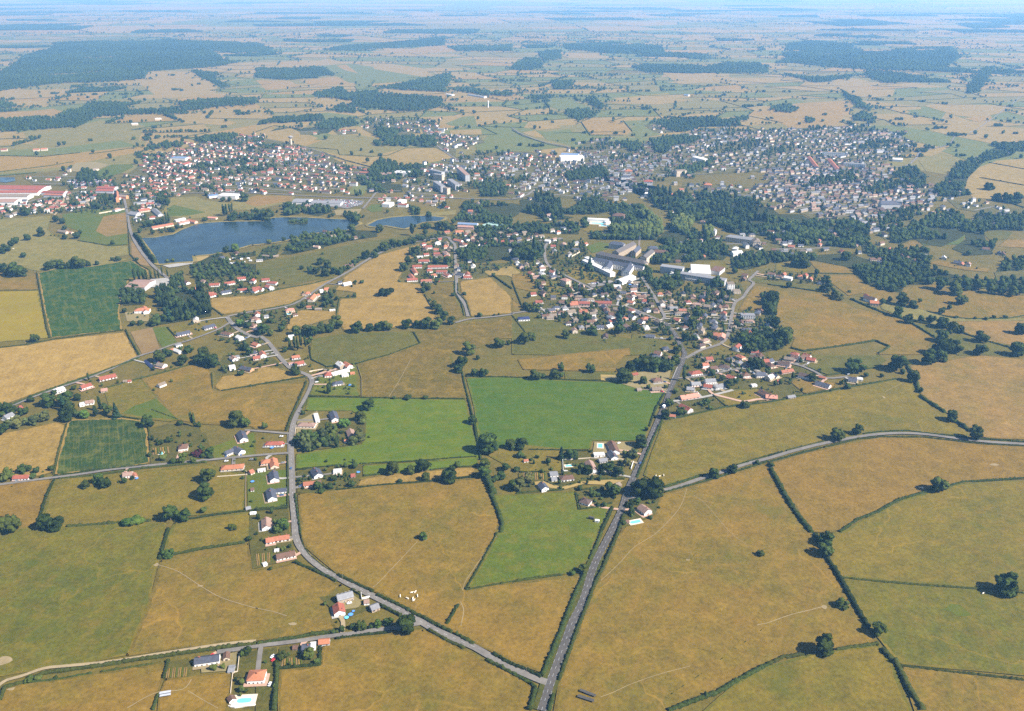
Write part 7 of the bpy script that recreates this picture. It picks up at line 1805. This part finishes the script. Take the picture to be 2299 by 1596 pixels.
PN = {'carwhite': 'white', 'carred': 'red', 'cargrey': 'grey', 'carblue': 'dark blue'}
for tile, px, py, paint, rz, lb in (('31', 125, 1358, 'carwhite', 85, 'white car parked on the drive below the orange roofed villa'), ('31', 158, 1138, 'carred', 60, 'red car beside the white one at the villa gate'), ('31', 150, 1108, 'carwhite', 60, 'white car next to the red one at the villa gate'),
        ('31', 838, 630, 'carwhite', 20, 'white car in the red roofed farmyard'), ('20', 2258, 935, 'cargrey', 15, 'grey car on the drive behind the orange bungalow'), ('20', 2032, 950, 'carwhite', 10, 'white car outside the long orange bungalow'),
        ('21', 316, 1014, 'carblue', 96, 'dark blue car driving on the second road'), ('21', 228, 728, 'carwhite', 5, 'white car by the red hipped bungalow'), ('22', 1152, 968, 'carblue', 70, 'dark car driving on the main road past the walled garden'),
        ('22', 1885, 296, 'carwhite', 10, 'white car on the lawn of the garden estate'), ('22', 960, 788, 'carwhite', 40, 'white car in the yard of the brown and slate roofed house'), ('23', 722, 168, 'carwhite', 20, 'white car by the last slate house under the big tree'),
        ('20', 545, 310, 'carwhite', 60, 'white car at the lane gate under the stubble field'), ('21', 545, 240, 'carwhite', 30, 'white car at the gate of the slate hipped house')):
    p = G(*T(tile, px, py), 1.1); car(p.x, p.y, 1.1, R(rz), paint, lb)
def lot(ps, n, ang, z, pitch=(2.7, 6.2)):
    zn = Zone(PL(ps)); c = []
    x0, y0, x1, y1 = zn.bb; cx, cy = (x0 + x1) / 2, (y0 + y1) / 2; ca, sa = math.cos(R(ang)), math.sin(R(ang))
    for i in range(-60, 60):
        for j in range(-14, 14):
            dx, dy = i * pitch[0], j * pitch[1] + (3 if j % 2 else 0)
            x, y = cx + dx * ca - dy * sa, cy + dx * sa + dy * ca
            if zn.has(x, y) and not in_big(x, y, 2): c.append((x, y))
    random.shuffle(c)
    for x, y in c[:n]: 
        k = random.choice(('carwhite', 'carwhite', 'cargrey', 'carblue', 'carred'))
        car(x, y, z, R(ang + 90) + random.uniform(-.06, .06), k, None, PN[k] + ' parked car', 'cars in the car parks')
lot('11:785,200 960,212 955,240 830,275 790,250', 70, -8, 1.0)
lot('11:500,195 770,198 770,208 500,205', 26, -4, 1.0)
lot('10:650,25 860,15 980,42 860,65 700,85 640,60', 110, 5, .99)
lot('12:705,950 790,930 800,945 720,965', 14, 12, 1.0)
lot('10:1870,140 1960,140 1960,190 1900,190', 14, 0, 1.0)
for i, (p, a) in enumerate(DRIVES):
    if i % 3 == 0:
        k = random.choice(('carwhite', 'cargrey', 'carblue', 'carred')); car(p.x, p.y, 1.06, a, k, None, PN[k] + ' car on a house drive', 'cars parked by the houses')
# van, trailers
e = empty('delivery_truck', G(*T('22', 1364, 466), 1.1), R(62)); tag(e, 'white box truck driving on the main road between the roadside trees', 'truck')
mb = MB(); mb.box(-3.4, -1.15, .7, 1.5, 1.15, 3.3); obj('cargo_box', mb.mesh('cargo_box', M['carwhite']), e)
mb = MB(); mb.box(1.6, -1.05, .5, 3.1, 1.05, 1.5); mb.add([(1.6, -1.05, 1.503), (3.1, -1.05, 1.503), (3.1, 1.05, 1.503), (1.6, 1.05, 1.503), (1.6, -1, 2.4), (2.7, -1, 2.4), (2.7, 1, 2.4), (1.6, 1, 2.4)], [(0, 1, 5, 4), (1, 2, 6, 5), (2, 3, 7, 6), (3, 0, 4, 7), (4, 5, 6, 7)]); obj('cab', mb.mesh('cab', M['carwhite']), e)
for sx in (-2.3, 2.3):
    for sy in (-.95, .95):
        w = obj('wheel', WHEEL, e, (sx, sy, .42)); w.rotation_euler = (math.pi / 2, 0, 0); w.scale = (1.3, 1.3, 1.6)
def trailer(tile, px, py, rz, L, m, name, label, cat):
    e = empty(name, G(*T(tile, px, py), .6) , R(rz)); tag(e, label, cat)
    mb = MB(); h = 2.5
    mb.box(-L / 2, -1.1, .55, L / 2, 1.1, h); mb.box(-L / 2 + .4, -.95, h + .003, L / 2 - .4, .95, h + .25); obj('body', mb.mesh('body', M[m]), e)
    mb = MB(); mb.box(L / 2 + .003, -.06, .6, L / 2 + 1.3, .06, .72); obj('drawbar', mb.mesh('drawbar', M['darkmetal']), e)
    mb = MB(); mb.box(-L * .3, -1.14, 1.3, L * .3, 1.14, 1.9); obj('window', mb.mesh('window', M['glass']), e)
    for sy in (-1, 1):
        w = obj('wheel', WHEEL, e, (0, sy * .98, .33)); w.rotation_euler = (math.pi / 2, 0, 0)
trailer('22', 712, 1470, -22, 5.5, 'darkmetal', 'trailer', 'dark grey trailer standing in the patchy green pasture', 'trailer')
trailer('22', 764, 1496, -12, 4.2, 'carwhite', 'caravan', 'white caravan beside the dark trailer in the green pasture', 'caravan')
trailer('20', 2275, 1428, 8, 6.0, 'carwhite', 'camper', 'long white camper parked by the garden hedge', 'caravan')
for i, (px, py) in enumerate(((2060, 740), (2100, 730), (2190, 760), (2230, 730), (2250, 750), (2170, 735), (2075, 775), (2110, 770))):
    trailer('10', px, py, random.uniform(-30, 30), 5, 'carwhite', 'caravan', 'white caravan pitched in the lakeside camp, ' + ('by the sandy beach', 'under the round light tree', 'near the meadow edge', 'at the far camp corner', 'by the camp hedge', 'in the middle of the row', 'by the camp track', 'nearest the pine clump')[i], 'caravan')

# ------------------------------------------------------------------ cattle
def cow_mesh():
    bm = bmesh.new()
    pts = [(-1.0, 0, 1.05, .36), (-.5, 0, 1.08, .42), (.1, 0, 1.05, .44), (.65, 0, 1.12, .38), (1.0, 0, 1.28, .24), (1.3, 0, 1.38, .2), (1.62, 0, 1.22, .12)]
    rings = []
    for x, y, z, r in pts:
        rings.append([bm.verts.new((x, r * .82 * math.cos(a), z + r * math.sin(a))) for a in (2 * math.pi * k / 8 for k in range(8))])
    for a, b_ in zip(rings, rings[1:]):
        for k in range(8): bm.faces.new((a[k], b_[k], b_[(k + 1) % 8], a[(k + 1) % 8]))
    bm.faces.new(rings[0]); bm.faces.new(rings[-1][::-1])
    def limb(chain):
        rs = [[bm.verts.new((x + r * math.cos(a), y + r * math.sin(a), z)) for a in (2 * math.pi * k / 6 for k in range(6))] for x, y, z, r in chain]
        for a, b_ in zip(rs, rs[1:]):
            for k in range(6): bm.faces.new((a[k], a[(k + 1) % 6], b_[(k + 1) % 6], b_[k]))
        bm.faces.new(rs[-1][::-1])
    for sy in (-.24, .24):
        limb([(.72, sy, 1.0, .17), (.74, sy, .55, .1), (.7, sy, .28, .07), (.72, sy, 0, .08)])
        limb([(-.75, sy, 1.05, .22), (-.7, sy, .62, .13), (-.88, sy, .36, .075), (-.82, sy, 0, .08)])
        bm.verts.ensure_lookup_table()
        limb([(1.28, sy * .6, 1.52, .05), (1.26, sy * 1.3, 1.5, .07), (1.24, sy * 1.5, 1.47, .01)])
    limb([(-1.32, 0, 1.2, .05), (-1.4, 0, .8, .03), (-1.38, 0, .5, .06)])
    bmesh.ops.recalc_face_normals(bm, faces=bm.faces)
    me = bpy.data.meshes.new('cow'); bm.to_mesh(me); bm.free(); me.materials.append(M['fur'])
    me.polygons.foreach_set('use_smooth', [True] * len(me.polygons))
    return me
COW = cow_mesh()
for i, (t, x, y, rz) in enumerate((('31', 1295, 570, 95), ('31', 1360, 590, 150), ('31', 1398, 538, 10), ('31', 1430, 533, 60), ('31', 1450, 568, 100), ('31', 1408, 592, 80), ('31', 1416, 608, 45),
        ('22', 1292, 1085, 80), ('22', 1298, 1105, 70), ('22', 1302, 1122, 120), ('22', 1322, 1090, 20), ('22', 1362, 1081, 85), ('33', 1930, 545, 30), ('23', 1368, 1192, 10), ('23', 1388, 1196, 80), ('10', 120, 640, 20), ('10', 80, 655, 50))):
    p = G(*T(t, x, y), .9); o = obj('cow', COW, None, (p.x, p.y, .62), R(rz)); o.scale = (1.15,) * 3
    later(o, 'cream white cow', 'cow', T(t, x, y), 'cream cattle grazing the pastures')

# ------------------------------------------------------------------ shelters, racks, solar rows, trampolines, poles, walls
def shelter(tile, x0, y0, x1, y1, w, h, name, roofm, label, cat):
    x, y, L, a = seg(tile, x0, y0, x1, y1, h)
    e = empty(name, (x, y, .5), a); tag(e, label, cat)
    mb = MB(); mb.box(-L / 2 - .2, -w / 2 - .2, h, L / 2 + .2, w / 2 + .2, h + .15); obj('roof', mb.mesh('roof', M[roofm]), e)
    n = max(2, int(L / 3.5))
    for k in range(n):
        mb = MB(); xx = -L / 2 + .1 + k * (L - .2) / (n - 1)
        for s in (-1, 1): mb.box(xx - .08, s * (w / 2 - .1) - .08, 0, xx + .08, s * (w / 2 - .1) + .08, h - .003)
        obj('post', mb.mesh('post', M['wood']), e)
    mb = MB(); mb.box(-L / 2, w / 2 - .02, .2, L / 2, w / 2 + .04, h - .3); obj('back_panel', mb.mesh('back_panel', M['wood']), e)
shelter('32', 612, 1410, 750, 1462, 1.9, 1.6, 'cattle_shelter', 'darkmetal', 'long low dark cattle shelter, upper one of the pair on the dusty ground', 'shelter')
shelter('32', 592, 1462, 735, 1508, 2.1, 1.6, 'cattle_shelter', 'darkmetal', 'long low dark cattle shelter, lower one of the pair on the dusty ground', 'shelter')
shelter('30', 1435, 1440, 1533, 1423, 1.8, 1.5, 'hay_rack', 'metal', 'grey hay rack at the hedge end, upper one of two', 'hay rack')
shelter('30', 1437, 1464, 1533, 1448, 1.6, 1.5, 'hay_rack', 'metal', 'grey hay rack at the hedge end, lower one of two', 'hay rack')
def solar(tile, x0, y0, x1, y1, label):
    x, y, L, a = seg(tile, x0, y0, x1, y1, 1.5)
    e = empty('solar_array', (x, y, .5), a); tag(e, label, 'solar panels')
    n = int(L / 2.2)
    mb = MB(); mb.add([(-1.05, -1.9, .7), (1.05, -1.9, .7), (1.05, 1.9, 2.4), (-1.05, 1.9, 2.4), (-1.05, -1.9, .62), (1.05, -1.9, .62), (1.05, 1.9, 2.32), (-1.05, 1.9, 2.32)], [(0, 1, 2, 3), (7, 6, 5, 4), (0, 4, 5, 1), (1, 5, 6, 2), (2, 6, 7, 3), (3, 7, 4, 0)])
    me = mb.mesh('panel', M['solar'])
    lg = MB(); lg.box(-.06, -1.2, 0, .06, -1.08, .9); lg.box(-.06, 1.2, 0, .06, 1.32, 2.0); lm = lg.mesh('frame', M['metal'])
    for k in range(n):
        xx = -L / 2 + (k + .5) * L / n
        obj('panel', me, e, (xx, 0, 0)); obj('frame', lm, e, (xx, 0, 0))
solar('20', 1300, 45, 1388, 128, 'longest row of dark blue solar panels beside the tan garden field')
solar('20', 1378, 42, 1450, 92, 'shorter row of dark blue solar panels behind the longest one')
def trampoline(tile, px, py, r, m, label):
    e = empty('trampoline', G(*T(tile, px, py), .6)); tag(e, label, 'trampoline')
    mb = MB(); mb.cyl(0, 0, .8, .86, r, r, 18); obj('mat', mb.mesh('mat', M[m]), e)
    mb = MB(); mb.add([(q * math.cos(a), q * math.sin(a), .9) for a in (2 * math.pi * k / 18 for k in range(18)) for q in (r, r + .35)], [(2 * k, 2 * k + 1, (2 * k + 3) % 36, (2 * k + 2) % 36) for k in range(18)]); obj('rim', mb.mesh('rim', M['carblue']), e)
    lg = MB(); lg.cyl(0, 0, 0, .79, .05, .05, 5); lm = lg.mesh('leg', M['metal'])
    for k in range(4): obj('leg', lm, e, (r * .95 * math.cos(k * 1.57 + .4), r * .95 * math.sin(k * 1.57 + .4), 0))
for t, x, y, r, m, lb in (('31', 852, 735, 1.9, 'bluefabric', 'deep blue trampoline on the farmyard lawn'), ('31', 815, 762, 1.7, 'poolwater', 'light blue paddling trampoline on the farmyard lawn edge'), ('31', 875, 705, 1.0, 'bluefabric', 'small blue and red play mat by the farmyard'),
        ('20', 2268, 1136, 1.8, 'bluefabric', 'trampoline with blue rim on the green lawn'), ('20', 1790, 888, 1.7, 'bluefabric', 'blue trampoline under the purple tree'), ('21', 920, 1052, 1.7, 'bluefabric', 'blue trampoline beside the red garden shed'),
        ('21', 145, 832, 1.8, 'bluefabric', 'blue and white trampoline in front of the red bungalow'), ('20', 1230, 1108, 1.5, 'bluefabric', 'blue trampoline beside the pinkish lane house'), ('12', 585, 1060, 2.2, 'bluefabric', 'bright blue cover in the garden behind the long red terrace'),
        ('12', 890, 1235, 3.0, 'poolwater', 'light blue pool cover by the tall conifers'), ('12', 1060, 962, 2.4, 'bluefabric', 'bright blue tarpaulin below the white barrel hall'), ('21', 840, 268, 2.2, 'bluefabric', 'blue garden cover behind the slate hipped house')):
    trampoline(t, x, y, r, m, lb)
POLE = MB(); POLE.cyl(0, 0, 0, 9, .17, .11, 6); POLE_ME = POLE.mesh('pole', M['wood'])
CR = MB(); CR.box(-.9, -.06, 8.2, .9, .06, 8.35); CR_ME = CR.mesh('crossarm', M['wood'])
INS = MB(); INS.cyl(0, 0, 8.353, 8.6, .06, .05, 6); INS_ME = INS.mesh('insulator', M['concrete'])
for i, (t, x, y, rz, sc) in enumerate((('32', 1588, 242, 10, 1), ('32', 1775, 1068, 40, 1), ('23', 2100, 1070, 20, 1), ('22', 1343, 672, 30, .8), ('21', 1950, 530, 10, 1.25), ('31', 780, 430, 30, .8), ('31', 1592, 860, 20, .5), ('31', 1655, 850, 20, .5), ('32', 130, 1255, 30, .6), ('22', 1438, 1200, 20, .6), ('30', 2135, 1090, 0, .7),
        ('21', 530, 240, 0, .8), ('23', 0, 780, 10, .8), ('20', 470, 270, 10, .7), ('13', 2215, 1250, 20, .8), ('10', 232, 1500, 15, .9), ('31', 360, 330, 10, .6), ('22', 115, 150, 5, .9), ('20', 1685, 1010, 5, .5), ('20', 1598, 1022, 5, .5))):
    p = G(*T(t, x, y)); e = empty('utility_pole', (p.x, p.y, .3), R(rz)); e.scale = (sc,) * 3
    obj('pole', POLE_ME, e); obj('crossarm', CR_ME, e)
    for q in (-.8, 0, .8): obj('insulator', INS_ME, e, (q, 0, 0))
    later(e, 'thin wooden utility pole', 'utility pole', T(t, x, y), 'utility poles across the fields')
def wall(s, h, m, label, cat='wall'):
    P = [G(u, v) for u, v in PL(s)]; c = P[0]
    mb = MB()
    for a, b_ in zip(P, P[1:]):
        d = (b_ - a).normalized(); n = Vector((-d.y, d.x, 0)) * .14
        vs = [a + n - c, b_ + n - c, b_ - n - c, a - n - c]
        vs = [(q.x, q.y, .1) for q in vs] + [(q.x, q.y, h + .6) for q in vs]
        mb.add(vs, [(4, 5, 6, 7), (0, 1, 5, 4), (1, 2, 6, 5), (2, 3, 7, 6), (3, 0, 4, 7)])
    tag(obj('garden_wall', mb.mesh('garden_wall', M[m]), None, (c.x, c.y, 0)), label, cat)
wall('30:2152,1095 2135,1252 2092,1262 2072,1448', 1.2, 'cream', 'cream garden wall stepping down to the pool terrace')
wall('30:2052,1560 2110,1572 2299,1548', 1.0, 'white', 'white wall along the lower edge of the pool terrace')
wall('31:945,545 950,595 1022,580', 1.5, 'white', 'white curved gate wall of the red roofed farm')
wall('31:865,515 945,550', 1.2, 'stonewall', 'stone wall along the road at the farm')
wall('21:480,150 600,130 720,140', 1.4, 'cream', 'cream wall along the white terrace drive')
wall('21:350,715 360,645 470,640 560,620', 1.3, 'cream', 'cream wall round the gravel yard by the road bend')
wall('22:455,945 460,1045 500,1045', 1.6, 'white', 'white wall at the corner of the courtyard garden')
wall('22:455,945 700,928 1000,945', 1.2, 'cream', 'cream wall along the top of the walled courtyard')
wall('22:1068,1025 1090,960', 1.5, 'white', 'white gate wall beside the main road')
wall('20:1950,1095 2220,1075 2210,1040', 1.0, 'cream', 'cream wall under the long orange bungalow')
wall('22:1120,310 1380,325', 1.4, 'stonewall', 'stone wall closing the gardens above the deep green field')
wall('12:520,1165 720,1160 740,1150', 1.3, 'pinkwall', 'pink wall before the red terraces')
wall('12:1180,1250 1290,1290 1350,1280', 1.2, 'cream', 'pale retaining wall at the crossroads')
wall('12:520,720 610,670', 1.8, 'cream', 'cream wall above the school drive')
wall('10:890,325 1120,285', 2.2, 'cream', 'pale wall along the top of the lakeside pasture')
wall('21:285,700 290,1380', .5, 'concrete', 'low pale kerb wall along the second road')
wall('20:2208,1075 2205,1390', 1.0, 'wood', 'timber fence between the mown lawn and the pasture', 'fence')
wall('21:910,90 950,215 950,370', .8, 'wood', 'wooden field fence beside the rough meadow', 'fence')

def beds(tile, q, n, label):
    a, b_, c, d = (G(*T(tile, x, y)) for x, y in q)
    e = empty('vegetable_garden', tuple((a + c) / 2)[:2] + (0,)); tag(e, label, 'vegetable garden'); o_ = Vector(e.location)
    for k in range(n):
        t0, t1 = (k + .08) / n, (k + .72) / n
        p = [a.lerp(b_, t0), a.lerp(b_, t1), d.lerp(c, t1), d.lerp(c, t0)]
        h = .35 if k % 3 else .15
        vs = [(x.x - o_.x, x.y - o_.y, z) for z in (.9, 1.0 + h) for x in p]
        mb = MB(); mb.add(vs, [(4, 5, 6, 7), (0, 1, 5, 4), (1, 2, 6, 5), (2, 3, 7, 6), (3, 0, 4, 7)])
        obj('bed', mb.mesh('bed', F['soil'] if k % 3 == 0 else F['gold'] if k % 3 == 1 else F['lawn']), e)
beds('22', ((100, 1060), (305, 1058), (310, 1120), (105, 1128)), 12, 'long striped vegetable beds behind the grey flat roofed house')
beds('30', ((1500, 1225), (1690, 1212), (1680, 1298), (1490, 1308)), 11, 'pale striped vegetable beds beside the long slate farmhouse')
beds('31', ((235, 1140), (415, 1120), (425, 1185), (225, 1205)), 9, 'striped vegetable beds under the orange roadside shed')
beds('31', ((0, 195), (150, 180), (150, 260), (10, 300)), 9, 'small vegetable beds behind the brown roofed lane row')
beds('20', ((1370, 840), (1520, 825), (1530, 880), (1370, 900)), 7, 'vegetable beds along the dark maize field')
# ------------------------------------------------------------------ labels
LM = [('the bottom turquoise pool', 546, 1576), ('the orange roofed villa', 574, 1515), ('the long slate farmhouse', 466, 1478), ('the orange lane shed', 727, 1438), ('the red roofed farmyard', 766, 1352), ('the lane fork oak', 913, 1402), ('the lone roadside oak', 1088, 1460),
  ('the bottom road junction', 1222, 1530), ('the grazing cream cattle', 920, 1340), ('the stunted field bush', 948, 1204), ('the twin cattle shelters', 1318, 1560), ('the flat grey bush', 1706, 1242), ('the main road pool', 1426, 1173), ('the oak clump junction', 1456, 1098), ('the walled white courtyard', 1290, 1045),
  ('the white deck pool', 1347, 1003), ('the curved sandy drive', 1260, 1092), ('the dark trailer', 1328, 1167), ('the green field corner', 1046, 1322), ('the road bend', 668, 1240), ('the two slate lane houses', 610, 1085), ('the orange bungalow', 520, 1045), ('the paired tall oaks', 461, 1085),
  ('the maize field garden', 405, 1000), ('the pale rowed maize', 230, 1000), ('the wide stubble field', 120, 830), ('the small red lane house', 46, 1068), ('the willow row', 60, 950), ('the tan left pasture', 130, 1300), ('the yellow field', 45, 710), ('the big maize field', 190, 680), ('the pale grey warehouse', 315, 633), ('the dark wood', 410, 680),
  ('the roundabout', 507, 713), ('the solar panel rows', 340, 815), ('the lake dam hedge', 325, 545), ('the lake island', 667, 498), ('the sandy lake beach', 450, 575), ('the lakeside red houses', 560, 640), ('the round lone bush', 865, 655), ('the red village courtyard', 965, 610), ('the golden hillside', 850, 620),
  ('the row of round oaks', 860, 735), ('the white flat terrace', 760, 835), ('the bright green field', 930, 950), ('the deep green field', 1250, 925), ('the rough meadow', 930, 850), ('the blue roofed bungalow', 1176, 713), ('the long red terraces', 1320, 678), ('the tall cream block', 1268, 633), ('the abbey courtyard', 1420, 570), ('the white school halls', 1350, 590),
  ('the glazed school slab', 1560, 612), ('the crossroads', 1483, 720), ('the side road bend', 1650, 700), ('the main road fork', 1540, 790), ('the orange pink bungalow', 1548, 887), ('the pink gravel drive', 1660, 900), ('the oakside slate house', 1915, 848), ('the twin hedge oaks', 1895, 970), ('the curving lane', 2000, 980), ('the high shaded hedge', 1790, 1120),
  ('the hedge corner oak', 1967, 1415), ('the lone shaded oak', 2263, 1315), ('the bottom oak', 1850, 1450), ('the green marsh patch', 2140, 1370), ('the bushy hedge oak', 1855, 1220), ('the long hedge oak', 2108, 1090), ('the right tan pasture', 2180, 900), ('the orange roofed farm', 1955, 672), ('the dark tree garden', 1730, 745), ('the valley wood', 1990, 610),
  ('the old slate town', 1900, 470), ('the grey church', 2000, 452), ('the conifer park', 1600, 480), ('the plane tree grove', 1450, 510), ('the town swimming pool', 1340, 498), ('the brown mansion', 1387, 482), ('the high rise slabs', 1005, 415), ('the lakeside supermarket', 730, 455), ('the white lakeside store', 513, 437), ('the red factory', 50, 435), ('the orange chapel', 263, 440),
  ('the red roofed estate', 560, 380), ('the water tower', 652, 310), ('the oval sports ground', 255, 383), ('the far tan pasture', 880, 345), ('the white factory hall', 1285, 350), ('the football pitch', 1375, 340), ('the terracotta terraces', 1820, 360), ('the pale bypass', 2060, 350), ('the linear wood', 2180, 380), ('the big left forest', 300, 140), ('the big right forest', 1950, 130),
  ('the middle plantation', 860, 230), ('the pale golden field', 1360, 285), ('the far straight road', 2250, 240), ('the far white tower', 1096, 240), ('the orange roofed far farm', 85, 333), ('the two golden strips', 700, 185), ('the horizon', 1150, 15)]
LMG = [(n, G(u, v)) for n, u, v in LM]
def cluster(uv):
    p = G(*uv) if uv[1] > -20 else G(uv[0], -20)
    q = sorted(LMG, key=lambda l: (l[1] - p).length)
    a = q[0]; d = p - a[1]
    best, bs = None, -9
    for l in q[1:14]:
        e = l[1] - a[1]
        if e.length < 1 or d.length < 1: continue
        s = d.normalized().dot(e.normalized()) - .0006 * e.length * 400 / max(400, p.length)
        if s > bs: best, bs = l, s
    return a, best or q[1], p
ORD = ['first', 'second', 'third', 'fourth', 'fifth', 'sixth', 'seventh', 'eighth', 'ninth', 'tenth', 'eleventh', 'twelfth', 'thirteenth', 'fourteenth', 'fifteenth', 'sixteenth', 'seventeenth', 'eighteenth', 'nineteenth', 'twentieth']
ORD += ['twenty-' + q for q in ORD[:9]] + ['thirtieth'] + ['thirty-' + q for q in ORD[:9]] + ['fortieth'] + ['forty-' + q for q in ORD[:9]] + ['fiftieth'] + ['fifty-' + q for q in ORD[:9]]
groups = {}
for o, ph, cat, uv, grp in LAB:
    a, b_, p = cluster(uv)
    groups.setdefault((ph, a[0], b_[0]), []).append(((p - a[1]).length, o, cat, grp))
for (ph, an, bn), L_ in groups.items():
    L_.sort(key=lambda q: q[0])
    for i, (d, o, cat, grp) in enumerate(L_):
        head = f'{ph} near {an}' if len(L_) == 1 else f'{ph}, {ORD[i]} from {an}'
        lb = f'{head} towards {bn}'
        if len(lb.split()) > 16: lb = f'{head} towards {bn[4:]}'
        if len(lb.split()) > 16: lb = head.replace(' the ', ' ', 1) + f' towards {bn[4:]}'
        tag(o, lb, cat, grp)
# ------------------------------------------------------------------ the air
hz = MB()
hz.box(-72000, -1200, -1.0, 72000, 76000, CAM_H + 8)
hm = bpy.data.materials.new('haze_air')
hm.use_nodes = True
ht = hm.node_tree
for n in list(ht.nodes):
    if n.type != 'OUTPUT_MATERIAL': ht.nodes.remove(n)
pv = ht.nodes.new('ShaderNodeVolumePrincipled')
pv.inputs['Color'].default_value = (.23, .55, 1.0, 1)
pv.inputs['Absorption Color'].default_value = (.40, .18, 1, 1)
pv.inputs['Density'].default_value = 0.73e-4
pv.inputs['Anisotropy'].default_value = 0.12
ht.links.new(pv.outputs[0], [n for n in ht.nodes if n.type == 'OUTPUT_MATERIAL'][0].inputs['Volume'])
ho = obj('haze', hz.mesh('haze', hm))
tag(ho, 'pale blue summer haze over the whole countryside', 'haze', kind='stuff')
